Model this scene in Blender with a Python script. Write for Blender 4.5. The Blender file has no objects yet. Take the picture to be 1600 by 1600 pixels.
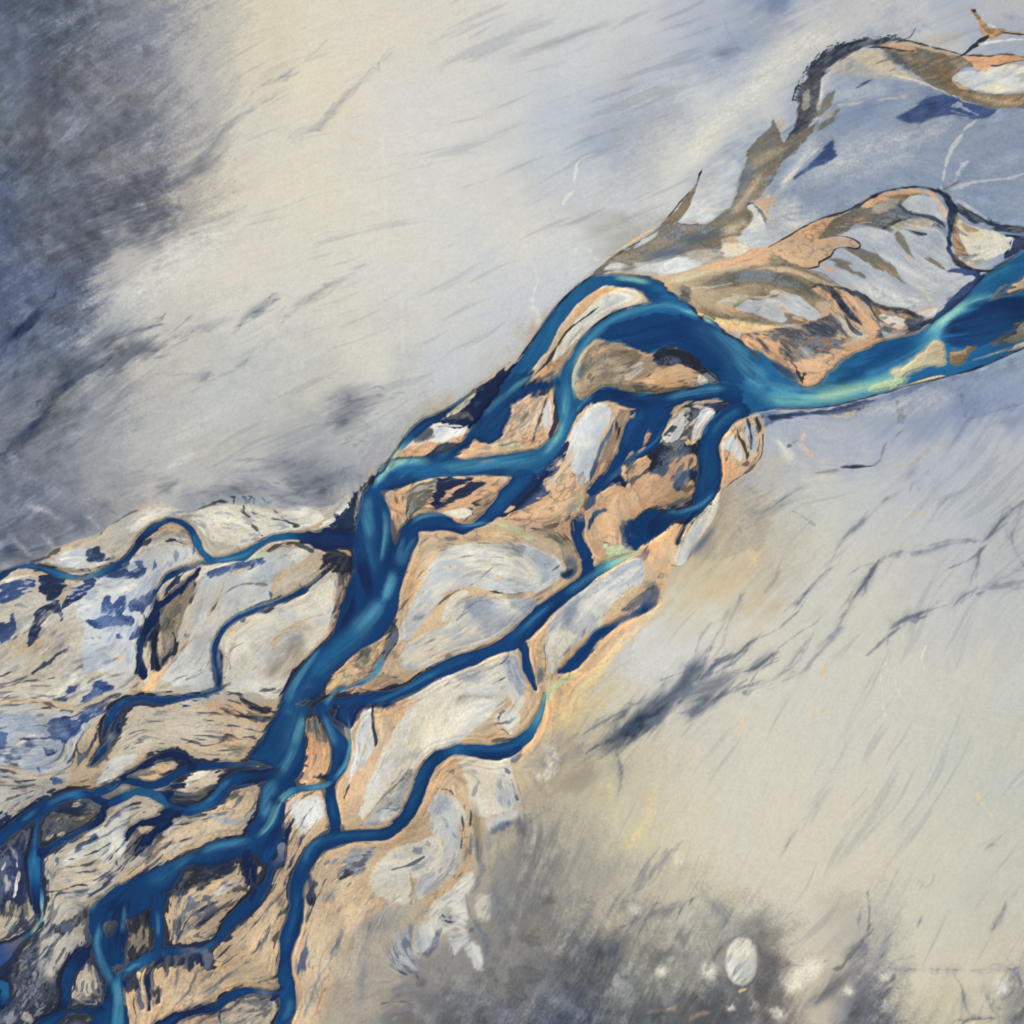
import math, random, sys
import numpy as np

# ---------------------------------------------------------------- canvas
# plan units: 1 unit = 1 metre on the ground, x to the east, y to the south, frame = 0..1600
X0, SP, NC = -200.0, 1.25, 1601
gx = X0 + SP*np.arange(NC, dtype=np.float32)
XX, YY = np.meshgrid(gx, gx)
rng = np.random.default_rng(7)

PAL = dict(
 W=(215,212,200), L=(203,205,204), H=(236,233,224), C=(172,179,190), B=(138,151,173), D=(92,100,118),
 N=(24,40,78), K=(34,40,56), b=(22,60,108), m=(34,94,140), s=(78,146,174), t=(124,190,184), g=(178,204,164),
 O=(213,167,130), T=(194,172,144), G=(118,112,100), Y=(238,212,158), u=(52,76,134), U=(96,116,160),
 P=(180,171,157), R=(146,120,90), E=(166,158,146), V=(118,124,136), F=(229,191,150), I=(40,48,84), A=(80,82,88), X=(108,107,112))
def srgb2lin(c):
    c = np.asarray(c, dtype=np.float32)/255.0
    return np.where(c <= 0.04045, c/12.92, ((c+0.055)/1.055)**2.4).astype(np.float32)
def lin2srgb(c):
    c = np.clip(c, 0, 1)
    return np.where(c <= 0.0031308, c*12.92, 1.055*c**(1/2.4)-0.055)
PC = {k: np.array(v, np.float32)/255.0 for k, v in PAL.items()}   # mixing is done in display-like space

def lin_up(c, n):
    h = c.shape[0]; f = np.linspace(0, h-1-1e-4, n); i = f.astype(int); u = (f-i).astype(np.float32); j = np.minimum(i+1, h-1)
    sh = (slice(None), None)+(None,)*(c.ndim-2)
    r = c[i]*(1-u[sh])+c[j]*u[sh]
    u2 = u.reshape((1, -1)+(1,)*(c.ndim-2))
    return r[:, i]*(1-u2)+r[:, j]*u2
def blur(a, s):
    if s <= 0: return a
    if s >= 5 and a.shape[0] == NC:                  # wide blurs run on a quarter-size grid
        return lin_up(blur(blur(a, 1.4)[::4, ::4], math.sqrt(s*s-2)/4), NC).astype(np.float32)
    r = int(3*s)+1
    k = np.exp(-0.5*(np.arange(-r, r+1)/s)**2); k = (k/k.sum()).astype(np.float32)
    for ax in (0, 1):
        p = [(0, 0)]*a.ndim; p[ax] = (r, r)
        q = np.pad(a, p, mode='reflect')
        out = np.zeros_like(a)
        n = a.shape[ax]
        for i, kk in enumerate(k):
            sl = [slice(None)]*a.ndim; sl[ax] = slice(i, i+n)
            out += kk*q[tuple(sl)]
        a = out
    return a
def zoomed(c, n=NC):
    """bicubic-ish (smoothstep bilinear) upsample of a coarse grid to n x n"""
    h, w = c.shape[:2]
    f = np.linspace(0, h-1-1e-4, n); i = f.astype(int); u = (f-i)
    j = np.minimum(i+1, h-1)
    u = u.astype(np.float32)
    if c.ndim == 3: ur, uc = u[:, None, None], u[None, :, None]
    else: ur, uc = u[:, None], u[None, :]
    r = c[i]*(1-ur)+c[j]*ur
    return r[:, i]*(1-uc)+r[:, j]*uc
def vnoise(cell):
    """smooth value noise with feature size `cell` units, zero mean unit std"""
    k = max(4, int(NC*SP/cell)+2)
    c = rng.standard_normal((k, k)).astype(np.float32)
    c = blur(c, 0.8)
    if cell/SP > 10:
        z = lin_up(blur(zoomed(c, 401), min(cell/SP*0.25, 12)/4), NC)
    else:
        z = zoomed(c)
        if cell/SP > 3: z = blur(z, cell/SP*0.25)
    return (z-z.mean())/z.std()
def fbm(cell, oct=4, gain=0.55):
    a = 0; g = 1.0
    for o in range(oct):
        a = a+g*vnoise(cell/2**o); g *= gain
    return a/a.std()

# ---------------------------------------------------------------- splines
def catmull(P, closed=False, step=4.0):
    P = np.array(P, dtype=np.float64); n = len(P)
    out = []
    rngi = range(n if closed else n-1)
    for i in rngi:
        if closed: p0, p1, p2, p3 = P[(i-1) % n], P[i], P[(i+1) % n], P[(i+2) % n]
        else: p0, p1, p2, p3 = P[max(i-1, 0)], P[i], P[i+1], P[min(i+2, n-1)]
        L = np.hypot(*(p2-p1)[:2]); m = max(1, int(L/step+0.5))
        for k in range(m):
            t = k/m
            q = 0.5*((2*p1)+(-p0+p2)*t+(2*p0-5*p1+4*p2-p3)*t*t+(-p0+3*p1-3*p2+p3)*t**3)
            out.append(q)
    if not closed: out.append(P[-1])
    return np.array(out)

def idx(v): return int(math.floor((v-X0)/SP))
def clampi(i): return max(0, min(NC, i))

def dist_field(S, pad, closed=False):
    """S: (n,>=2) resampled, col 2 = half width. -> (slice, d, t, v)"""
    w = S[:, 2] if S.shape[1] > 2 else np.zeros(len(S))
    wm = w.max()+pad
    a0, a1 = clampi(idx(S[:, 0].min()-wm)), clampi(idx(S[:, 0].max()+wm)+2)
    b0, b1 = clampi(idx(S[:, 1].min()-wm)), clampi(idx(S[:, 1].max()+wm)+2)
    if a1 <= a0 or b1 <= b0: return None
    D = np.full((b1-b0, a1-a0), pad, np.float32); T = np.zeros_like(D); V = np.zeros_like(D); DD = np.full_like(D, 1e9)
    n = len(S); arc = 0.0
    for i in range(n if closed else n-1):
        p, q = S[i], S[(i+1) % n]
        wp, wq = (w[i], w[(i+1) % n])
        r = max(wp, wq)+pad
        x0, x1 = max(a0, idx(min(p[0], q[0])-r)), min(a1, idx(max(p[0], q[0])+r)+2)
        y0, y1 = max(b0, idx(min(p[1], q[1])-r)), min(b1, idx(max(p[1], q[1])+r)+2)
        dx, dy = q[0]-p[0], q[1]-p[1]; L2 = dx*dx+dy*dy+1e-9; L = math.sqrt(L2)
        if x1 > x0 and y1 > y0:
            xs = (gx[x0:x1]-p[0])[None, :]; ys = (gx[y0:y1]-p[1])[:, None]
            u = np.clip((xs*dx+ys*dy)/L2, 0, 1)
            ex, ey = xs-u*dx, ys-u*dy
            dist = np.sqrt(ex*ex+ey*ey)
            wl = wp+(wq-wp)*u
            d = dist-wl
            sl = (slice(y0-b0, y1-b0), slice(x0-a0, x1-a0))
            m = d < D[sl]
            D[sl] = np.where(m, d, D[sl])
            T[sl] = np.where(m, arc+u*L, T[sl])
            cr = np.sign(dx*ys-dy*xs)
            V[sl] = np.where(m, cr*dist/(wl+1e-3), V[sl])
        arc += L
    return (slice(b0, b1), slice(a0, a1)), D, T, V

def poly_field(S, pad):
    Z = np.concatenate([S[:, :2], np.zeros((len(S), 1))], 1)
    r = dist_field(Z, pad, closed=True)
    if r is None: return None
    sl, D, T, V = r
    xs = gx[sl[1]]; ys = gx[sl[0]]
    ins = np.zeros(D.shape, bool)
    n = len(S)
    for i in range(n):
        x1_, y1_ = S[i, :2]; x2_, y2_ = S[(i+1) % n, :2]
        if y1_ == y2_: continue
        lo, hi = min(y1_, y2_), max(y1_, y2_)
        rows = np.nonzero((ys >= lo) & (ys < hi))[0]
        for rr in rows:
            xc = x1_+(ys[rr]-y1_)*(x2_-x1_)/(y2_-y1_)
            k = int(np.searchsorted(xs, xc))
            ins[rr, k:] ^= True
    D = np.where(ins, -D, D)
    return sl, D, T, V

def sstep(a, b, x):
    t = np.clip((x-a)/(b-a), 0, 1); return t*t*(3-2*t)
# soil colour of the wide flats every 100 m (rows: y = 0..1600), sediment hue as sRGB
GRID = """
58627f 5b6374 878a94 b9b6af cec7b8 d1cdc0 d0ccc1 cecbc2 cbcbc9 c6c8ca bec2ca aab2c3 8292b0 b0b3ba b5b7bc b0b3ba b0b3ba
69738b 626679 82848e b2b0ad cdc6b8 d2cdbe d0ccc2 cbcac6 c6c8ca c0c4ca b4bac6 a2acc0 b8babf b9babe b9bac0 a0aabe 98a6bc
64707e 6e707d 7d808a aeacaa cac6bc d0ccc0 cecccc cccccb c6c8ca b6bec9 a8b2c4 bec3c9 bec0c4 8e9db5 7a8ba9 7a8ba9 7a8ba9
525e7e 646a7c 64687a a3a09e cecbc1 d0cdc2 cecdc7 cccdcb c8cacc b9c0ca bec3cc c6c8c8 8595ac 8796ad 8292ac 8292ac 8292ac
565f80 5f6780 aeb0b2 cbcac5 cec9c0 cfcdc3 cecdc7 cbcccb c8cbcd c8cbcd aaaaa6 8a8780 c6a688 a5aebe a5afbe a2adbe 8292ab
575f7d 69728a aab0b6 bebfbc cac9c4 ccccc5 cacbc8 c4c8cb bcc3d0 b8c0cc bebeb8 96a0a8 c0a488 c2a27e 98a4b4 90a0b4 90a0b4
757b8e 7c8290 90959f aeb0b3 b9bbba bebeba b9bcbc bac0ca b4b2ac b09478 b89a7a b0a090 aeb0b0 9aa8b8 8e9bb7 8090b2 8e9ab6
7a7f90 868a96 989ba1 aeb0b3 b4b5b4 a2a5ab a2a5ac b0a898 b8967a b49678 a08a74 9c8a7a a4acbc a7aebf a8afbf adb2bf b0b4be
6c7288 777d90 848994 9398a0 8e929e 80858f a09a90 b89878 c0a080 c0a488 a88c74 b4aa98 b8b4a8 bec0bc b8bcc0 b6bac0 aeb4ba
9a9a9e 98a2b4 a8b0bc a4a8b0 b0b4ba a8a098 7c90a0 c8baa0 b8c0cc a8a090 c0b8a4 c6bea8 bcb6a8 c2c2bc bebfbe babcbe b2b4b8
a6a49e a6a49e a8acb4 b4b4b2 b4b4ae a8a29c 98948c c4b698 c0bcb0 a8acb4 cacccc cccbc6 c6c4bc c4c4bd c0c2be bec0c0 b6babc
a8aab0 a4a6ac aaa69e aea290 aaa090 a89c88 b4a48c c4bca8 b0a48a c4b898 c6c2b6 c0bfba c8c8c0 c6c6be c3c5c0 c0c2be bcc0be
a4a09a a6a094 a4a098 a89e90 b89c80 9a9080 bcae98 b4ae9e beb6a0 aaa596 beb8a8 c8c5b9 cac8be c8c6be c5c5c0 c0c2bc bcbeb8
6a7080 a09a94 a89e94 b09c86 b89c80 b49c80 b8a890 b4ac9c aaa496 b4ae9c c4bea9 cac5b7 cac7bc cac6ba c6c4ba c2c2ba bcbeb6
8c8884 9c968c a49c90 b89e84 ba9e82 b4a088 b2a692 aca294 8a8886 a09c92 b6b0a2 beb9aa c8c4b8 cac6b9 c8c4b8 c5c3b8 bebeb6
6c727c 6c6e76 948a80 ba9e84 ba9e82 b4a38e a3988e 8e8a88 868584 6e7078 84837f 98958c 94918a c5c0b6 aeaaa2 c8c4b6 c0bcb0
3c4c6c 4a4c58 8a8078 b49c84 ae9a84 a59888 8c8886 74747c 5c6072 4c5268 747272 6c6a6e 7a726e bab3a6 70707a bebaaa 8e8a86
"""
LINES = r"""
# ============ flats: upper left wisps and mottling
S D .5 26 16 | 0,40,30 60,70,35 120,40,20 190,20,10
S D .35 24 16 | 0,200,40 70,300,50 130,250,40 210,190,20
S D .5 16 12 x=N,.3,M,.8 | 60,430,10 100,395,25 170,345,30 240,310,14 270,290,4
S D .45 12 10 | 100,180,20 180,200,30 240,160,16
S D .35 9 8 | 240,305,6 280,285,8 330,250,5 345,240,3
S V .5 5 3 | 290,282,5 315,262,6 340,245,4
S V .4 4 3 | 300,265,3 330,232,3 350,205,3 375,180,3 410,160,2
S V .35 4 3 | 415,135,2 440,122,2 470,100,2
S V .35 4 4 | 450,218,3 500,195,3 540,150,3 600,95,3
S D .45 7 6 | 190,375,3 230,350,5 270,305,5
S N .6 6 4 | 0,550,4 20,525,4 50,500,4 80,465,3
S D .6 9 6 | 0,580,10 60,572,10 120,558,10 170,530,9 220,510,7 250,500,3
S D .55 8 5 | 0,560,8 90,570,8 140,572,10 190,560,11 230,545,8 262,525,4
S D .6 9 6 | 150,560,10 200,545,14 240,545,9 290,525,5
S N .55 8 5 | 0,722,5 30,690,5 60,655,6 90,620,7 130,585,7 160,565,4
S D .4 13 7 | 0,740,8 50,700,9 110,655,8 170,605,8 220,565,8
S V .35 9 5 | 100,690,6 160,650,8 220,600,9 260,590,5
S D .5 4 3 | 365,512,2 390,492,4 425,470,3 440,457,2
S V .35 5 3 | 430,505,2 470,477,3 500,455,3 545,432,3 580,415,2
S V .3 6 3 | 270,528,3 300,520,4 340,508,4 380,485,3
S V .35 5 3 | 355,588,2 372,575,3 388,560,2 400,545,2
S V .3 6 4 | 300,605,4 320,590,5 335,575,3
S L .3 10 6 | 250,700,8 300,670,12 350,640,10 420,600,10
S L .45 10 6 | 160,480,10 220,450,20 290,400,30 360,350,30
S E .3 12 8 | 280,740,6 350,700,10 440,670,12 
S V .6 9 7 x=D,.6,M,.3 | 505,640,14 540,628,18 580,625,14 612,620,6
S V .55 9 8 x=D,.7,M,.2 | 500,668,12 540,660,20 575,665,18
S V .5 10 7 x=D,.6,F,.6 | 390,740,6 430,725,14 480,730,16 540,725,12
S D .4 9 6 x=N,.4,F,.8 | 420,785,5 480,760,12 540,745,12 580,740,5
S D .5 7 6 | 240,770,4 262,760,6 285,745,5
S D .45 7 6 | 300,772,4 340,768,7 385,762,9 425,762,6
S L .5 6 5 | 255,735,7 290,715,9 310,700,5
S D .35 8 4 | 0,805,8 30,800,5
S D .5 10 6 x=N,.5,M,.7 | -20,870,25 20,860,18 60,855,14 90,845,7
S N .35 6 5 | 0,850,10 15,858,12 30,862,8
S D .5 6 5 | 105,805,5 125,815,9 145,832,8
S D .5 6 5 | 55,815,4 62,835,5
S D .45 6 5 | 152,782,4 165,790,7 178,800,5
S D .35 6 5 | 30,790,4 45,805,6
S L .35 4 3 | 20,842,2 40,860,3 52,875,2
S L .35 4 3 | 62,832,2 80,850,3 92,862,2
S L .35 4 3 | 132,800,2 150,818,3 162,830,2
S L .4 5 3 | 40,790,3 75,800,3 100,815,3
# paper-crust ridges of the pale flat
S H .12 3 2 | 596,190,2 600,260,2 604,330,2 600,400,2
S H .12 3 2 | 623,420,2 628,500,2 632,560,2 640,600,1
S H .15 3 2 | 810,340,1 825,390,1.5 836,425,1 842,440,1
S H .6 1.5 1 | 897,285,1 900,265,1.2 902,255,1.3 912,248,1 930,240,1
S H .55 1.5 1 | 880,320,.8 885,308,1 896,299,1
S H .4 2 2 | 894,415,1 898,398,1.2 900,390,.8
S H .4 2 2 | 920,390,1 928,402,1.5 936,408,1
S H .4 2 2 | 830,470,1 840,440,1.2 842,435,1
S H .3 4 3 | 820,490,3 835,480,4 842,505,3 840,520,3
# blue tints of the upper flats
S B .35 25 18 | 900,230,20 960,215,34 1020,190,30 1080,160,20
S C .5 16 12 | 930,290,22 990,270,30 1010,240,22 950,250,20
S B .55 14 10 | 1110,90,12 1150,75,22 1190,40,26 1215,5,26
S U .45 8 6 | 1195,25,6 1215,5,12 1235,-12,14
S D .3 6 5 | 1100,80,4 1120,85,8 1150,85,8 1160,95,5
S C .5 10 8 | 960,120,8 985,118,8 1010,95,6 1040,70,4
S D .25 4 3 | 790,92,2 800,90,5 985,25,1 1000,20,4 
S W .55 14 8 | 1060,280,14 1100,220,16 1150,170,16 1200,120,18 1260,70,16 1330,45,14
S C .4 8 5 | 1100,262,3 1130,255,8 1145,265,7 1120,285,6
# right upper lagoon-like blue flats
P B .42 9 4 x=C,.5,B,.2 | 1215,300 1250,240 1300,195 1370,165 1440,150 1600,172 1660,180 1660,400 1600,355 1540,350 1500,325 1470,297 1430,290 1370,303 1300,335 1240,345 1205,330
S C .6 10 6 | 1240,300,14 1330,240,18 1420,215,14 1500,200,8
S C .5 10 6 | 1300,290,10 1380,255,14 1450,240,10
S W .3 9 6 | 1290,270,4 1320,255,6 1345,245,4
S L .5 8 6 | 1205,340,8 1235,320,10 1250,350,8 1290,325,6
S L .5 7 5 | 1215,305,6 1245,260,8 1280,215,6
S U .35 9 6 | 1280,205,6 1330,182,9 1380,172,10
P u .82 3 1.5 x=N,.4,M,.5 | 1400,184 1430,166 1452,152 1487,150 1525,162 1557,172 1545,184 1532,187 1510,184 1487,181 1455,186 1425,191
S C .75 1.5 1.5 | 1485,168,2 1495,164,3 1510,172,2 1528,180,1.5
S C .6 1.2 1 | 1483,172,1 1500,178,1.2 1520,182,1
P u .9 3 1.5 | 1240,279 1256,262 1284,238 1300,221 1301,232 1306,243 1298,252 1282,260 1262,268
S L .7 2 1.5 | 1527,187,1.5 1510,200,2 1492,225,2.5 1480,250,2.5 1474,275,2.5 1470,296,3
S L .6 2 2.5 | 1511,252,2 1500,262,2.5 1494,275,2 1490,285,1.5
S L .6 2 1.5 | 1482,298,3 1510,288,2.5 1540,282,1.5 1570,280,1 1600,272,1.5
S C .35 6 5 | 1520,270,6 1560,255,6 1610,240,6
S G .9 .8 .5 | 1473,296,1.2 1485,291,2 1502,281,.6
# gully at the upper right
P P .7 5 3 | 1290,100 1310,85 1340,78 1375,82 1400,105 1430,125 1440,132 1400,122 1350,120 1300,112
P Y .3 6 3 | 1330,80 1375,80 1405,105 1420,122 1380,115 1340,95
S W .8 2 1.5 | 1283,115,2 1290,103,4 1310,90,5 1330,84,3
S H .5 3 2 | 1275,175,1 1281,160,1.5 1283,140,1.5 1284,118,1
S C .5 3 2 | 1290,160,3 1310,150,8 1350,145,12 1400,140,8
S W .8 1.2 1 | 1395,118,.8 1430,126,1 1460,137,1.2 1500,154,1.2 1530,165,1
P G .95 1.6 1.2 x=R,.7,M,.1+O,.25,F,.9 | 1372,72 1400,72 1440,76 1495,86 1520,97 1526,103 1508,106 1496,114 1488,122 1496,132 1512,140 1552,147 1600,144 1680,140 1680,172 1600,171 1557,170 1530,165 1500,153 1475,143 1450,130 1430,115 1410,100 1392,86
S R .55 5 3 | 1455,95,8 1475,115,10 1495,140,8 1530,152,5 1600,155,4
S A .7 3 2 | 1375,82,3 1395,90,6 1412,100,7 1430,118,5
S T .5 4 3 | 1600,160,3 1560,160,3 1500,145,2
P W .95 1.5 1 x=C,.7,M,.2 | 1488,122 1500,113 1530,111 1560,103 1600,101 1660,104 1660,142 1600,143 1550,146 1530,142 1512,137 1497,130
S Y .4 3 2 | 1520,140,3 1560,140,4 1600,143,4
S O .8 1.2 1 | 1489,128,1 1500,136,1.5 1512,140,1.2
S O .95 1.2 1 x=R,.5,M,0 | 1500,85,3 1520,93,6 1548,96,9 1580,92,7 1600,92,5 1640,92,6
S O .9 1.2 1.5 | 1520,100,5 1535,108,4 1545,105,3
S K .75 1 .8 | 1500,86,.8 1520,87,1 1545,88,1.2 1560,85,.8 1580,86,1.3 1600,90,1
S K .8 1 .8 | 1548,103,1 1560,103,1.3 1575,98,1 1600,95,1 1640,97,2
S O .85 1.2 .8 x=G,.6,M,.2 | 1370,69,2 1400,72,4 1430,77,3
S T .85 1.2 .8 x=G,.6,M,-.2 | 1400,66,3 1430,69,4 1470,80,4 1500,86,4
S K .8 .9 .6 | 1408,62,1 1430,67,1 1460,75,1.5 1485,81,1 1503,86,1
S K .8 1 .6 | 1340,74,1 1385,75,1 1410,80,.9 1428,80,.6
S K .85 2.6 2 x=A,.6,M,.2+D,.4,F,.6 | 1415,63,2 1385,63,4 1355,67,7 1325,76,8 1300,88,10 1283,103,12 1270,120,14 1262,140,12
S A .8 3 2 x=P,.55,M,.5+D,.5,F,.3 | 1265,125,14 1262,145,16 1258,162,12 1254,180,8
S A .8 3 3 x=C,.5,M,.4 | 1276,140,6 1272,160,7 1262,180,7 1256,192,6
S K .85 2.5 2 | 1247,185,3 1243,200,5 1236,215,6 1229,228,5
S G .85 2 2 | 1305,142,5 1292,158,5 1282,175,4 1272,182,3
S G .8 1.8 2 | 1310,172,3 1300,185,3 1280,198,3 1262,208,3 1240,228,4
S P .75 3 3 x=D,.4,M,.6 | 1205,215,7 1215,200,8 1228,185,7
S H .5 2 3 | 1255,205,1.5 1252,215,2 1250,220,1.5
S E .7 3 3 | 1285,190,3 1298,176,5 1304,168,3
S K .6 1.5 1 | 1335,140,1 1345,133,1.5 1362,125,.8
S Y .35 2 2 | 1310,164,1.5 1345,160,2 1380,155,2 1415,152,1.5
S K .55 1 1 | 1310,145,.6 1320,142,1.2 
S G .7 1.2 1 | 1340,158,.6 1352,154,1 1360,152,.5
# the fork at the very corner
S R .95 1.2 1 x=G,.6,M,.3+O,.5,F,.5 | 1516,16,1.5 1525,24,4 1534,38,5 1541,48,7 1552,53,7 1566,50,4 1582,52,2.5 1604,54,1.6 1640,56,2
S K .9 1 .8 | 1516,15,1.5 1522,17,3 1526,20,1.5
S O .7 .8 .6 | 1518,19,.8 1526,32,1 1532,44,1.2 1540,54,1.5 1556,58,2
S K .85 1 .8 | 1562,50,1.2 1580,53,1.4 1605,55,1
S K .9 1 .8 | 1544,56,1.6 1532,65,2.4 1520,74,2.5 1510,82,2 1502,87,3
S H .7 1.5 1 | 1530,70,.6 1550,66,1 1575,63,1.2 1605,62,1
S H .5 1.5 1 | 1545,40,2 1552,42,1.5
S C .7 4 3 | 1425,42,4 1450,42,6 1475,46,3
S P .5 4 3 | 1440,60,8 1480,62,8 1510,55,5
S K .6 .8 .6 | 1410,62,1.2 1422,58,1.4 1428,48,.8 1431,44,.5
S B .5 3 3 | 1560,25,3 1600,28,3
P A .9 3 2 x=K,.6,M,.3+P,.5,B,.8 | 1268,108 1256,128 1250,150 1247,172 1242,192 1233,208 1226,224 1222,236 1236,232 1246,218 1256,205 1264,195 1272,182 1277,165 1281,145 1283,125 1284,112
S P .7 2 2 | 1262,142,3 1260,158,4 1256,172,2
S H .45 1.5 2 | 1278,168,.8 1282,150,1.2 1284,128,1
P G .98 2 1.6 x=A,.4,M,.2+T,.3,F,.5 | 1196,262 1204,240 1212,230 1228,220 1246,210 1264,200 1280,188 1272,205 1256,224 1240,242 1222,260 1206,280 1192,296
# left side of that gully: fan down to the grey wash
P G .96 1.4 1.4 x=R,.25,M,.6+D,.35,F,.6+T,.3,B,.6 | 920,434 944,411 960,397 985,387 1010,372 1035,352 1060,347 1085,350 1108,348 1127,333 1143,316 1153,292 1160,262 1168,240 1180,220 1195,204 1203,196 1208,184 1216,205 1224,222 1224,240 1216,262 1206,285 1197,300 1186,312 1172,320 1178,335 1176,350 1168,361 1158,372 1147,370 1128,374 1130,388 1137,402 1110,405 1080,395 1040,402 1012,410 985,415 960,422 940,430
S D .7 6 4 x=A,.5,M,0 | 1025,360,6 1050,365,9 1080,372,9 1110,365,6 1140,345,4
S D .55 5 4 | 985,400,5 1020,400,8 1060,392,9 1090,385,5
S A .6 4 3 | 1175,240,8 1165,275,8 1150,310,6
S T .5 4 3 | 1195,265,5 1178,290,6 1160,315,6 1140,340,5
S T .55 5 3 | 1170,340,4 1150,355,8 1120,365,6
S K .6 1.2 1 | 1164,322,2 1170,318,3 1180,320,1.5 1170,330,1
S O .8 .8 .6 | 1020,360,1 1012,364,1.5 995,373,1.2 980,385,.7
S Y .7 1 .6 | 1024,357,.8 1008,365,.6 975,386,.5 950,404,.5 942,412,.4
S K .6 .8 .5 | 1023,362,.7 1000,377,.8 975,391,.8 955,405,.6
P L .9 2.5 1.5 x=C,.5,M,.4 | 990,388 1010,372 1028,362 1020,372 1000,382
P L .95 2 1.5 x=C,.5,M,.5 | 945,422 950,413 962,411 990,417 1015,412 1050,403 1080,402 1096,412 1070,424 1045,428 1020,428 985,424 965,421
S H .7 1.2 1.5 | 1035,415,1 1050,408,1.6 1065,402,.8
S G .7 4 3 | 965,425,3 985,419,5 1000,418,3
S K .5 1 1 | 1092,380,1 1110,388,1.4 1130,404,1
P P .6 3 3 x=G,.6,M,.3+W,.5,F,.4 | 1070,395 1090,385 1125,392 1150,400 1135,408 1110,412 1085,412
P W .85 2 2 x=O,.3,M,.8 | 1128,380 1150,378 1172,386 1180,394 1150,402 1130,400
P L .8 3 2 x=C,.7,M,.0 | 1050,345 1060,325 1075,318 1085,295 1098,266 1125,252 1150,252 1160,262 1152,285 1145,315 1125,332 1105,346 1080,347
S K .4 1.5 1 | 1056,348,1 1075,352,1.5 1090,350,1
S Y .35 2 2 | 1095,330,3 1115,325,3 1130,320,2
S Y .6 1.5 1 | 1100,262,.8 1115,257,1 1135,252,1
P C .7 3 2 | 1095,278 1105,262 1125,256 1142,254 1138,265 1122,275 1105,282
S G .95 1 .8 x=R,.7,M,.2 | 1097,263,.6 1092,276,2 1087,291,3 1080,302,4.5 1072,318,6.5 1062,333,7 1048,344,6 1035,351,3
S K .9 1 .8 | 1098,262,.8 1094,272,1.6 1088,288,1.4 1085,295,1
S O .8 1 .8 | 1082,294,2 1078,301,1.5
S K .7 .8 .6 | 1080,297,.8 1066,312,.9 1052,330,1 1042,342,.8 1032,352,.7
P L .95 2 1.5 x=C,.7,M,.1+H,.4,F,.9 | 1168,322 1185,320 1200,340 1205,345 1203,385 1180,388 1168,382 1145,374 1160,364 1172,350 1178,338
S G .85 1.2 1 | 1176,318,1.5 1188,330,2.5 1198,345,3.5 1212,358,4 1228,367,3
S H .5 2.5 4 | 1196,290,6 1200,305,6 1190,312,4
S H .5 1.5 1 | 1205,312,1 1218,292,1.4 1240,270,1.8 1260,250,1.5 1285,224,1
S Y .3 3 2 | 1205,318,2 1225,288,2.5 1250,260,2
P C .9 3 2 x=L,.6,M,.3 | 1203,312 1212,330 1238,362 1230,367 1212,378 1200,385 1200,350
S L .5 5 4 | 1215,325,5 1240,350,6 1270,338,4
"""
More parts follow.
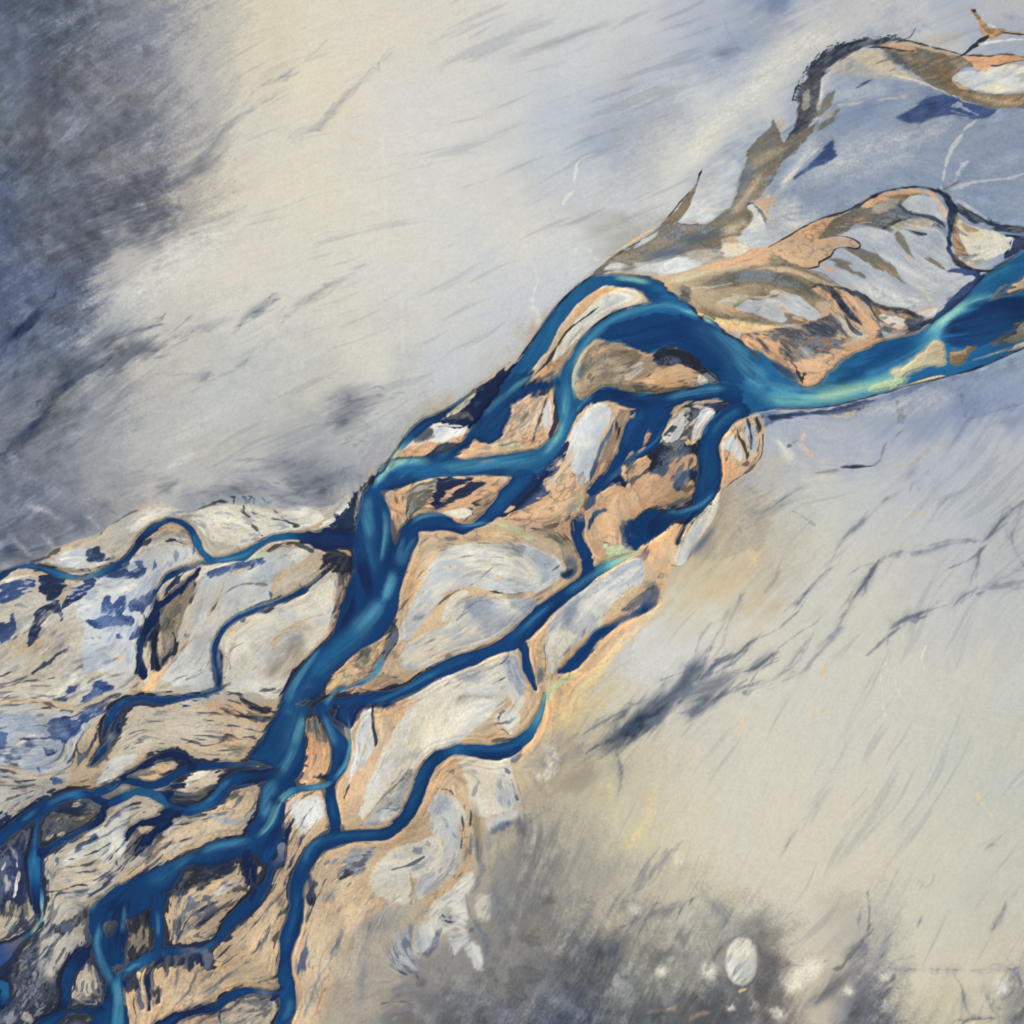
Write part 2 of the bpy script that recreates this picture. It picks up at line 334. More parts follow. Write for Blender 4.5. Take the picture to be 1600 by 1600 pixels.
LINES2 = r"""
# ============ bright orange ribbon and the loop on the right
P C .92 3 1.5 x=L,.6,M,.0+B,.5,B,.9 | 1310,368 1345,355 1400,357 1440,350 1475,365 1482,395 1490,415 1540,427 1512,462 1462,500 1432,492 1400,480 1365,470 1330,450 1290,432 1262,420 1280,412 1298,400 1320,388 1343,388 1343,380
S B .5 5 4 | 1440,365,8 1465,370,8 1472,395,6
S B .55 4 3 | 1275,424,4 1310,438,6 1330,450,5 
S L .7 4 4 | 1330,440,8 1370,455,10 1410,470,9 1450,470,7
S H .35 3 4 x=C,.5,F,0 | 1340,412,4 1375,400,3 1420,425,4 1455,440,4
S Y .45 2 3 | 1400,435,1 1420,444,1.5 1440,452,2 1455,470,1.5
S L .5 4 3 | 1350,370,5 1385,365,6 1420,375,5
S G .9 1.6 2 | 1306,386,2.5 1330,390,6 1352,398,6 1375,410,7 1395,424,6 1410,440,3 1425,448,1
S R .5 1.6 2 x=O,.6,F,.5 | 1370,412,3 1395,424,4 1408,436,3
S G .85 1.4 1.5 | 1294,406,1.5 1310,408,3 1330,413,2
S G .85 1.4 1.5 | 1302,413,2 1320,417,3 1335,426,2.5 1350,433,1
S G .85 1.6 1.5 | 1403,360,3 1405,370,4 1413,385,3.5 1420,395,2.5 1428,405,2
S G .85 1.4 1.5 | 1444,403,1.5 1458,411,4 1472,419,4 1478,424,2
S G .6 1.5 1 | 1420,362,2 1440,368,1.5 
S O .8 1 1 | 1425,406,2 1420,402,1.5
S O .85 1.4 1.5 | 1283,417,2 1295,422,2.5 1303,424,3 1308,427,1.5
P G .95 2 2 x=R,.6,M,-.1+A,.5,F,.4+O,.3,M,.9 | 1272,374 1285,362 1295,346 1325,334 1345,318 1372,305 1400,298 1440,296 1462,303 1440,306 1415,312 1405,325 1418,333 1438,336 1456,345 1470,352 1478,362 1440,350 1400,357 1372,356 1345,353 1325,360 1305,370 1290,376
P P .7 3 2 | 1360,328 1380,316 1405,310 1398,322 1385,330 1370,332
P D .6 3 3 x=K,.6,M,.3+W,.4,F,.5 | 1370,345 1390,332 1415,330 1435,338 1450,345 1420,348 1395,355 1378,354
P P .85 2 2 x=G,.7,M,.2+W,.6,F,.2 | 1395,352 1420,342 1445,340 1460,350 1445,355 1420,352 1405,360
P O 1 1.6 1 x=T,.5,B,.1 | 1196,388 1230,371 1270,347 1300,338 1322,331 1300,343 1288,360 1276,374 1300,371 1325,372 1337,377 1344,385 1337,389 1320,385 1305,390 1298,400 1288,409 1277,418 1257,418 1235,413 1196,414
S T .55 4 2 | 1290,375,3 1315,378,8 1335,384,4
S T .5 5 3 | 1260,400,6 1285,390,8 1300,385,5
P O .9 2.5 1.5 x=T,.4,M,.3 | 1345,320 1365,308 1390,299 1430,294 1455,299 1467,312 1478,330 1477,345 1470,338 1458,312 1430,303 1400,305 1375,313 1355,325
P L .96 1.4 1 x=C,.5,M,.5 | 1410,318 1425,307 1450,305 1468,316 1477,330 1478,345 1470,345 1455,336 1432,332 1415,328
S O .8 1 .8 | 1466,316,1 1474,328,1.6 1476,338,1.2
S K .75 .9 .8 | 1408,324,2 1416,332,2 1425,330,1
S K .65 .8 .8 | 1380,357,1 1395,349,1.3 1415,342,1.2 1430,339,.8
S K .8 1.2 .8 | 1405,320,1 1420,333,1.4 1440,337,2 1456,341,3 1470,348,3 1478,358,4
S K .75 1 .8 | 1412,357,.8 1430,363,1 1440,366,1.4 1447,366,.7
S Y .4 1.5 1 | 1420,352,1 1450,358,1.2 1470,362,1
S K .9 .9 .6 | 1302,369,.6 1312,369,1 1325,371,1.1 1337,376,1.2 1344,384,1.3 1338,389,1.3 1325,387,1.2 1312,387,1.2 1303,391,1.3 1298,400,1.4 1288,406,1.4 1280,410,1.4 1279,416,1.3 1262,420,1.2 1245,417,1.3 1225,413,1.3 1200,414,1.1 1180,415,1 1150,420,.8
S K .8 .9 .6 | 1200,387,.8 1230,370,1 1270,347,1.1 1300,337,1 1325,329,.9 1345,318,1
S K .6 .9 .8 | 1262,421,.8 1285,428,1 1310,446,1 1325,455,1 1345,468,1.2
# dark ring of the loop
P R .95 1.5 1.5 x=K,.7,M,.3+O,.7,M,-.4 | 1490,335 1500,345 1512,352 1508,375 1512,392 1530,398 1500,412 1490,398 1487,370
P W 1 1.6 1.5 x=Y,.55,B,.2+P,.5,M,.7 | 1497,345 1515,352 1550,362 1575,370 1582,373 1575,380 1580,388 1572,393 1560,402 1540,410 1520,412 1503,408 1500,400 1512,398 1508,385 1500,372
S R .7 2 2 x=K,.6,M,.2 | 1500,350,3 1515,358,4 1530,360,2
S G .55 2 2 | 1505,405,2 1530,410,3 1555,400,3
S O .8 1.2 1 | 1492,402,1.5 1508,413,2 1530,418,2.2 1550,413,1.5
P I .95 1.5 2 | 1566,366 1600,370 1640,370 1640,392 1600,391 1585,398 1570,410 1565,402 1574,392 1580,388 1577,380 1584,373
S H .8 .8 .8 | 1572,372,.8 1582,373,1 1577,391,1.2
S K .95 1.3 1 x=D,.35,F,.4 | 1340,324,1 1358,311,1.2 1380,300,1.3 1410,294,1.5 1440,293,1.8 1465,299,3 1480,311,5 1488,328,6 1485,350,5 1483,370,4 1483,388,4 1489,403,4 1503,415,4 1522,422,3 1542,424,2.5 1562,419,2 1580,407,1.5 1598,394,1.2
S b .5 1.5 .8 | 1470,302,1.2 1482,315,1.8 1487,332,2 1485,350,2 1483,372,1.5 1486,396,1.5 1500,412,1.5
S R .5 1 1 | 1492,345,1 1489,370,1.4 1491,392,1
S K .85 1.8 1.8 x=R,.35,F,.5 | 1490,318,3 1504,328,5 1522,340,6 1545,349,5 1565,356,5 1600,358,5 1640,360,6
S V .6 1.4 1 | 1512,333,1 1528,343,3 1538,346,1
S b .5 1 .6 | 1540,354,.8 1565,361,1 1600,366,1
S C .9 1.6 1 | 1495,312,2 1520,328,2 1545,345,1.5
# navy bank of the big river
P u .92 1.5 1.5 x=N,.5,M,.1 | 1478,424 1500,420 1540,428 1540,432 1528,445 1510,465 1492,480 1462,503 1452,510 1460,494 1470,486 1480,472 1500,455 1512,440 1520,434 1500,428
S K .7 .8 .6 | 1538,427,.8 1541,431,.8 1530,445,.8 1512,463,.8 1490,482,.9 1460,502,.9
# ochre sheet right of the confluence
P G 1 2 1.5 x=T,.6,B,.1+R,.3,M,.6 | 1030,434 1062,427 1105,414 1150,402 1185,392 1210,400 1240,412 1262,420 1290,432 1326,455 1345,470 1330,480 1300,470 1275,475 1285,492 1270,505 1200,510 1160,508 1110,498 1085,482 1062,462 1050,448
P O .95 2.5 1 x=T,.4,M,.4 | 950,428 985,426 1020,430 1062,427 1105,414 1150,402 1196,387 1200,410 1160,416 1120,424 1085,434 1060,441 1040,446 1020,437 985,430
S T .8 3 1.5 | 1035,442,3 1065,438,4 1100,426,4 1140,418,3 1180,414,3
S g .35 3 1.5 | 1020,438,2 1045,440,4 1080,432,3 1120,421,2
S T .85 2 1 | 1160,424,2 1200,422,4 1235,423,4 1265,432,5 1295,446,4 1325,455,2
S Y .3 2.5 1 | 1190,424,2 1235,424,2 1270,436,2
S O .5 3 3 | 1060,446,3 1045,450,6 1060,455,3
S G .8 3 2 x=A,.5,M,.2 | 1085,450,6 1130,440,10 1180,432,10 1230,440,9 1265,455,8 1285,470,6
S D .35 4 2 | 1120,445,4 1170,430,5 1210,430,5 1250,447,5
P P .9 2 2 x=W,.6,M,0+G,.6,F,.8 | 1118,474 1135,464 1155,460 1192,462 1210,450 1228,455 1215,462 1195,468 1170,466 1150,475 1135,482
P L 1 1.6 1.2 x=B,.55,M,.3 | 1150,482 1165,470 1185,470 1212,462 1224,455 1245,460 1265,474 1281,487 1284,496 1275,504 1262,500 1240,492 1225,488 1232,500 1222,505 1200,502 1180,492 1160,488
S B .6 2 2 | 1240,468,3 1258,480,4 1272,488,2
S O .9 1.2 2 | 1205,448,1 1218,455,3 1226,464,3 1216,468,2
S O .85 1.2 2.5 | 1200,474,1 1222,484,3 1236,494,2 1252,500,3 1275,503,1.5
S G .8 1.5 2 | 1160,486,1 1190,480,1.5 1170,495,2 1200,500,2
S O .7 1.6 2 x=G,.6,M,.2 | 1120,480,3 1150,488,4 1190,495,3
S Y .9 2.5 1 | 1078,482,3 1100,496,4 1130,504,5 1165,508,5 1200,514,5 1240,516,2
S F .8 2.5 1.5 | 1115,508,2 1150,515,5 1190,520,5 1230,514,4
# orange bar with dark veins
P O 1 2 2 x=A,.75,M,.25+N,.5,M,1.0+T,.4,B,.2+P,.4,F,1 | 1155,526 1165,520 1200,515 1250,505 1285,494 1300,478 1282,462 1268,450 1285,444 1305,452 1335,462 1350,480 1372,500 1380,520 1384,548 1345,570 1306,594 1280,614 1255,614 1220,594 1200,578 1185,566 1168,552 1156,538
P O .95 4 3 x=T,.3,M,.6 | 1235,565 1290,552 1335,540 1378,540 1345,566 1304,590 1278,610 1256,612 1238,585
P O .9 2 1.5 | 1157,527 1170,525 1185,535 1195,545 1180,545 1165,536
P O .85 3 3 | 1345,500 1362,500 1370,520 1372,532 1340,540 1350,515
P O .7 5 4 | 1190,525 1215,545 1240,575 1225,578 1200,555
S b .7 3 3 | 1195,560,3 1215,572,5 1235,585,5 1250,598,3
S K .8 .9 1.5 | 1232,562,1.2 1242,572,1.2 1247,585,1 1253,594,.9 1254,603,1
S K .8 .8 1.5 | 1254,590,.8 1258,584,.8
P A .9 2 3 x=O,.5,M,.1+W,.5,F,.6+K,.6,F,.1 | 1205,520 1240,512 1275,520 1300,530 1320,532 1290,548 1260,562 1240,560 1228,545 1215,530
P P .8 2 2 x=A,.6,M,0+W,.6,F,.4 | 1240,548 1260,540 1275,552 1265,560 1250,558
P P .8 2 2 x=G,.6,M,0+W,.6,F,.4 | 1310,495 1335,508 1355,528 1340,532 1320,520
S K .8 1.2 1.6 | 1262,452,1 1280,446,2 1300,455,4 1312,470,4 1322,485,5 1338,500,5 1346,507,3
S b .5 1.5 1 | 1300,458,1.5 1315,475,2 1328,492,2.5 1340,503,2.5
S K .85 1.2 1.8 | 1290,446,1.2 1320,452,2 1345,462,3.5 1360,475,4 1368,490,3.5 1374,505,2.5
S D .5 2 2 | 1265,456,5 1275,462,3
S K .7 1 1.8 | 1318,490,2 1330,512,2.5 1345,524,1.5
S K .7 .9 1.5 | 1296,504,1.5 1310,506,1.5 1320,512,1
P R .95 2 2 x=W,.6,M,.3+K,.7,M,-.6+O,.6,F,.3 | 1362,475 1385,480 1415,482 1435,492 1458,498 1455,505 1440,515 1425,522 1395,525 1380,520 1374,500
P W .9 1.6 1.8 x=O,.5,M,.5+K,.5,F,1.2 | 1376,495 1392,490 1410,500 1415,512 1405,518 1388,510
S K .7 1 1.6 | 1365,475,1 1390,484,1.5 1415,486,1.5 1432,494,3 1450,500,2.5
P A .9 1.5 2 x=N,.7,M,0 | 1415,505 1435,500 1455,502 1440,514 1420,520
P W .9 1.2 1.2 | 1434,490 1450,484 1464,481 1460,492 1448,494
S O .8 1 1 | 1430,490,1 1445,483,1.2 1464,480,1
S R .6 1.5 1.5 | 1370,527,2 1400,523,2.5 1425,520,2
# ============ islands between the upper arms
P W 1 1.2 .8 x=C,.35,M,.6 | 1018,473 1008,460 997,454 975,450 950,457 925,475 905,495 884,522 868,545 852,570 848,578 860,570 872,560 885,548 902,530 925,509 950,491 980,480 1005,475
S C .35 4 2 | 900,515,4 920,498,6 960,475,6 990,465,4
S H .6 1.5 1.5 | 870,548,1 862,562,2 854,572,1.5
S T .95 2 1.5 x=R,.4,M,.3 | 968,448,2 945,454,5 925,466,7 905,483,7 888,503,6 874,527,6 862,550,5 850,572,5 840,586,3 828,596,1
S O .6 2 2 | 955,450,2 935,460,4 915,472,4 895,492,3
S K .85 .8 .8 | 935,480,.5 915,495,1 895,510,1.2 880,525,1.4 868,545,1.2 858,563,1.4 846,575,1.4 836,585,1.2
S Y .7 1.2 1 | 975,450,.8 950,457,1 928,472,.8
P O 1 1.6 1 x=R,.4,M,.6 | 880,558 872,568 862,578 848,587 834,592 825,596 838,586 850,576 862,568
S A .7 2 1.5 | 868,580,3 850,590,3 832,597,2
# left island
P O 1 2 2 x=T,.5,M,.1+W,.35,B,.6+G,.5,F,.7 | 797,628 812,620 828,614 848,606 865,600 872,625 872,655 860,682 835,698 808,708 780,718 745,722 715,722 708,712 730,695 755,690 772,690 784,675 788,655 795,640
P N .9 2 3 x=G,.5,M,.3+W,.3,F,.8 | 800,612 830,600 865,598 866,608 850,616 835,622 828,618 815,622 802,628
P L .95 1.6 2 | 850,640 860,620 864,640 860,660 852,670 848,660
P N .85 1.5 2 x=K,.6,F,0 | 868,605 875,625 874,655 865,675 858,688 865,660 863,630
S K .8 1.2 1.5 | 855,622,1 845,650,2.5 838,670,2.5 832,690,1.5
S G .8 2.5 2 | 825,645,3 810,665,4 795,680,5 775,692,4
S T .8 3 1.5 | 815,655,3 800,675,5 778,692,5
S O .8 2 1.5 | 733,697,5 748,693,8 758,695,4
S g .4 4 2 | 770,700,4 800,700,8 820,698,4
# far left islet
P W 1 2 2 x=G,.5,M,.4+C,.3,B,.2 | 640,690 655,670 672,663 700,664 728,668 732,676 715,685 695,692 660,705 640,712 622,718 628,705
P H .9 1.5 1.5 x=C,.5,M,.2 | 672,664 700,664 725,670 720,680 700,688 680,692 668,692 675,680
P O .95 2 2 x=R,.4,M,.3 | 625,714 632,702 650,697 670,690 695,692 715,683 735,677 700,695 665,707 640,716
P G .9 2 2 x=N,.5,M,.2 | 650,676 665,668 680,670 676,682 660,690 645,690
S H 1 .8 .5 | 674,663,1 690,662,1.4 715,664,.8
S K .8 1 1 | 680,668,1 695,665,1.4 705,666,1.2
P A .95 1.6 2 x=R,.5,M,.5+N,.5,M,-.4 | 662,712 680,698 700,690 720,690 740,680 760,672 738,690 715,704 690,715 668,722 652,724
S g .9 2.5 1 | 634,685,1.5 622,700,4 612,716,6 600,732,4
S T .7 3 1.5 | 640,700,2 625,718,4 640,722,4 660,716,3
S K .8 .8 .6 | 637,680,.8 625,692,1 615,706,1 606,720,.8 598,735,.7
P g .95 2 2 x=T,.6,M,0+G,.5,M,.8 | 676,652 700,640 720,628 742,612 746,618 735,628 722,640 710,645 695,648
S T .9 1.6 1.5 x=K,.5,M,.2 | 735,612,1.5 750,603,2.5 770,590,2.5 785,580,1.5
P N 1 1.5 3.5 | 803,566 785,582 768,598 750,606 744,614 734,622 724,636 718,644 705,648 690,652 672,658 700,664 735,664 760,655 790,630 812,600 815,575
S G .6 1.5 2 x=O,.5,F,.4 | 693,655,2 715,649,3 730,648,3 738,655,2
S H .9 .7 .4 | 674,663,.6 700,665,1 722,666,.6
"""
LINES0 = r"""
# base of the braided belt
P T .9 14 8 x=O,.5,M,.2+P,.4,B,.4 | 560,830 570,790 590,745 640,690 700,650 760,600 800,565 830,590 900,600 960,620 1040,630 1120,625 1190,650 1192,690 1180,720 1130,760 1100,790 1080,820 1060,870 1045,925 1000,985 950,1035 900,1085 880,1120 860,1150 830,1180 815,1190 790,1250 745,1310 740,1370 700,1420 640,1450 560,1480 500,1600 470,1700 60,1700 150,1560 250,1430 180,1380 250,1320 380,1300 400,1200 440,1100 500,1020 540,940
"""
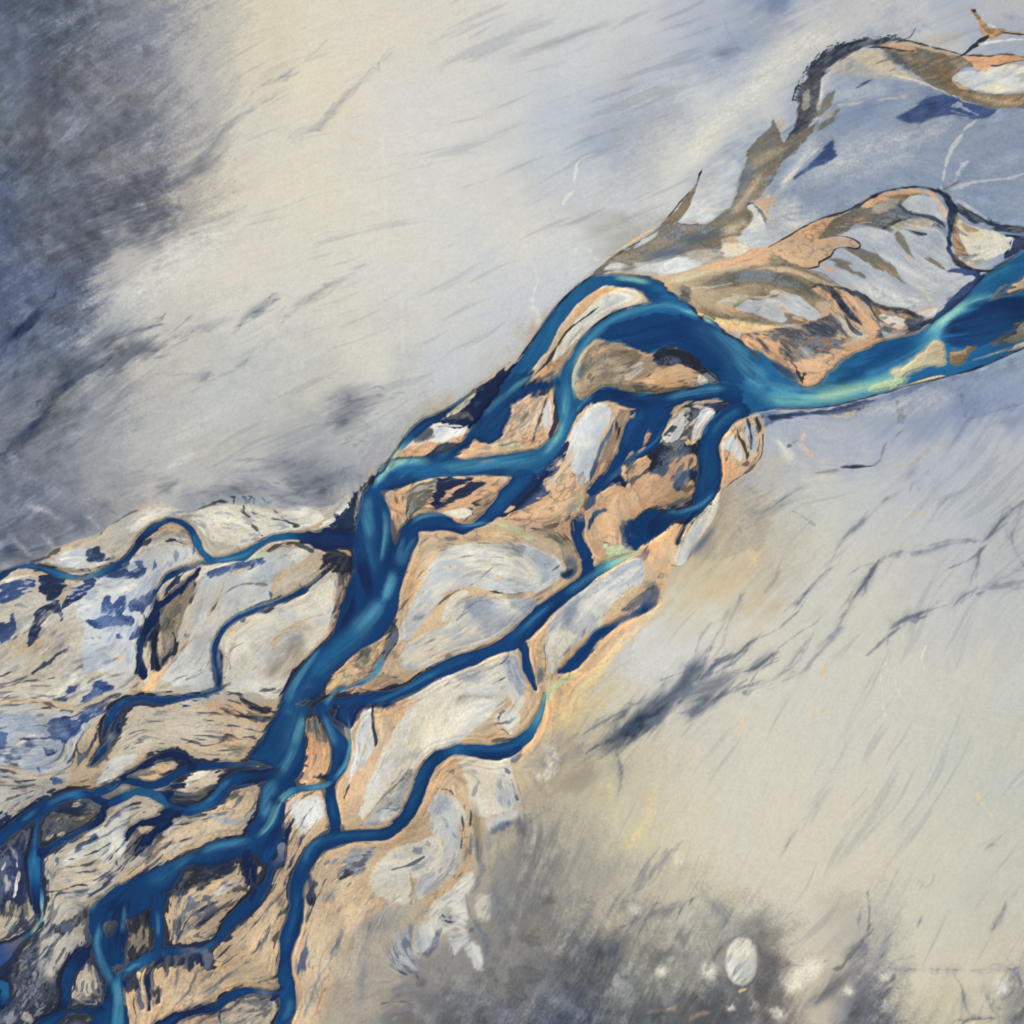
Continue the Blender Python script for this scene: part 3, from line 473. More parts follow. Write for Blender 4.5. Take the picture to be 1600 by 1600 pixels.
LINES3 = r"""
# ============ central islands
P L 1 1.8 1.5 x=C,.4,M,.2+W,.4,B,.2+G,.35,F,1.4 | 943,629 953,634 958,648 952,662 944,676 938,690 932,712 924,735 918,752 905,758 888,757 880,748 890,735 884,715 888,690 900,660 916,643 930,631
S F .9 1.4 1 | 955,640,1.5 955,655,2 946,675,1.6 938,695,1.4 930,715,1 924,735,1
S T .7 4 3 | 886,690,4 888,715,6 884,735,6 876,750,4
P V .8 1.6 2 x=L,.5,M,0+D,.4,F,.4 | 882,748 898,742 914,738 918,750 908,758 890,757
S Y .8 2 1.5 | 878,744,1.5 890,742,2.5 898,740,1.5 900,733,1
S b .85 1.5 1.5 | 958,642,2 963,655,4 956,672,5 944,690,5 934,715,5 926,738,5 922,755,3
P T 1 2 2 x=K,.7,M,.1+O,.5,M,-.3 | 965,640 982,640 978,660 970,680 965,700 958,730 945,742 930,770 920,800 905,810 908,785 922,755 930,735 940,700 955,675
S K .7 1.5 3 | 940,692,3 934,715,4 928,738,3
S K .85 1.4 2.6 | 962,655,3 966,672,4 960,690,5 952,708,4 948,725,3
S K .8 1.4 2.6 | 945,735,3 936,750,3 928,762,2
S N .8 1.4 2.4 | 972,660,2 964,680,3 958,700,3
S O .8 1.6 2 | 948,712,2 942,728,3 930,745,3 925,758,2
# mottled plate between the dark channels
P K 1 2 2.5 x=O,.7,M,.35+R,.6,M,-.1+b,.4,M,-.9 | 985,712 1010,705 1035,690 1050,672 1075,640 1100,632 1120,640 1112,665 1100,690 1092,715 1090,740 1086,765 1078,785 1060,792 1040,793 1008,796 990,770 976,745
P G 1 1.6 2 x=K,.6,M,.2+L,.7,F,.2+O,.4,M,.9 | 1035,685 1048,655 1062,638 1078,632 1100,628 1125,630 1120,645 1108,665 1096,682 1080,692 1060,688 1045,696
P L 1 1.4 1.5 x=G,.5,M,.7 | 1040,675 1055,655 1068,645 1068,665 1060,685 1048,690 1036,686
P L 1 1.4 1.5 x=C,.4,M,.3 | 1082,672 1090,652 1102,640 1118,640 1116,655 1105,672 1092,684 1080,688
P I .9 1.6 2 x=V,.4,M,.4 | 1100,632 1125,628 1150,632 1140,645 1125,655 1118,650 1118,640
S K .8 1.3 2 | 1046,680,2.5 1038,678,2 1048,672,2 1056,668,1
S K .8 1.3 2.5 | 1072,635,3 1085,640,5 1078,655,4 1070,650,2
S K .6 1 1.5 | 1120,642,1.5 1112,662,1.2 1104,672,1
S F .8 1.2 1.4 | 1068,690,1.5 1080,692,1.6 1092,684,1
S Y .7 1 1 | 1072,684,1 1078,690,1 1088,692,.8
P O .95 2 3 x=K,.6,M,.3+T,.5,F,0 | 980,735 990,722 1005,718 1012,722 1000,745 985,755 978,750
P O .9 2 3 x=R,.5,M,.2 | 985,760 1010,740 1030,745 1060,750 1084,755 1078,775 1050,788 1020,792 1005,795 995,780
P O .85 2 3 x=K,.7,M,.2 | 1050,722 1070,712 1088,715 1084,730 1062,738 1045,742
P N .9 2 3 | 1058,745 1075,735 1090,735 1090,745 1075,748 1070,762 1060,770 1052,762
P O .9 1.6 2.5 x=K,.6,M,.2 | 1062,762 1074,755 1086,758 1080,768 1065,770
P O .95 1.6 2 x=T,.4,F,.2 | 984,704 996,700 1008,704 998,710 988,712
P O .95 1.6 2 x=G,.5,M,.2 | 1005,690 1012,668 1016,672 1014,690 1010,702 1002,698
P O 1 2 3 x=T,.5,M,.1+F,.4,M,.8 | 936,800 950,772 958,762 975,765 990,768 1000,790 1003,800 993,812 985,820 980,850 968,835 960,805 945,800
S T .8 3 2 | 955,800,4 975,805,6 982,830,6 985,850,5
P F 1 1.5 1 x=O,.4,M,.1+W,.3,B,.3 | 936,806 948,801 960,804 968,818 971,838 968,848 955,851 940,848 933,838 931,820
S K .6 .7 1.4 | 934,818,.6 938,832,.8 942,840,1 946,836,.8
S K .6 .7 .8 | 936,846,.6 948,848,.8 960,851,.7 968,849,.6
S b .95 1.6 1.5 | 950,797,1.5 938,799,3 929,806,4.5 924,818,5 921,828,4 925,833,2
P O .98 1.8 2 x=T,.5,M,.3 | 915,832 922,838 932,840 940,852 948,862 944,875 935,884 928,888 925,870 918,855
P g .92 3 2 x=T,.5,M,.3+W,.3,B,.3 | 945,852 960,852 980,850 992,857 985,866 960,876 945,886 932,898 925,895 935,885 948,874
S t .6 2 2 | 972,850,2 985,855,2 990,858,1.5
P V .95 2.5 2 x=b,.5,M,.2+O,.4,M,.8 | 968,820 990,812 994,835 998,855 985,858 972,852
# orange sheet (760..890, 740..830)
P O 1 2 3 x=T,.5,M,.25+R,.25,F,.9+F,.3,B,.6 | 840,735 860,720 880,725 900,740 905,760 915,770 912,800 905,825 890,840 870,845 850,830 820,818 795,812 790,800 800,790 815,785 825,770 835,770 845,755
S P .9 3 2 | 850,742,3 862,750,6 870,760,4
S V .6 3 2 | 905,770,3 898,790,5 888,800,4 895,815,3
S g .35 3 3 | 915,760,3 908,780,5 895,805,4
S F .6 2 2 | 800,805,5 840,800,8 880,785,6 
S K .6 1.6 3 | 815,822,2 835,826,3 855,835,3 880,842,2.5 895,846,1
S K .5 1.2 2.5 | 850,825,1 870,820,1.5 890,808,1
S T .7 2.5 2 | 835,830,4 860,840,8 880,855,10
P G .8 2.5 2 x=T,.5,M,.2+D,.4,M,.8 | 850,838 880,845 900,850 905,870 900,895 885,905 880,885 872,868 855,855
S D .7 4 2 | 875,870,4 890,880,8 893,895,6
S b .6 3 2 | 878,905,5 890,900,6 900,885,4
# big pale bar with blue crust
P T .98 2 1.5 x=F,.5,B,.1+P,.3,M,.5 | 762,815 785,811 805,820 850,840 872,852 878,870 884,895 862,938 838,952 800,980 750,1010 700,1035 650,1057 612,1062 600,1045 607,1012 620,975 625,937 637,900 655,855 675,840 700,845 737,832
S F .75 6 3 | 690,880,10 660,920,14 645,960,10
S F .8 4 3 | 740,838,5 780,836,6 820,846,4
S g .5 3 2 | 765,818,3 800,826,4 840,848,4
S G .45 5 3 | 650,880,3 665,860,5 690,850,4 720,850,2
S O .4 5 4 | 655,870,6 640,920,6 630,960,6
S A .35 5 3 | 648,905,3 635,925,3
P W 1 2 1.5 x=C,.75,M,.15+G,.35,F,1.1 | 690,862 712,852 740,847 780,850 820,850 845,862 868,872 879,884 880,896 868,908 852,920 830,924 800,928 770,926 745,920 722,918 700,925 690,935 675,955 660,975 650,985 640,1000 620,995 640,950 665,900
P B .7 5 4 x=W,.4,M,.2 | 790,850 825,852 860,870 876,888 872,902 850,912 840,890 820,870
P G .45 4 4 x=W,.4,F,0 | 775,850 815,850 820,866 800,868 785,860
P C .85 4 4 x=B,.5,M,0+W,.4,F,.2 | 780,905 820,910 850,915 840,922 800,927 772,924
S B .6 2.5 2.5 | 845,893,2 855,880,2 862,875,2
S F .6 1.4 2 | 700,850,1 750,846,1.5 790,848,1
S F .55 1.3 2 | 805,870,1 818,885,1.5 832,900,1
S F .6 1.3 1.6 | 685,890,1 705,885,1.5 720,888,1
S O .8 1.2 1 | 768,903,1 778,900,1.4 786,903,1
S F .5 2 2 x=W,.5,F,0 | 730,930,1 760,905,2 790,900,1
S T .9 1.6 1.2 x=O,.4,M,.2 | 885,903,6 872,920,7 852,932,6 825,934,4.5 795,932,4 765,928,4.5 740,922,4.5 718,926,5 700,937,4.5 686,952,3.5 676,965,3
S K .75 .8 1 x=T,.6,F,.3 | 766,924,.8 800,928,1 835,923,.8
S K .5 .8 1 | 725,918,.7 705,928,1 688,942,.8 672,955,.7
S K .4 .8 1 | 732,917,.7 748,906,1 760,895,.8 772,885,.7
S T .85 2 1.5 x=G,.4,F,.4 | 728,920,3 710,938,5 704,958,6 690,975,7 672,985,8 655,998,9 638,1015,9 622,1030,7 610,1045,6
P W 1 1.4 1 | 715,925 728,922 732,927 715,937 708,952 700,968 690,972 692,958 700,940
S K .5 3 3 x=G,.5,F,0 | 640,968,2 655,965,3 670,960,2
P W 1 2 1.5 x=C,.85,M,0+G,.3,F,1.4 | 732,936 760,935 800,938 830,938 841,942 835,954 815,968 795,982 770,1000 745,1012 720,1024 690,1034 662,1044 640,1049 628,1042 628,1020 645,1002 675,985 702,972 708,955 718,942
P B .8 3 3 x=U,.3,M,.3 | 731,945 745,936 765,938 770,950 760,957 740,957
P B .75 3 3 x=U,.4,M,.2 | 798,940 820,938 838,942 834,954 820,958 805,950
P C .8 5 5 x=B,.6,M,.2+W,.5,F,.4 | 750,960 790,958 820,960 800,978 770,995 745,980
P W .8 5 4 x=F,.5,M,.3 | 635,1010 680,985 700,990 690,1020 650,1042 630,1040
S F .8 2 2 | 645,1003,2 670,988,2 690,980,1.5
S F .7 2 1.5 | 680,1028,2 695,1022,2 708,1025,2
S U .7 1.4 1.2 | 694,1030,1.5 702,1025,2 707,1028,1.5
S F .85 1.4 1 | 835,958,1.2 810,980,1.6 780,998,1.5 745,1016,1.4 700,1036,1.4 660,1055,1.4
S K .5 1 1.5 | 600,1048,1 615,1055,1.3 635,1061,1
S O .6 2 2 | 605,1055,2 630,1063,2.5 650,1062,2
# south bank plate of the middle arm
P W 1 2 1.5 x=C,.7,M,.3+T,.4,B,.5+G,.3,F,1.3 | 812,1012 818,1040 822,1065 823,1085 818,1100 800,1118 780,1125 762,1135 740,1150 715,1165 695,1175 670,1185 650,1178 640,1150 645,1120 640,1095 655,1075 680,1060 710,1047 745,1032 775,1022 800,1014
P B .8 4 3 x=U,.4,M,.2+W,.4,F,.6 | 790,1020 812,1013 820,1040 823,1070 822,1082 805,1075 795,1060 785,1040
P B .55 5 4 x=W,.5,M,.1 | 715,1042 745,1032 760,1040 750,1065 725,1062 710,1055
P W .6 4 4 | 762,1035 775,1035 785,1065 790,1085 770,1080 758,1060
S F .75 1.4 1.2 | 655,1073,1.2 690,1055,1.5 725,1040,1.4 755,1030,1.2
S K .55 1 1.5 | 660,1068,1 675,1062,1.3 690,1058,1
S G .6 3 2.5 | 690,1120,2 700,1105,3 718,1092,3 735,1087,2 760,1088,1.5 780,1084,1
S G .5 3 2.5 | 684,1150,4 688,1130,3 695,1112,2
S P .7 5 4 | 680,1085,5 665,1115,8 660,1145,8
P T .95 1.6 1 x=G,.5,M,-.2+O,.4,M,.6 | 714,1164 740,1140 765,1120 785,1105 795,1092 800,1102 780,1112 772,1125 785,1140 800,1150 780,1155 750,1158 725,1165
P W .95 1.3 1.4 x=T,.4,M,.5 | 780,1118 790,1112 802,1112 812,1118 812,1135 800,1148 790,1140 782,1130
S D .85 1.2 1.8 | 806,1120,1.5 796,1128,2 785,1130,2.2 772,1131,1.2
S K .7 .9 1.2 | 772,1130,1 775,1136,1 788,1140,1.4 795,1148,1 
S K .6 .9 1.4 | 779,1126,1 782,1116,1 790,1112,.8
S A .8 1.6 1.8 | 765,1161,1.5 780,1156,3 798,1155,2
S O .7 2 1.6 | 730,1160,2 760,1152,2.5 785,1148,2
P T .98 1.8 1 x=F,.4,B,.2+O,.4,M,.5 | 830,1030 835,1010 843,990 858,965 872,945 885,938 870,960 858,985 853,1010 852,1035 853,1055 850,1070 845,1085 835,1088 828,1078 828,1055
S F .7 1.5 1 | 866,962,1 856,985,1.5 852,1010,1.5 852,1040,1.2 855,1060,1
P T .95 3 2 x=F,.5,M,.2 | 822,1066 832,1085 845,1080 848,1100 835,1130 815,1150 800,1150 815,1125 820,1100
S D .75 2.5 2 | 842,1042,4 845,1055,5 840,1070,4
P L 1 1.8 1.5 x=B,.8,M,-.1+W,.4,M,.9+F,.3,F,1.2 | 1002,869 1008,890 1002,912 975,930 958,948 945,966 938,980 912,1000 885,1022 862,1050 855,1035 852,1005 862,968 885,940 925,910 950,892 975,877
P B .75 4 3 x=U,.4,M,.3 | 882,948 895,942 905,935 900,960 890,980 880,975
P W .8 4 4 | 860,985 880,980 900,985 910,1000 885,1020 862,1040 855,1010
P W .6 4 4 | 940,920 965,935 950,955 930,965 925,940
S Y .8 1.4 1.6 | 930,905,2 945,895,2.5 965,884,2 990,873,1.6 1003,868,1
S F .8 1.5 1.5 | 1000,872,1.6 1008,892,1.8 1004,912,1.4
S F .5 1.3 2 | 868,980,1 880,992,1.5 890,1008,1
S G .8 1.5 1.5 | 916,975,1.2 914,985,3 908,1000,2
S T .85 2 1.5 x=G,.5,M,.4 | 1002,915,4 985,925,6 970,940,6 955,955,6 943,970,4 940,982,2
S T .85 2 1.5 x=G,.4,M,.3 | 930,992,3 912,1002,4 895,1018,4 882,1034,3
# peach fan and bright rim of the southern edge
P F .98 2 1.5 x=T,.55,M,.15+O,.5,B,.4 | 985,866 998,860 1018,852 1030,838 1050,820 1060,812 1068,818 1066,835 1058,850 1053,862 1058,872 1050,885 1045,905 1034,930 1012,955 990,978 958,1010 930,1045 900,1062 880,1078 870,1098 862,1125 845,1150 830,1170 818,1188 812,1192 815,1175 840,1140 848,1115 850,1090 865,1070 885,1050 915,1040 935,1010 960,985 985,970 1005,950 1022,920 1020,895 1012,878 1000,870
S T .8 2.5 2 | 1035,838,3 1045,860,5 1042,885,4
S O .7 2.5 2 | 1000,862,5 1020,860,8 1030,880,7 1030,905,6
P T .98 2 1.5 x=O,.4,M,.4 | 975,985 995,972 1012,955 985,990 960,1015 935,1040 915,1050 902,1046 920,1025 945,1005
S F .95 1.5 1.4 | 1040,915,1.2 1035,930,1.6 1015,952,1.8 990,977,2 962,1008,2.2 945,1030,2.5 928,1046,3 905,1060,4 888,1078,4 878,1098,5 876,1118,5
S Y .6 4 4 | 1045,920,2 1035,940,4 1000,975,3 960,1020,4 925,1060,6 890,1085,7
S Y .4 8 6 | 920,1075,10 885,1110,10 880,1140,10
S g .7 2.5 1.5 | 905,1052,3 885,1060,5 868,1072,6 855,1088,6 848,1102,3
S b .45 2.5 1.5 | 1015,925,8 1005,940,8 1020,925,9 1022,938,6
S A .6 3 1.5 | 1000,918,5 1015,915,7 1025,925,7 1015,945,5 995,960,4
S O .85 2 1.5 | 1003,935,3.5 995,945,4 985,953,3
S K .6 .8 .8 | 1040,868,.7 1048,883,.7 1060,884,1 1066,884,.7
# pale tongue and shadow stain
P W 1 2 1.5 x=L,.5,M,.2 | 1115,775 1125,770 1118,800 1105,825 1090,845 1075,868 1068,880 1058,885 1055,875 1060,855 1072,832 1090,805 1102,790
S L .7 3 2 | 1105,800,5 1090,825,6 1075,850,5
S F .8 1.4 1 | 1112,776,1 1095,795,1.5 1075,822,1.4 1062,848,1.3 1056,868,1
S D .85 3.5 2.5 | 1122,812,2 1110,832,4 1097,848,5 1082,862,4.5 1070,877,2.5
S V .5 7 5 | 1115,830,7 1100,850,8 1080,870,5
S A .5 3 2 | 1072,832,2 1062,848,4 1055,858,3
P E .55 8 5 x=T,.4,M,.2 | 1125,775 1160,765 1200,780 1215,810 1190,850 1140,870 1100,870 1110,845 1130,810
# east nose bars beside the outlet
P T .98 1.8 1.5 x=O,.6,M,.3+K,.6,M,1 | 1122,695 1130,682 1145,672 1158,662 1170,655 1180,650 1192,652 1194,675 1191,705 1183,722 1165,738 1145,752 1128,762 1124,745 1126,720 1120,705
P L 1 1.6 1.5 x=C,.6,M,.3 | 1126,700 1135,688 1145,680 1152,690 1160,708 1158,722 1148,712 1136,705
P C .95 1.6 2 x=K,.5,M,.2+G,.4,F,.5 | 1162,668 1172,662 1180,675 1182,695 1178,705 1170,695
P O .95 2 2.5 x=R,.4,F,1 | 1126,720 1145,720 1165,725 1185,718 1180,726 1160,742 1140,755 1127,762
S K .8 1.2 1.2 | 1152,670,2 1154,682,2 1162,695,2.4 1166,708,2 1168,722,1
S K .85 1.4 1.5 | 1180,650,3 1186,665,3 1184,680,2
S K .8 1.2 1.5 | 1168,655,2 1172,675,1.5 1172,700,1.5
S O .8 1.1 .8 | 1192,660,.8 1191,690,1.2 1188,712,1.5 1175,730,1.5 1150,748,1.3 1128,764,1
S K .7 .9 1 | 1192,680,.7 1189,712,.9 1170,735,.9 1145,752,.9 1128,766,.8
S F .8 1.2 .8 | 1122,700,1 1130,684,1.2 1145,674,1
P b .0 1 1 | 0,0 1,1 2,0
P U .95 2 2 x=B,.5,M,.5 | 1185,645 1215,641 1260,640 1300,636 1340,628 1390,614 1420,606 1450,598 1430,612 1390,625 1350,640 1320,650 1280,652 1250,655 1225,652 1205,662 1195,668 1192,655
S I .85 2.5 2 | 1193,652,5 1215,650,7 1245,648,6 1290,644,6 1335,634,4 1380,622,3
S B .5 7 3 | 1200,662,5 1260,658,8 1320,648,8 1400,625,7 1500,598,5 1600,565,5
S P .0 1 1 | 0,0,1 1,1,1
S Y .9 1 .8 | 1418,601,.8 1440,596,1.5 1465,590,1.5 1485,587,1
S B .6 8 6 x=U,.4,M,.2 | 1450,600,6 1500,588,10 1550,575,14 1610,555,14
S C .6 8 6 | 1330,650,8 1380,640,12 1440,630,14 1500,615,12
S C .5 5 5 x=B,.5,M,.3 | 1205,680,6 1230,690,8 1260,670,8 1300,665,7
S C .6 4 3 x=B,.4,M,0 | 1196,700,5 1208,698,6
S Y .5 1.5 2.5 | 1265,645,1 1290,648,1.6 1315,650,1.8 1335,645,1
S F .6 1.5 2 | 1252,668,2 1258,676,2 1252,690,1.4 1265,710,1.4 1285,722,1.4 1320,725,1
S W .6 5 5 | 1200,680,3 1225,700,6 1240,730,8
S A .6 1.2 1.5 | 1228,700,1 1238,693,1.6 1246,688,1
S K .85 1.5 1.4 | 1290,735,1 1310,732,2.4 1335,729,2.6 1360,729,1.2
S G .6 3 2.5 | 1265,742,2 1290,737,3 1320,734,3
S V .6 1.6 1.5 | 1362,729,1 1375,718,1.2 1380,700,1.5 1388,685,1.3
S V .5 2.5 3 | 1400,625,2 1405,650,3 1412,670,3 1385,690,2
S V .6 2 2 | 1500,610,2 1505,640,2.5 1510,655,1.5
S P .6 2 2 | 1380,732,1.5 1420,725,1.5 1450,705,2 1480,690,2
S V .35 3 3 | 1410,755,1.5 1430,735,1.5 1440,725,1
S V .35 5 4 | 1530,670,3 1560,660,4 1600,655,4
"""
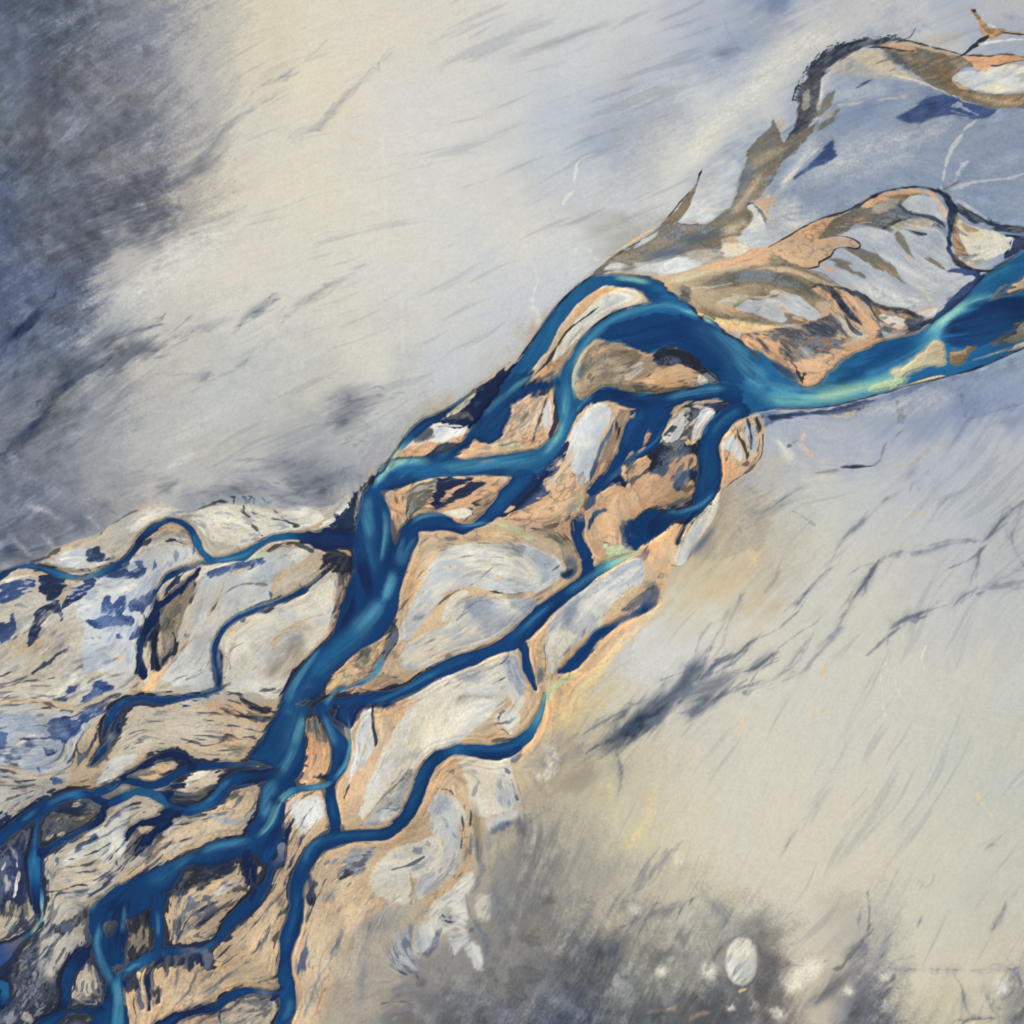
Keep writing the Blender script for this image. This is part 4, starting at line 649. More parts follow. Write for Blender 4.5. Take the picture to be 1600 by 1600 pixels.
LINES4 = r"""
# ============ stains of the lower right flats
S D .8 5 4 | 1172,818,1.5 1185,808,3.5 1200,795,3 1210,788,1
S V .35 6 5 | 1165,820,4 1200,800,6 1250,770,5
S D .7 3 3 | 1236,948,3 1250,937,3.5 1262,922,2.5 1278,905,2 1300,880,1.5
S V .5 3 3 | 1300,880,1.5 1312,850,2 1335,825,2 1355,808,1.5
S V .35 3 3 | 1352,812,1.5 1375,790,1.5 1392,775,1
S D .7 3 3 | 1334,935,5 1345,920,5 1358,900,4 1368,882,4 1372,875,2
S V .55 3 3 | 1372,876,2 1390,868,2.5 1410,862,3 1420,862,2
S V .55 3 3 | 1285,1005,2 1305,985,2.5 1320,960,2.5 1335,935,3
S V .45 3 3 | 1410,865,1.5 1450,860,2 1485,850,2 1530,845,2
S D .7 3 3 | 1530,850,3 1545,838,4 1560,818,3 1578,800,3 1600,780,3
S V .5 3 3 | 1532,850,1.2 1525,885,1.2 1512,915,1.5
S D .65 4 3 | 1388,985,3 1400,975,4 1420,965,4 1440,958,3 1462,945,3
S V .5 3 3 | 1385,1020,1 1388,985,1.5
S D .65 4 3 | 1478,962,3 1495,940,4 1510,928,4 1530,920,3
S V .4 5 4 | 1530,920,5 1570,915,7 1610,905,8
S V .45 4 4 | 1580,890,3 1600,888,3 1580,840,2 1600,800,2
S T .45 5 4 | 1235,950,6 1220,945,5 1200,960,4
S T .3 8 6 | 1220,880,6 1190,930,6 1160,960,6
S V .35 4 4 | 1190,930,2 1205,910,3 1220,890,2
S V .3 5 4 | 1130,990,3 1150,950,4 1165,920,3
S T .35 10 8 | 1080,930,10 1120,920,14 1170,880,16 1210,850,14
S Y .3 6 5 | 1160,870,4 1180,860,6 1175,890,5
# the big dark feather
S D .85 7 6 | 925,1184,6 950,1166,10 985,1142,12 1015,1122,11 1045,1096,8 1072,1066,6 1085,1045,3
S D .4 11 8 | 935,1172,8 980,1135,16 1030,1100,16 1070,1060,12 1100,1020,6
S V .4 12 8 | 1040,1110,14 1090,1090,16 1140,1070,12
S N .35 6 4 | 935,1175,6 965,1150,7 1000,1130,7 1040,1098,5
S D .75 6 5 | 1045,1095,8 1065,1075,10 1080,1050,10 1095,1030,6 1105,1015,3
S V .6 6 5 | 1070,1070,9 1095,1050,10 1115,1035,7
S D .7 4 4 | 1100,1045,3 1140,1028,4 1165,1010,4 1185,995,2 1195,985,1
S D .75 3.5 3 | 1150,1052,2 1175,1045,4 1195,1032,5 1210,1020,5 1218,1015,3
S V .6 6 6 | 1060,1090,6 1100,1075,9 1140,1062,8 1165,1050,5
S V .6 5 6 | 1060,1115,6 1100,1105,8 1130,1085,6 1160,1075,4
S D .5 5 5 | 1070,1100,4 1105,1090,4 1080,1118,4 1110,1100,4
S V .35 3 3 | 1165,1075,1.5 1210,1060,2 1240,1030,2 1270,990,2
S V .3 3 3 | 1210,1070,1 1250,1050,1.5 1290,1010,2 1310,985,1.5
S D .55 5 5 | 900,1155,4 930,1135,6 960,1118,6 985,1105,4
S V .4 7 6 | 860,1200,6 890,1180,7 920,1150,8
S D .5 5 5 | 845,1220,3 862,1205,5 880,1190,5 898,1176,3
S D .4 5 6 | 960,1170,5 970,1195,5 970,1225,3
S G .3 8 8 | 860,1230,10 900,1220,14 940,1200,12
S Y .3 6 8 x=Y,.4,F,.5 | 1030,1215,6 1010,1280,9 980,1320,9 960,1310,8
S Y .3 4 4 | 950,1215,2 955,1240,2.5 950,1255,2
S F .55 1 1.8 | 1158,1105,1 1162,1125,1.4 1156,1145,1.4 1154,1155,.8
S F .6 1 1.8 | 1290,1010,1 1288,1030,1.4 1283,1050,1.5 1290,1060,1
S F .65 1 1.8 | 1277,1105,1 1273,1120,1.8 1275,1132,1
S F .4 2 3 | 1300,1090,2 1290,1110,3 1275,1140,2
S F .5 1 1.8 | 1370,752,1 1365,770,1.4 1352,782,1.2
S F .5 1 1.8 | 1368,792,2 1368,805,1.5
S F .5 1 1.6 | 1400,820,1.2 1410,808,1.4 1425,800,1.3 1435,803,1
S F .5 1.5 2.5 | 1390,892,1.5 1400,900,2.5
S H .5 .9 1.5 | 1387,1035,.8 1375,1045,1.3 1375,1060,1.3 1380,1085,1.2 1380,1110,1 1388,1125,1
S H .4 .9 1.5 | 1445,1010,.8 1440,1025,1.2 1445,1055,1.2
S H .35 .9 1.5 | 1400,1030,.8 1398,1060,1.2 1407,1088,1.2
S Y .4 1 1.8 | 1525,1220,1 1530,1250,1.4 1545,1270,1.4 1555,1280,1
S Y .5 1 1.2 | 1468,1348,1 1469,1356,1.6
S Y .5 1 1.4 | 1080,1330,.8 1084,1350,1.4 1084,1362,.8
S A .22 .7 1.2 | 1125,770,.5 1145,790,.5 1175,795,.5 1150,780,.6 1185,805,.5
S A .22 .7 1.5 | 1145,812,.5 1155,825,.6 1165,840,.6 1180,860,.5
S A .18 .7 1.2 | 1160,757,.5 1200,780,.5 1250,805,.5 1275,822,.5
S V .4 2 2 | 1202,752,2 1206,762,2
S V .35 3 3 | 1430,760,2 1445,745,2 
S V .3 3 3 | 1460,800,2 1480,780,2 1520,760,2
S B .4 6 5 | 1525,635,6 1560,625,8 1600,605,8
S V .4 3 3 | 1535,650,1.5 1560,640,2 1600,632,2
S V .3 4 4 | 1225,1330,2 1235,1310,2.5 1250,1292,2
S V .3 4 4 | 1445,1375,4 1435,1390,3
S V .35 5 5 | 1535,1330,4 1550,1318,5 1560,1325,3
S V .45 4 4 | 1545,1460,2 1560,1435,4 1575,1410,3
S V .4 4 4 | 1435,1450,1.5 1440,1430,3
# lower dark weather of the flats
S X .4 20 14 | 790,1330,16 850,1340,20 900,1360,18
S X .5 16 12 x=V,.4,M,0 | 800,1300,10 830,1290,14 850,1280,8
S X .55 8 6 | 790,1290,8 815,1285,10 830,1282,4
S X .55 8 6 | 806,1298,5 820,1288,7 832,1275,3
S X .5 12 10 x=V,.5,M,0 | 800,1370,14 830,1400,22 850,1450,24 830,1500,24
S V .5 9 8 x=D,.5,M,0 | 780,1350,9 775,1400,12 790,1440,12 805,1480,10
S X .55 12 10 x=N,.3,M,.4 | 840,1560,30 900,1530,34 960,1500,22 1000,1475,12
S X .6 14 10 x=N,.35,M,.6 | 870,1500,16 920,1490,24 980,1480,20 1010,1460,8
S A .5 16 12 x=D,.4,M,.2 | 900,1600,30 980,1580,34 1060,1580,34 1150,1590,30 1220,1600,24
S D .4 6 5 | 860,1592,8 900,1560,6 940,1545,3
S D .4 8 6 | 1100,1545,6 1140,1540,10 1170,1530,8 1100,1560,8
S X .6 7 6 | 1110,1555,9 1140,1545,12 1175,1530,9
S X .65 6 5 | 1120,1520,3 1118,1495,4 1130,1475,5 1150,1464,5
S X .85 6 5 | 1178,1475,3 1192,1490,7 1202,1510,9 1207,1535,9 1215,1560,9
S X .6 6 5 | 1190,1490,4 1205,1498,5 1220,1510,4 1240,1505,2
S X .7 6 6 | 1250,1582,5 1280,1560,7 1305,1538,7 1330,1515,5 1345,1500,3
S V .6 6 6 | 1340,1495,6 1350,1480,6 1348,1465,2
S X .75 4 4 | 1316,1502,6 1330,1490,7 1345,1475,5 1350,1460,2
S V .65 6 5 | 1360,1510,5 1372,1495,9 1385,1475,6 1393,1440,3
S X .55 4 3 | 1370,1500,4 1382,1490,5 
S V .3 4 4 | 1370,1510,2 1385,1510,2 1400,1514,1.5 1450,1514,1.2 1520,1515,1.2 1570,1512,1.2
S X .7 5 5 | 1360,1590,8 1370,1570,8 1385,1555,5 1396,1545,2
S X .65 5 5 | 1320,1590,8 1340,1575,8 1345,1555,4
S X .7 5 5 | 1300,1600,10 1330,1598,12 1360,1600,8
S V .5 4 4 | 1365,1545,3 1362,1525,4 1368,1510,3
S X .8 2.5 2 | 1388,1535,2.5 1396,1528,2.5 1397,1520,1.5
S X .8 3 2.5 | 1500,1600,3 1515,1592,3 1540,1591,2 1552,1590,1
S V .6 4 3 | 1510,1580,4 1506,1560,3 1507,1550,1
S V .6 4 3 | 1560,1513,1.5 1580,1514,2.5 1592,1530,3.5 1597,1550,3 1603,1562,2
S X .85 3 2 | 1575,1605,4 1590,1590,4 1605,1575,3
S X .8 2 1.5 | 1555,1573,1.5 1565,1577,1.5
S V .5 3 3 | 1535,1530,2 1538,1550,3 1545,1565,3 1550,1578,2
S X .6 8 7 | 988,1445,6 1000,1435,8 1060,1415,8 1075,1400,6
S A .5 9 7 | 1060,1440,10 1065,1470,10 1050,1480,8
S D .35 5 4 | 1055,1435,4 1070,1412,5 1078,1402,2
S V .5 8 6 | 985,1400,4 1010,1370,6 1035,1345,5 1048,1328,2
S E .7 8 6 | 960,1420,14 985,1440,10
S V .5 4 4 | 1020,1365,2 1040,1340,2.5 1050,1325,1
S X .5 6 6 | 1010,1475,6 1020,1500,7 1050,1490,8 1080,1490,6
S V .4 8 8 | 1085,1380,3 1120,1420,6 1150,1450,6 1185,1455,8
S G .3 9 7 | 1160,1440,10 1200,1460,10 1230,1450,8
# ring mounds
P W .95 4.5 1.2 x=L,.3,B,0 | 1160,1466 1174,1474 1180,1495 1178,1518 1168,1534 1152,1537 1140,1527 1135,1508 1137,1488 1146,1472
S F .3 4 3 | 1140,1528,1.5 1147,1520,3 1145,1508,2
S W .6 7 3 | 1095,1510,9 1108,1515,12 1100,1530,8
S W .55 7 3 | 1030,1508,9 1035,1520,10 1040,1530,5
S W .55 7 3 | 985,1428,6 992,1420,9 995,1412,5
S W .7 7 3 | 1064,1340,9 1062,1348,10
S W .75 4 3 | 1140,1570,9 1145,1580,8
S E .7 4 3 | 1175,1570,8 1185,1575,9
S W .7 7 3 | 1225,1550,12 1240,1535,14 1265,1515,14 1290,1500,8
S W .6 6 2 | 1380,1520,9 1383,1532,8
S W .7 5 3 | 1320,1555,10 1330,1540,8
S W .8 4 2 | 1377,1545,8
S L .5 7 3 | 1568,1530,16 1565,1555,14
S W .6 5 3 | 1200,1575,6 1230,1590,8
S F .25 3 3 | 1005,1583,1.5 1020,1580,2 1050,1575,2 1060,1568,1.5
S F .25 3 3 | 1075,1600,2 1090,1585,3 1115,1580,2
S Y .5 1.2 1 | 1155,1548,1 1165,1545,1
S Y .5 1.5 2 | 1515,1598,2 1530,1596,2
S E .5 10 8 | 860,1500,6 850,1470,6 840,1440,5
"""
LINES5 = r"""
# ============ left belt, upper strip
P P .85 2 2 x=L,.5,M,0+G,.4,F,.6+W,.4,F,-.5 | -60,910 0,903 20,890 45,880 62,880 90,858 110,848 150,838 170,820 200,805 230,790 250,783 280,795 300,800 320,792 345,788 380,786 410,792 440,792 470,790 500,795 520,788 545,770 552,800 552,850 530,900 500,930 440,960 380,1000 340,1080 300,1110 200,1130 150,1200 100,1260 0,1290 -60,1300
S T .6 3 3 x=G,.5,M,.2 | 60,880,3 90,862,4 130,848,4 160,835,4 185,815,3
S K .6 1.5 2 | 48,879,1.5 75,870,1.5 95,856,1.5 
S K .7 1.2 1.2 | 153,838,3 159,834,2.5 158,825,1.2 153,820,.8
S K .5 .8 1 | 165,825,.8 190,810,.8 215,797,.8
P W .9 3 3 x=C,.6,M,.1+H,.6,F,.5 | 195,825 215,808 240,795 265,795 285,803 280,812 260,808 240,812 225,822 205,832
S H .7 2 2 | 212,818,2 230,808,3 250,803,3
S B .5 3 3 | 265,800,3 282,808,4
P W .95 2 2 x=H,.7,F,.1+D,.4,F,1+G,.4,M,.9 | 300,805 320,795 350,790 385,792 420,800 450,810 470,820 468,828 445,835 420,840 400,852 375,852 345,848 320,838 310,825
P W .9 2 2 x=H,.7,F,.2+D,.5,M,.7 | 450,795 480,795 500,803 505,812 485,822 460,818 440,805
S H .8 1.2 2 | 325,818,1 350,812,2 380,818,2.5 400,830,2
S H .7 1.2 2 | 345,838,1 375,835,2 395,842,1.5
S K .65 1.3 2.5 | 380,795,1.5 390,812,2.5 402,830,2.5 420,845,2
S K .6 1.2 2.5 | 395,800,1 415,808,1.5 440,812,2 462,822,2
S K .55 1.2 2 | 430,800,1.5 450,815,2 468,822,1.5
S K .5 1 2 | 400,838,1 420,842,1.8 432,835,1.5
S K .55 1.5 2.5 | 302,798,1.5 325,790,2 345,786,1.5
S K .75 1.2 1.5 | 331,785,2 345,783,3 355,785,2.5
# small tree-shaped gullies
S K .85 .9 .8 | 360,776,2.2 366,777,3 369,776,1.5
S K .85 .8 .5 | 366,778,2 365,788,1.6 
S K .8 .9 .8 | 378,776,1 383,779,2 385,788,1.8
S K .8 .9 .8 | 388,775,1 393,776,1.5 391,780,1.5 386,787,1
S K .8 .9 .8 | 393,775,1 397,780,1.2 397,788,1.4
S D .7 1.2 .8 | 410,776,1.5 413,782,1.2 414,788,1.2
S B .6 4 3 | 350,792,5 370,782,6 400,782,6 430,790,5
S T .8 2 2 | 455,832,3 480,828,3.5 500,820,3 520,808,1.5
P N .95 2 2.5 x=K,.6,M,.2 | 470,838 490,835 505,828 520,815 535,800 545,782 552,770 560,765 558,790 552,830 550,862 530,858 510,860 490,852 475,845
S A .7 2 1.5 | 505,836,2 515,830,4 525,822,3
S H .85 1 2.5 | 502,824,1.2 512,818,2.5 522,812,1.5
S H .85 1 2.5 | 531,802,1 540,792,2.2 546,786,1
S H .6 1 1 | 565,762,.8 570,756,1.2 575,752,.8
S V .6 3 3 | 520,800,2 530,790,3 545,775,3
# bars of the left strip
S T .85 2 2 x=G,.5,M,.3+W,.5,F,.7 | 0,912,2 30,900,3 60,898,4 90,905,6 112,912,6 135,905,5 160,895,4 200,875,3
S G .7 2 2 | 60,880,4 95,888,4 130,892,4 160,885,4 180,870,3
P L .9 2 2 x=B,.6,M,.1+H,.5,F,.6 | 88,875 105,862 125,858 145,862 150,872 135,880 110,885 95,882
S H .8 1.2 1.5 | 95,874,1 115,870,2 132,873,1.5
P N .85 1.6 2.5 x=u,.6,M,0+H,.5,F,1 | 135,862 150,858 162,868 172,873 165,880 150,880 138,878
S K .7 1.5 2 | 120,890,2 138,888,3 145,895,1.5 160,880,1
S T .9 2 2 x=O,.4,M,.2 | 225,840,2 235,832,3 255,825,5 270,823,6 285,830,5 298,845,3
S W .8 1.5 2 x=H,.5,F,.4 | 222,862,2 240,852,2.5 265,845,3 285,842,3 298,845,1.5
S K .8 1.2 1.8 | 215,850,1 228,848,3 235,843,2
S K .85 1.2 1.8 x=H,.6,F,.6 | 258,846,2 272,845,3 285,848,3 300,852,2.5
S K .8 1.2 2 | 222,835,2 232,830,1.5 245,828,1
# blue-crusted plain inside the bends
P L .95 3 2 x=C,.5,M,.2+U,.3,F,1.1 | 150,898 180,885 205,872 230,860 265,850 300,855 312,870 290,880 262,892 248,908 240,925 242,942 232,965 222,990 216,1010 214,1040 205,1055 190,1065 160,1058 140,1040 130,1020 128,990 120,965 115,945 100,960 92,975 98,940 120,915
P u .92 1.6 2.5 x=N,.5,M,.3+C,.5,F,1.1 | 148,900 170,890 185,880 200,878 203,890 212,885 210,877 222,876 229,888 226,900 215,904 200,905 180,906 165,902 155,905
S u .9 1.6 1.5 | 242,874,3.5 242,884,4 238,892,1.5
S U .7 2 2 | 275,855,3 276,870,4 274,880,3
S u .8 1.5 1.5 x=U,.5,M,.3 | 302,850,2.5 304,862,4 300,868,2
P u .92 1.6 2.5 x=C,.5,F,1.2+N,.4,M,.5 | 200,955 201,942 210,935 225,928 240,920 243,930 240,942 228,952 222,958 210,957
P u .92 1.5 2 x=C,.5,F,1.2 | 158,958 160,945 162,933 168,928 174,933 175,945 182,938 186,928 192,930 200,930 198,945 194,955 185,960 170,958
P u .92 1.5 2.5 x=N,.4,M,.5 | 134,975 138,966 150,968 158,962 175,962 195,960 208,962 210,972 204,977 185,978 160,983 145,982
P u .9 1.5 2 x=C,.5,F,1.2 | 201,999 206,988 215,978 222,977 222,990 212,997
S u .9 1.4 1.5 | 182,992,3 186,994,5 189,996,3
S D .6 1.2 1 | 143,996,1.2 145,997,1.2
S D .6 1.2 1 | 156,997,1.2 158,997,1.2
S B .7 2 2 | 160,1022,4 166,1030,5 158,1040,3
S B .6 2.5 2 | 130,1045,4 145,1050,5 135,1060,4
S C .7 4 3 x=L,.6,F,.2 | 130,1060,5 170,1010,8 200,1020,9
S L .6 4 3 | 200,1030,8 190,1050,8
S F .7 1.3 1.5 | 180,1032,1 188,1028,2 193,1025,1
S H .5 2 2 | 160,928,4 190,922,5 220,912,4
P u .92 1.5 3 x=C,.5,F,1.1+N,.4,M,.5+H,.5,F,1.6 | 3,926 6,914 20,908 38,905 52,902 57,910 56,918 45,924 30,928 15,932 5,940 0,938
S u .8 2 2 | 0,936,5 4,930,4
S H .8 1 2 | 10,908,1 25,903,1.6 45,900,1.2 55,900,.8
P N .92 1.5 3 x=u,.5,M,.2+H,.5,F,1.5 | 62,905 75,898 90,902 105,910 100,922 88,932 78,938 68,930 62,918
P N .92 1.5 3 x=u,.6,M,0+H,.5,F,1.4 | 95,948 102,935 112,922 125,912 140,905 150,905 148,920 135,930 118,938 105,945 100,955
S T .9 1.4 1.5 | 112,912,2 105,922,4 98,935,4 94,948,3
S L .5 3 3 | 20,945,6 50,938,6 70,940,5
S D .5 1.6 1.5 | 25,945,1.5 42,948,2.2 48,946,1.5
P P .95 2 2 x=G,.3,M,.4+L,.35,F,.8 | 45,1035 60,1005 75,985 90,968 105,965 130,970 130,1000 115,1030 95,1050 70,1070 45,1085 20,1090 0,1080 0,1060
S E .6 5 3 | 60,1040,12 90,1010,14 110,990,10
S T .8 2 2 x=G,.4,F,.2 | -10,1035,2 15,1015,2.5 32,1000,2 45,990,1.5
S T .8 2 2 x=K,.5,M,.6 | -10,1045,2 20,1025,3 48,1010,3 62,998,2
P N .92 1.5 2.5 x=K,.6,M,.1+T,.5,F,.9+U,.3,F,-.8 | 46,1005 48,985 54,962 65,948 78,942 92,940 100,955 103,972 97,975 88,962 78,965 68,972 62,985 55,998
S T .6 1.2 1.6 | 60,975,1 72,960,2 80,955,1.5 85,960,1
P u .92 1.5 3 x=N,.5,M,.1+H,.4,F,1.4 | -8,970 8,968 20,962 26,972 26,982 18,995 5,1001 -8,1000
S L .7 3 3 x=B,.5,M,.5 | 30,965,5 40,975,6 38,990,5
S H .4 1.5 2 | 122,952,1 132,948,1.5 140,945,1
# lower-left: streams of sand and second blue field
P W .8 2 2 x=H,.5,F,.3+C,.4,M,.4 | 62,1092 80,1080 95,1070 108,1062 112,1052 122,1058 112,1070 100,1080 88,1092 75,1098
P u .92 1.5 3 x=N,.4,M,.5 | 96,1092 104,1080 112,1072 125,1067 126,1074 116,1083 106,1090
P u .92 1.5 3 x=U,.5,F,.8+N,.3,M,.6 | 128,1096 132,1084 142,1072 152,1066 165,1068 180,1071 178,1077 165,1084 155,1090 145,1098 132,1099
S L .6 2 1.5 | 122,1095,3 130,1075,3 150,1060,3 175,1062,2
S G .7 1 1.2 | 130,1075,.8 145,1062,1.2 165,1052,1.5 185,1040,1
S T .8 1.6 1.2 | 110,1098,2 130,1062,1.5 150,1052,1.5 180,1055,1.4 205,1052,1.5
S T .95 2 1.5 x=G,.5,M,.2+P,.4,F,.2 | -20,1102,4 20,1096,4 60,1096,5 100,1105,6 130,1105,6 160,1090,5 185,1085,3
S K .55 1 1.5 | 0,1102,1 35,1100,1.4 70,1098,1 100,1110,1.2 130,1112,1
S K .7 1.4 2 | 30,1090,1 50,1089,2.5 58,1092,1
S W .6 2 2 | 0,1088,3 25,1085,3
S K .7 1.3 2 | 170,1088,2 182,1086,3 195,1082,1
S F 1 2 2 x=T,.5,M,.1+K,.3,F,1.2 | 248,1040,3 243,1055,5 238,1070,6 225,1082,6 210,1088,5 195,1085,3
S T .8 1.6 1.6 x=G,.4,F,.3 | 225,1055,5 215,1070,6 200,1082,5
P C .95 3 3 x=U,.6,M,.1+L,.5,F,.5+P,.3,M,1 | -30,1112 10,1110 40,1112 80,1115 110,1118 135,1125 145,1135 135,1145 125,1160 110,1180 95,1195 80,1208 50,1210 20,1205 0,1200 -30,1195
P u .95 1.6 3.5 x=N,.4,M,.5+U,.5,F,1.1 | 78,1150 76,1140 82,1128 95,1122 108,1123 120,1125 126,1135 122,1145 112,1152 98,1160 85,1158
P u .9 1.6 3 | -10,1140 0,1140 8,1150 10,1162 0,1170 -10,1170
S P .8 2 1.6 | 10,1175,2 30,1160,2.5 50,1145,2 70,1138,1.5
S H .85 1.2 2 | 0,1188,1.5 15,1174,2 30,1162,1.4 50,1150,1.2 60,1144,.8
P V .9 2 3 x=u,.6,M,-.1+C,.5,F,.6 | 8,1190 20,1175 38,1163 52,1155 58,1165 45,1175 30,1185 18,1192
S u .85 1.6 2 | 68,1168,2 76,1176,5 85,1172,4
S u .8 1.5 1.6 | 60,1198,2.5 62,1205,2
S u .7 1.4 1.6 | 98,1184,1.5 108,1181,3.5 
P u .9 1.4 2 x=H,.5,F,1.3 | 118,1118 130,1110 150,1106 165,1108 155,1118 145,1122 135,1128 125,1124
S K .6 1.2 2 | 135,1105,1 150,1102,2 165,1100,2 172,1105,1
P L .95 2 2 x=C,.6,M,0+U,.4,F,1 | 70,1205 85,1195 100,1180 115,1160 125,1148 128,1155 118,1175 110,1195 98,1205 82,1210
S P .9 1.5 1 | 72,1205,1 88,1190,1.2 105,1172,1.4 118,1155,1.4
S T .95 2 1.2 x=G,.5,M,.1+P,.3,F,.3 | -10,1196,2.5 15,1200,3 35,1208,3.5 60,1213,3.5 90,1208,3.5 105,1200,2
P P .95 2.5 2 x=V,.4,M,.2+L,.3,F,.6 | -30,1210 0,1208 30,1215 60,1218 90,1212 103,1215 100,1230 80,1245 60,1260 40,1272 20,1278 0,1262 -30,1262
S V .7 2.5 3 x=D,.5,M,.3 | 25,1232,3 38,1230,5 48,1226,2
S D .6 2.5 3 | 5,1205,3 12,1210,3
P u .9 1.4 2.5 x=H,.4,F,1 | 78,1214 88,1211 98,1213 98,1222 90,1225 82,1222
S G .5 3 3 | 20,1222,3 55,1228,3 80,1232,3
P T .98 2.5 2 x=P,.5,M,.1+G,.3,F,.9 | 100,1238 105,1220 112,1195 122,1165 132,1145 145,1130 165,1118 180,1112 200,1105 250,1103 300,1103 340,1105 400,1115 430,1110 420,1135 400,1160 380,1180 340,1185 300,1178 270,1175 240,1182 210,1195 190,1208 180,1220 160,1232 130,1236
P P .95 3 2 x=G,.25,M,.6+T,.3,F,.5 | 205,1108 260,1105 300,1110 330,1125 345,1145 330,1160 290,1165 250,1175 215,1180 185,1185 175,1170 190,1145
S P .8 3 2 | 170,1190,6 195,1175,8 230,1160,10 280,1150,10
P L .95 2 1.6 x=W,.5,F,.2+C,.4,M,.5 | 150,1232 155,1215 165,1200 170,1185 190,1178 215,1178 210,1190 195,1200 190,1215 180,1225 165,1231
S F .8 .9 1.2 | 160,1206,.8 172,1207,1.3 185,1208,1
S F .75 .9 1.2 | 195,1181,.8 205,1179,1.2
S H .6 1.2 1.4 | 158,1225,1.5 170,1215,2
P u .6 1.6 2 | 155,1232 165,1226 180,1220 185,1224 170,1232
S K .8 1.2 2 x=T,.4,F,.6 | 150,1128,2 152,1140,3 151,1150,2.4 150,1158,.8
S K .6 .9 1.2 | 121,1170,1 124,1180,1.6 124,1190,1.4 122,1196,1
S K .6 1 1.5 | 137,1190,1.2 133,1200,1.5 130,1205,1
S K .55 1 1.5 | 120,1220,1 128,1220,1.4 138,1218,1
S D .7 1 1 | 162,1193,1.5 172,1188,1.6 185,1178,1 197,1170,1 208,1158,.9 222,1152,1 240,1152,.9 252,1158,.7
S K .6 .8 1.2 | 204,1117,.7 218,1122,1.2 232,1125,.7
S T .6 1.5 2 | 250,1130,1.5 280,1120,2 310,1125,2
S K .5 1.2 2 | 305,1138,.8 318,1134,2 330,1132,1
P O .7 4 4 x=T,.4,M,.2+K,.5,F,1 | 330,1098 370,1095 400,1100 425,1108 425,1120 400,1122 360,1120 340,1112
# ============ inner left plates around the thin channel
P L .98 2 2 x=C,.5,M,.1+P,.3,F,.9 | 318,890 335,882 370,872 400,870 430,871 455,878 440,892 428,908 425,930 415,945 392,953 370,965 352,980 340,995 334,1020 336,1050 338,1070 320,1078 300,1082 285,1075 262,1065 250,1055 268,1040 290,1010 300,975 305,945 312,915
P u .85 1.6 2 x=N,.4,M,.4+H,.4,F,1.2 | 320,898 330,888 350,884 375,877 400,873 415,876 400,884 375,890 355,895 340,900 325,902
S H .8 1 1 | 332,890,1 345,884,1.3 365,878,1.2 388,872,1
S B .45 4 4 | 320,925,6 312,955,7 300,985,6
S B .45 5 5 | 365,945,6 375,950,5
S u .6 2 2 | 288,990,3 292,994,5 297,988,3
S L .6 4 4 | 330,1020,8 300,1050,10 280,1062,8
S T .9 1.5 1.4 x=G,.5,M,.1 | 350,905,2 348,920,2.5 342,935,3 332,950,3 325,970,3.5 315,985,3.5 300,1000,3.5 285,1012,3.5 270,1022,4 255,1032,4
S K .5 .9 1.4 | 345,935,.8 335,948,1 326,968,1.2 314,986,1.2 298,1002,1.2 280,1018,1
S G .8 1.2 1 | 350,928,1.2 362,920,1.5 378,913,1.6 400,912,1.4 418,914,1
S T .8 1.5 1.4 | 350,905,1.5 360,902,3 375,892,2.5 390,885,1.5
P P .98 2 2 x=G,.3,M,.4+T,.5,B,.2 | 455,882 480,872 498,868 508,880 506,890 495,905 480,920 460,932 435,942 425,935 428,908 440,892
P T .95 2 2 x=O,.5,M,.2 | 475,870 495,862 508,868 510,880 500,888 485,885 472,878
S T .95 1.5 1.2 x=G,.4,F,.3 | 452,880,3 445,892,3.5 436,905,4 428,918,3.5 423,930,2.5
S K .7 .9 .8 | 421,924,.8 424,930,1.4 423,938,.8
S K .5 .8 1 | 440,930,.6 430,935,1 400,945,.8
S K .5 .8 1.2 | 468,905,.8 469,915,1 473,918,1
P W .9 1.6 2.5 x=H,.6,F,.3+K,.6,M,.3 | 432,868 450,862 470,856 485,858 475,868 462,875 450,872
S O .7 1.4 2.5 x=K,.5,M,.3 | 415,860,2 430,855,3.5 450,853,3.5 470,850,2
S K .7 1.2 2 | 420,862,1 445,848,2.5 470,852,2 490,862,1.5
S g .8 1.6 1.2 | 385,876,1.5 405,868,2.5 430,866,2 455,868,1
P W .98 2 2 x=L,.6,B,.0+P,.5,M,.4 | 365,990 378,978 400,962 430,950 455,940 480,930 500,915 515,905 526,915 524,940 518,965 515,985 505,1005 490,1020 475,1038 458,1055 445,1075 435,1090 415,1092 400,1085 380,1082 360,1080 348,1072 350,1050 358,1030 350,1010 352,998
P W .8 4 3 | 455,945 490,925 515,915 522,935 505,950 480,950
P L .8 4 4 x=W,.4,F,.2 | 370,1060 400,1030 430,1010 440,1020 420,1045 390,1065 368,1070
S P .8 6 4 x=V,.4,M,.1 | 440,1005,8 460,1010,14 455,1035,14 430,1050,14 410,1065,12
S V .5 5 4 | 440,1000,4 450,990,5 470,1000,6 460,1015,6
S P .8 3 2 x=L,.5,F,0 | 455,990,5 475,980,7 495,985,6
S C .8 3 2 x=H,.4,F,.2 | 490,975,7 505,968,7 512,975,5
S B .5 3 3 | 432,952,5 445,950,5
S F .75 1.6 1.6 | 355,1005,1 362,990,1.6 380,972,1.5 400,958,1.5 420,952,1
S T .9 1.4 1.2 x=G,.5,F,.2 | 432,998,2 445,985,2 465,975,2 485,965,2 505,960,1.5 515,965,1
S T .7 1.4 1.2 | 425,1020,3 430,1000,4 440,990,3 
S O .9 1.4 1 | 520,965,1.4 516,980,1.6 510,995,1.6 500,1008,1.5 490,1018,1
S F .8 1.4 1 | 528,905,1 523,925,1.6 520,945,1.5
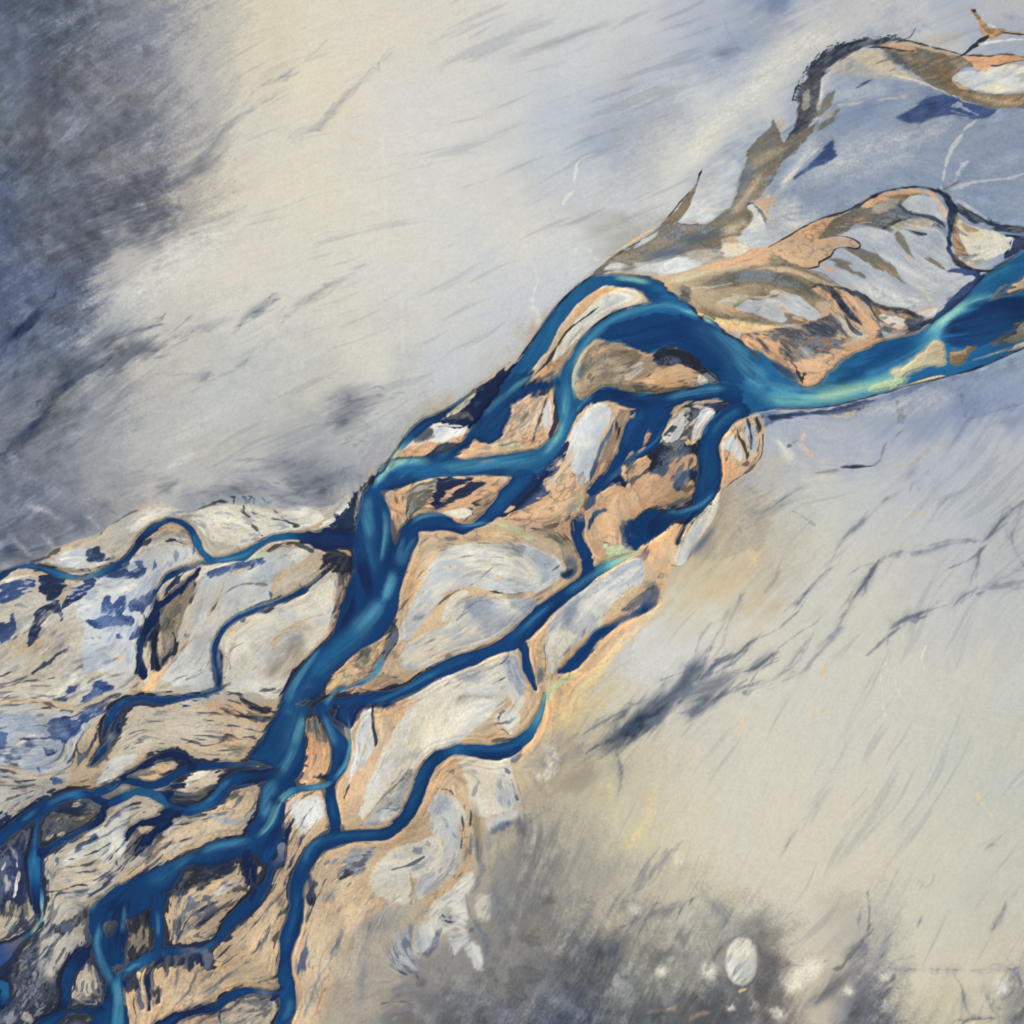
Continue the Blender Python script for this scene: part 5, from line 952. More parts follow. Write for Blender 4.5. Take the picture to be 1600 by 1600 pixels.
S K .6 .9 1.2 | 350,1025,.8 357,1030,1 360,1045,1 356,1045,.8
S K .6 .9 1 | 357,1023,1 362,1015,1.2 372,1008,1 382,1003,.7
S P .7 2 1.6 | 354,1048,3 356,1035,3 364,1010,3 370,995,3
P A .98 1.6 3 x=K,.7,M,.1+O,.6,M,-.5+T,.4,F,.4 | 530,890 545,870 550,860 556,890 548,915 538,940 528,962 519,985 516,1000 518,970 524,945 526,915
P K .95 1.6 3 x=O,.8,M,.2+A,.4,F,0 | 505,868 520,860 545,855 552,862 550,880 545,890 520,893 505,897 498,905 502,890 510,880
# dark-veined bar beside the hooked channel
P A .95 1.6 2.5 x=K,.7,M,.1+T,.6,M,-.5+U,.3,F,1 | 252,942 262,925 280,905 300,895 308,905 306,925 298,945 290,965 282,990 276,1010 270,1028 258,1040 250,1045 244,1025 242,1000 246,970
P G .9 2 2.5 x=T,.5,M,0+K,.4,F,.8+P,.4,B,0 | 262,950 285,935 292,945 282,970 275,990 268,1005 255,1008 250,985
S T .9 1.5 2 x=K,.5,M,.5 | 247,945,1.5 258,930,2 270,918,1.5
S T .8 1.5 2 x=K,.5,M,.5 | 226,1000,2 230,1020,3 232,1040,3 228,1052,2
S T .85 1.5 2 | 252,985,2 250,1005,3 252,1025,2.5
S N .85 1.2 2.5 | 288,895,4 278,908,5 265,920,4 258,930,2
S K .85 1.2 2 | 272,990,2 275,1005,3 273,1018,3 262,1028,2.5 255,1038,2
S K .8 1.2 2.5 | 225,960,2 228,975,3.5 222,995,3
S K .85 1.2 3 | 240,960,3 246,975,4 238,992,4 230,1000,3
S F .8 2 2 | 250,1062,3 258,1045,3 268,1035,2
S O .6 1.4 2 x=T,.5,M,.1 | 280,1020,1 290,1000,2 300,985,1.4
# right-side short dark channels
S K .9 1.4 2.2 x=T,.35,F,1 | 335,1088,1 352,1086,1.5 368,1084,2.5 380,1092,5 395,1104,6 412,1110,5 430,1112,4
S K .8 1.2 1.8 | 352,1112,1 370,1118,2.2 390,1120,2.4 420,1120,2
S K .6 1 2 | 355,1092,1 375,1100,1.5 392,1108,1.5
S K .6 1 2.2 | 405,1080,1 420,1078,1.5 440,1078,1.5
S K .55 1 2.2 | 400,1090,1 420,1088,1.5 438,1086,1.5
S V .7 1.6 2 | 303,1120,1 315,1115,3 325,1112,1
S T .95 2 2 x=O,.5,M,.2+K,.5,F,.9 | 345,1098,3 365,1105,4 385,1112,4 405,1115,4
S K .6 1.2 2.4 | 350,1148,1 375,1152,3 395,1152,2.5 405,1160,2
S G .6 3 3 x=K,.5,F,.6 | 350,1165,5 375,1172,8 390,1165,6
S O .7 3 2.5 | 350,1160,4 365,1158,5 375,1168,3
S T .8 1.5 1.2 | 350,1190,1.5 370,1187,2 390,1180,2
S C .8 2 2 | 350,1200,2 365,1202,3 372,1205,1.5
S G .7 2 1.6 | 355,1210,3 375,1202,3 390,1195,2
S K .5 1 2 | 270,1152,.8 300,1158,1.5 320,1165,1.5 350,1158,1.5
S K .55 1 2 | 262,1172,.8 280,1165,1.5 300,1158,1.5
"""
LINES6 = r"""
# ============ bottom left belt
P P .98 3 2.5 x=T,.5,M,.3+G,.4,F,1+V,.35,B,.4 | -40,1340 0,1325 30,1300 60,1280 90,1268 140,1265 185,1258 220,1262 260,1272 300,1275 340,1265 380,1235 395,1232 405,1250 402,1280 390,1292 350,1300 300,1320 270,1340 230,1370 190,1385 160,1400 140,1415 125,1420 100,1440 60,1480 0,1500 -40,1500
P I .9 2 3.5 x=K,.6,M,.1+G,.5,M,-.8+H,.5,F,1.7 | 30,1300 50,1290 75,1275 100,1270 130,1270 155,1275 152,1285 130,1295 105,1305 80,1320 62,1345 75,1360 70,1385 62,1380 66,1330 60,1310 48,1320 40,1350 42,1390 35,1430 25,1400 20,1370 10,1345 0,1350 -20,1345 0,1325
P G .9 2 2.5 x=K,.6,M,.3+T,.5,F,0 | 70,1275 95,1265 120,1258 145,1262 152,1275 140,1282 115,1280 90,1282
P T .95 1.6 2 | 95,1264 108,1258 125,1258 135,1262 118,1267 105,1270
P P .95 2 2.5 x=T,.5,M,.1 | 66,1328 72,1310 85,1302 100,1300 98,1308 85,1318 75,1328
P L .95 3 2 x=P,.5,B,.2+W,.3,F,.6 | 110,1330 130,1310 150,1290 175,1272 195,1262 210,1255 225,1262 215,1285 198,1305 195,1330 180,1345 165,1360 150,1378 130,1385 110,1375 100,1360 98,1345
P P .9 3 2 x=T,.3,M,.3 | 100,1355 130,1340 165,1345 180,1350 160,1365 140,1380 115,1395 100,1380
P P .9 3 2 x=G,.4,M,.3+T,.4,F,.5 | 215,1255 235,1245 260,1260 265,1268 240,1275 225,1285 215,1275
P V .85 2 3 x=u,.5,M,0+L,.4,F,.5 | 160,1290 172,1275 185,1265 198,1256 200,1262 188,1275 172,1290 165,1295
P u .8 1.6 2.5 x=K,.5,M,.3 | 115,1325 125,1315 138,1308 150,1302 145,1312 130,1322 118,1328
S Y .9 .8 2 | 107,1328,1.2 118,1320,1.5 128,1315,1.4 140,1309,1
S H .7 .7 1.4 | 150,1300,.8 160,1292,1 166,1286,.8
S T .9 1.5 1.5 | 165,1278,1.5 175,1268,2 184,1262,1.5
S P .9 1.4 1.4 | 170,1275,1.5 160,1290,2 148,1296,1.4
P A .9 1.5 2.5 x=K,.6,M,.2+T,.5,F,.3 | 200,1315 203,1300 215,1292 230,1285 245,1290 258,1300 250,1320 240,1335 225,1340 215,1330 208,1340 198,1352 190,1362 196,1340
P T .95 1.5 2 x=P,.5,M,.2 | 212,1292 225,1288 240,1292 238,1302 228,1310 220,1303
S T .85 1.4 2 | 200,1345,1 212,1330,2 225,1315,2.2 238,1308,1.6
S K .75 1.2 2 | 182,1338,1.5 183,1350,3 187,1355,1.5
S K .8 1.2 1.5 | 198,1310,.8 200,1302,1.4 210,1290,1.6
P T .95 2.5 2 x=P,.5,M,.3+G,.5,F,1 | 195,1358 225,1345 255,1335 275,1325 300,1300 330,1285 360,1290 390,1292 385,1300 350,1308 320,1318 290,1330 270,1342 240,1348 215,1368 190,1378
P T .98 2.5 2 x=P,.6,M,.0 | 240,1330 265,1305 295,1280 325,1278 335,1285 310,1300 285,1318 262,1332 245,1336
P T 1 2 2 x=K,.6,M,.4+F,.4,F,.6 | 330,1260 348,1242 360,1234 378,1235 400,1232 407,1240 405,1255 395,1268 380,1280 365,1278 350,1275 338,1275
P P .98 2 2 x=K,.5,M,.6+L,.4,F,.5 | 340,1228 352,1220 380,1205 400,1200 395,1210 370,1222 350,1232
P P .98 2 2 x=G,.4,M,.3+T,.4,F,.5 | 258,1230 275,1222 300,1215 330,1205 360,1204 375,1205 350,1215 335,1225 320,1228 300,1228 280,1232 265,1234
P W .9 2 2 x=T,.5,M,.3 | 265,1225 280,1218 310,1208 325,1207 300,1220 280,1226
P A .95 1.6 2.5 x=G,.6,M,.1+K,.4,F,.6 | 240,1240 262,1235 290,1238 310,1232 335,1228 348,1232 335,1242 318,1252 295,1258 275,1255 260,1248
P P 1 2 2.5 x=G,.5,M,.1+L,.4,F,.5+K,.4,F,1.3 | 200,1275 205,1258 215,1248 232,1248 248,1258 262,1266 248,1275 225,1280 210,1290 202,1300
S K .85 1.4 2.5 | 280,1192,1.5 265,1178,3 250,1182,4 235,1190,4 220,1200,2.5
P T .95 1.5 2 x=K,.5,M,.4+O,.4,F,.5 | 215,1210 225,1205 245,1198 262,1190 270,1195 258,1208 240,1218 225,1220
P A .9 1.5 2.5 x=K,.6,M,.2+T,.5,F,.8 | 300,1188 320,1192 345,1195 360,1198 340,1202 315,1200 295,1196
S P .8 1.5 2.5 x=K,.5,M,.4 | 300,1170,2 325,1178,4 360,1180,4 385,1182,3
# dark lower-left corner
P K .85 4 5 x=G,.6,M,.3+I,.5,M,-.5+P,.5,F,1 | -40,1490 10,1482 40,1470 62,1460 60,1500 65,1530 85,1530 100,1510 115,1490 135,1480 145,1500 160,1530 175,1560 178,1600 178,1660 -40,1660
P N .85 5 4 | -40,1500 15,1490 20,1520 12,1560 5,1580 -40,1600
P P .95 4 4 x=G,.5,M,.3+V,.4,F,.5 | 62,1440 80,1440 105,1450 130,1455 140,1465 120,1480 105,1495 95,1515 80,1530 65,1520 62,1490 68,1465
P K .8 2 4 x=G,.5,F,.8 | 85,1445 100,1440 115,1425 135,1420 142,1435 135,1445 115,1455 98,1458
S G .7 2.5 3 | 115,1408,2 128,1415,4 138,1418,3
P P .98 2.5 2 x=T,.5,M,.2+G,.4,F,.9 | 72,1390 95,1380 118,1385 145,1390 165,1382 155,1395 145,1408 135,1415 120,1412 100,1418 85,1440 70,1438 66,1420
S K .8 1.2 2 | 66,1395,2 80,1393,2.5 105,1388,1.6 122,1382,3 137,1383,3
P V .8 1.5 2.5 x=u,.6,M,.2+H,.4,F,1.2 | 85,1398 105,1392 125,1388 140,1388 138,1395 120,1400 105,1396
S F .7 .8 1 | 78,1391,.7 95,1390,1.1 108,1388,.7
S F .8 .8 1 | 95,1366,.8 105,1366,1.3 115,1365,.8
S C .7 1.5 2 x=u,.5,F,.5 | 100,1375,3 110,1373,5 115,1370,2
S H .8 1 1.5 | 79,1400,1 78,1412,2 79,1418,1
S K .8 1.5 2 | 70,1368,3 73,1378,4 78,1372,2
S u .7 1.6 3 x=H,.4,F,1.2 | 84,1332,4 90,1345,6 88,1355,3
P G .95 2 3 x=T,.6,M,.1+K,.6,F,.8 | 0,1420 15,1410 35,1400 42,1412 42,1430 30,1440 15,1448 0,1440
P P .95 2.5 2 x=T,.4,M,.2 | -30,1438 5,1432 30,1435 40,1450 45,1460 30,1468 10,1472 -30,1480
S K .7 1.5 3 | 36,1435,3 40,1448,5 44,1455,3
S K .6 2 2.5 | 12,1465,3 22,1452,5 26,1460,3
S K .8 1.5 2 | 2,1420,3 6,1428,4 4,1435,2
# white crusted blades on the far left
P I .95 2 3 x=u,.5,M,.1+K,.5,F,.9 | -20,1350 5,1335 20,1320 35,1318 42,1335 44,1370 42,1400 30,1412 15,1408 5,1420 -20,1400
S V .9 2 2 x=C,.5,M,.3 | 16,1322,3 24,1335,5 28,1348,4
S P .9 2 2 x=C,.5,M,.3 | 8,1365,5 12,1380,5 8,1395,3
S H .95 .8 2.2 | 9,1325,.8 13,1321,1.6 16,1319,.8
S H .95 .8 2.4 | 24,1340,1 27,1350,2 28,1362,2.2 25,1378,1.8 23,1395,1.6 21,1402,.8
S H .8 .8 2.4 | 4,1350,.8 8,1344,1.6 11,1340,1 4,1362,.8
S F .8 .8 1.5 | 26,1368,.8 27,1374,1.4 24,1378,.8
S T .5 2 2 | 30,1420,2 20,1425,2 12,1420,2
P N .95 1.6 3 x=H,.5,F,1.3 | -20,1262 0,1262 10,1268 18,1278 12,1288 0,1297 -20,1310
# fan of sand and veins between the lower arms
P T 1 2 2 x=P,.6,M,.3+K,.5,F,1.2 | 200,1405 215,1402 245,1400 275,1405 310,1395 330,1385 350,1375 372,1372 390,1385 385,1405 375,1420 355,1440 340,1458 330,1470 310,1478 290,1478 270,1475 253,1485 252,1460 250,1430 250,1410
P K .95 2 3.5 x=G,.6,M,.3+A,.4,F,0 | 262,1380 275,1362 300,1355 325,1350 350,1345 368,1352 360,1365 340,1375 320,1385 300,1392 280,1400 262,1402 258,1392
P A .8 2.5 3 x=P,.6,M,.2 | 255,1385 268,1372 280,1362 292,1362 285,1380 270,1395 258,1400
S L .95 2 2 | 335,1400,3 348,1388,6 360,1380,6 368,1375,3
S F .85 1.6 2 | 325,1388,2 340,1380,4 352,1373,2.5
S D .8 1.5 3 | 290,1395,4 300,1410,5 285,1430,4 278,1445,3 268,1460,1.5
S D .75 1.2 3 | 320,1400,3 330,1415,3 320,1435,3 305,1450,2
S K .6 1.2 3 | 345,1420,2 360,1412,2 372,1405,2
S K .7 1.2 3 | 365,1390,3 380,1388,3 388,1395,2
S K .8 1.4 3 | 210,1410,3 220,1405,4 235,1410,2
P K .9 2 3 x=T,.6,M,.1 | 200,1430 215,1425 232,1430 236,1455 232,1480 228,1492 215,1505 205,1500 198,1480 198,1450
P G .8 2 2 x=L,.4,F,.3 | 160,1442 175,1438 182,1445 178,1460 168,1465 160,1455
P K .8 2 3 | 215,1425 225,1418 235,1425 240,1440 230,1440
P T .98 2 1.6 | 172,1512 185,1515 195,1515 190,1525 184,1532 178,1525
P K .9 1.6 2.5 x=A,.4,M,.2 | 190,1525 205,1515 218,1512 220,1525 218,1540 205,1552 195,1550 190,1540
S P .9 2 2 x=T,.5,F,.2 | 222,1515,2 225,1530,4 222,1550,4 215,1570,3
S K .7 1.2 1.6 | 220,1552,1.4 218,1565,2 222,1575,2
P P .9 2.5 3 x=T,.5,M,.1+K,.5,F,.9 | 118,1530 132,1500 145,1500 150,1520 152,1540 145,1555 128,1565 115,1560 112,1545
S H .4 1 1.6 | 110,1573,.8 130,1560,1.3 148,1545,1 152,1535,.7
P T .8 2 3 x=K,.5,M,.3 | 150,1565 158,1555 168,1562 165,1575 155,1580 
S P .7 1.5 2.5 | 30,1580,3 45,1590,6 50,1600,5
S P .5 1.2 2.5 | 35,1565,1.5 42,1555,2 48,1545,1.5 58,1570,1.5 62,1578,2
# bottom sand sheet
P T 1 3 2 x=F,.3,B,.3+P,.4,M,.6 | 215,1520 235,1505 255,1500 285,1498 310,1500 330,1490 350,1475 365,1458 385,1440 400,1425 410,1400 420,1380 430,1365 445,1350 460,1350 455,1380 450,1410 445,1435 438,1460 436,1490 434,1520 430,1545 405,1545 380,1545 355,1555 335,1568 310,1578 280,1586 255,1596 245,1660 205,1660 215,1590 220,1560 225,1545
S P .7 4 3 | 395,1430,5 410,1400,7 425,1380,7 440,1375,7
S F .6 5 4 | 410,1440,6 400,1470,8 370,1500,10 320,1520,10
S F .5 5 4 | 405,1525,6 380,1535,6 340,1548,6
S L .5 3 2.5 | 380,1530,4 395,1522,4
S V .5 4 4 x=K,.4,F,.8 | 285,1580,4 310,1572,5 340,1562,4 
S K .7 1.2 2.5 x=T,.6,M,.2 | 400,1540,3 415,1530,4 432,1525,4
S K .6 1.2 2.5 | 430,1440,1.5 442,1425,4 452,1415,3
S K .6 1.2 2.5 | 428,1480,1 434,1465,3 436,1455,2
S K .6 1.1 2 | 445,1360,1 455,1355,2 465,1352,1
S T .95 1.6 2 | 430,1445,3 438,1435,4 445,1430,3
P P 1 2 2.5 x=G,.5,M,.2+K,.5,F,1+T,.4,M,-.5 | 335,1600 342,1580 352,1568 370,1560 390,1555 415,1558 432,1560 438,1550 443,1560 442,1580 436,1595 428,1660 335,1660
S D .6 1.2 3 | 375,1560,1 395,1565,4 415,1562,5 425,1575,3
S K .7 1 1.2 | 344,1578,1 343,1590,1.5 345,1598,1
# the right bank sand with trailing blue
P T 1 4 2.5 x=P,.45,M,.3+F,.35,B,.4 | 470,1340 500,1330 540,1325 580,1320 600,1320 620,1315 650,1300 660,1320 640,1370 600,1400 570,1430 545,1460 525,1500 505,1540 490,1580 480,1660 448,1660 455,1600 462,1580 466,1550 462,1520 458,1500 465,1470 478,1440 480,1410 480,1380 485,1360
P E .8 8 6 x=P,.5,B,.2 | 560,1440 600,1410 650,1400 690,1400 680,1450 640,1500 600,1600 600,1660 500,1660 515,1560 530,1500
S V .4 10 6 | 640,1420,10 590,1440,12 560,1480,10
S P .6 8 6 | 530,1540,14 560,1500,14 600,1480,14
P V .85 2 3 x=D,.6,M,.1+T,.5,M,-.7 | 540,1335 560,1325 580,1320 585,1330 570,1350 555,1365 540,1375 528,1372 530,1360 540,1350
S V .8 1.6 2.5 x=T,.5,M,.6 | 505,1350,1 520,1345,2 530,1340,1
S K .7 1.3 2.4 x=T,.3,F,.8 | 530,1373,2 540,1368,4 550,1360,4 555,1350,3 565,1348,2 578,1330,3
P I .9 2 3 x=V,.4,M,.5 | 480,1365 490,1368 497,1382 492,1395 495,1410 485,1415 478,1400
S K .85 1 1.5 | 480,1405,2.5 485,1412,1.4 492,1400,1.4 496,1418,.6
S V .6 3 2.5 | 500,1412,4 515,1400,5 530,1380,4
P D .85 3 3 x=u,.4,M,.4 | 460,1510 466,1490 475,1470 484,1450 482,1470 486,1490 484,1505 478,1515 470,1520 462,1525
S V .75 2 2 | 475,1480,2 482,1462,3 484,1450,2
S V .7 2.5 2 | 477,1590,2 482,1570,3 490,1550,4 500,1525,3 515,1500,2 530,1470,1.5
S V .55 3 2.5 | 505,1485,2 520,1460,2 535,1440,2 545,1420,1.5 
S D .5 2.5 2.5 | 528,1480,3 533,1460,3 536,1445,2
S V .4 6 5 | 570,1480,4 575,1440,4 560,1600,5
S V .35 4 4 | 590,1480,3 600,1440,3 575,1470,4
S D .6 1 1.5 | 543,1385,.8 548,1380,1
S G .5 1.5 2 | 585,1375,1 620,1363,1.5 640,1358,1
S G .4 1.5 2.5 | 560,1430,.8 580,1400,1 600,1380,1.2 
S K .35 1 2 | 590,1570,.7 615,1565,1 635,1565,1
S O .7 3 3 | 630,1310,4 615,1320,4 600,1322,3
"""
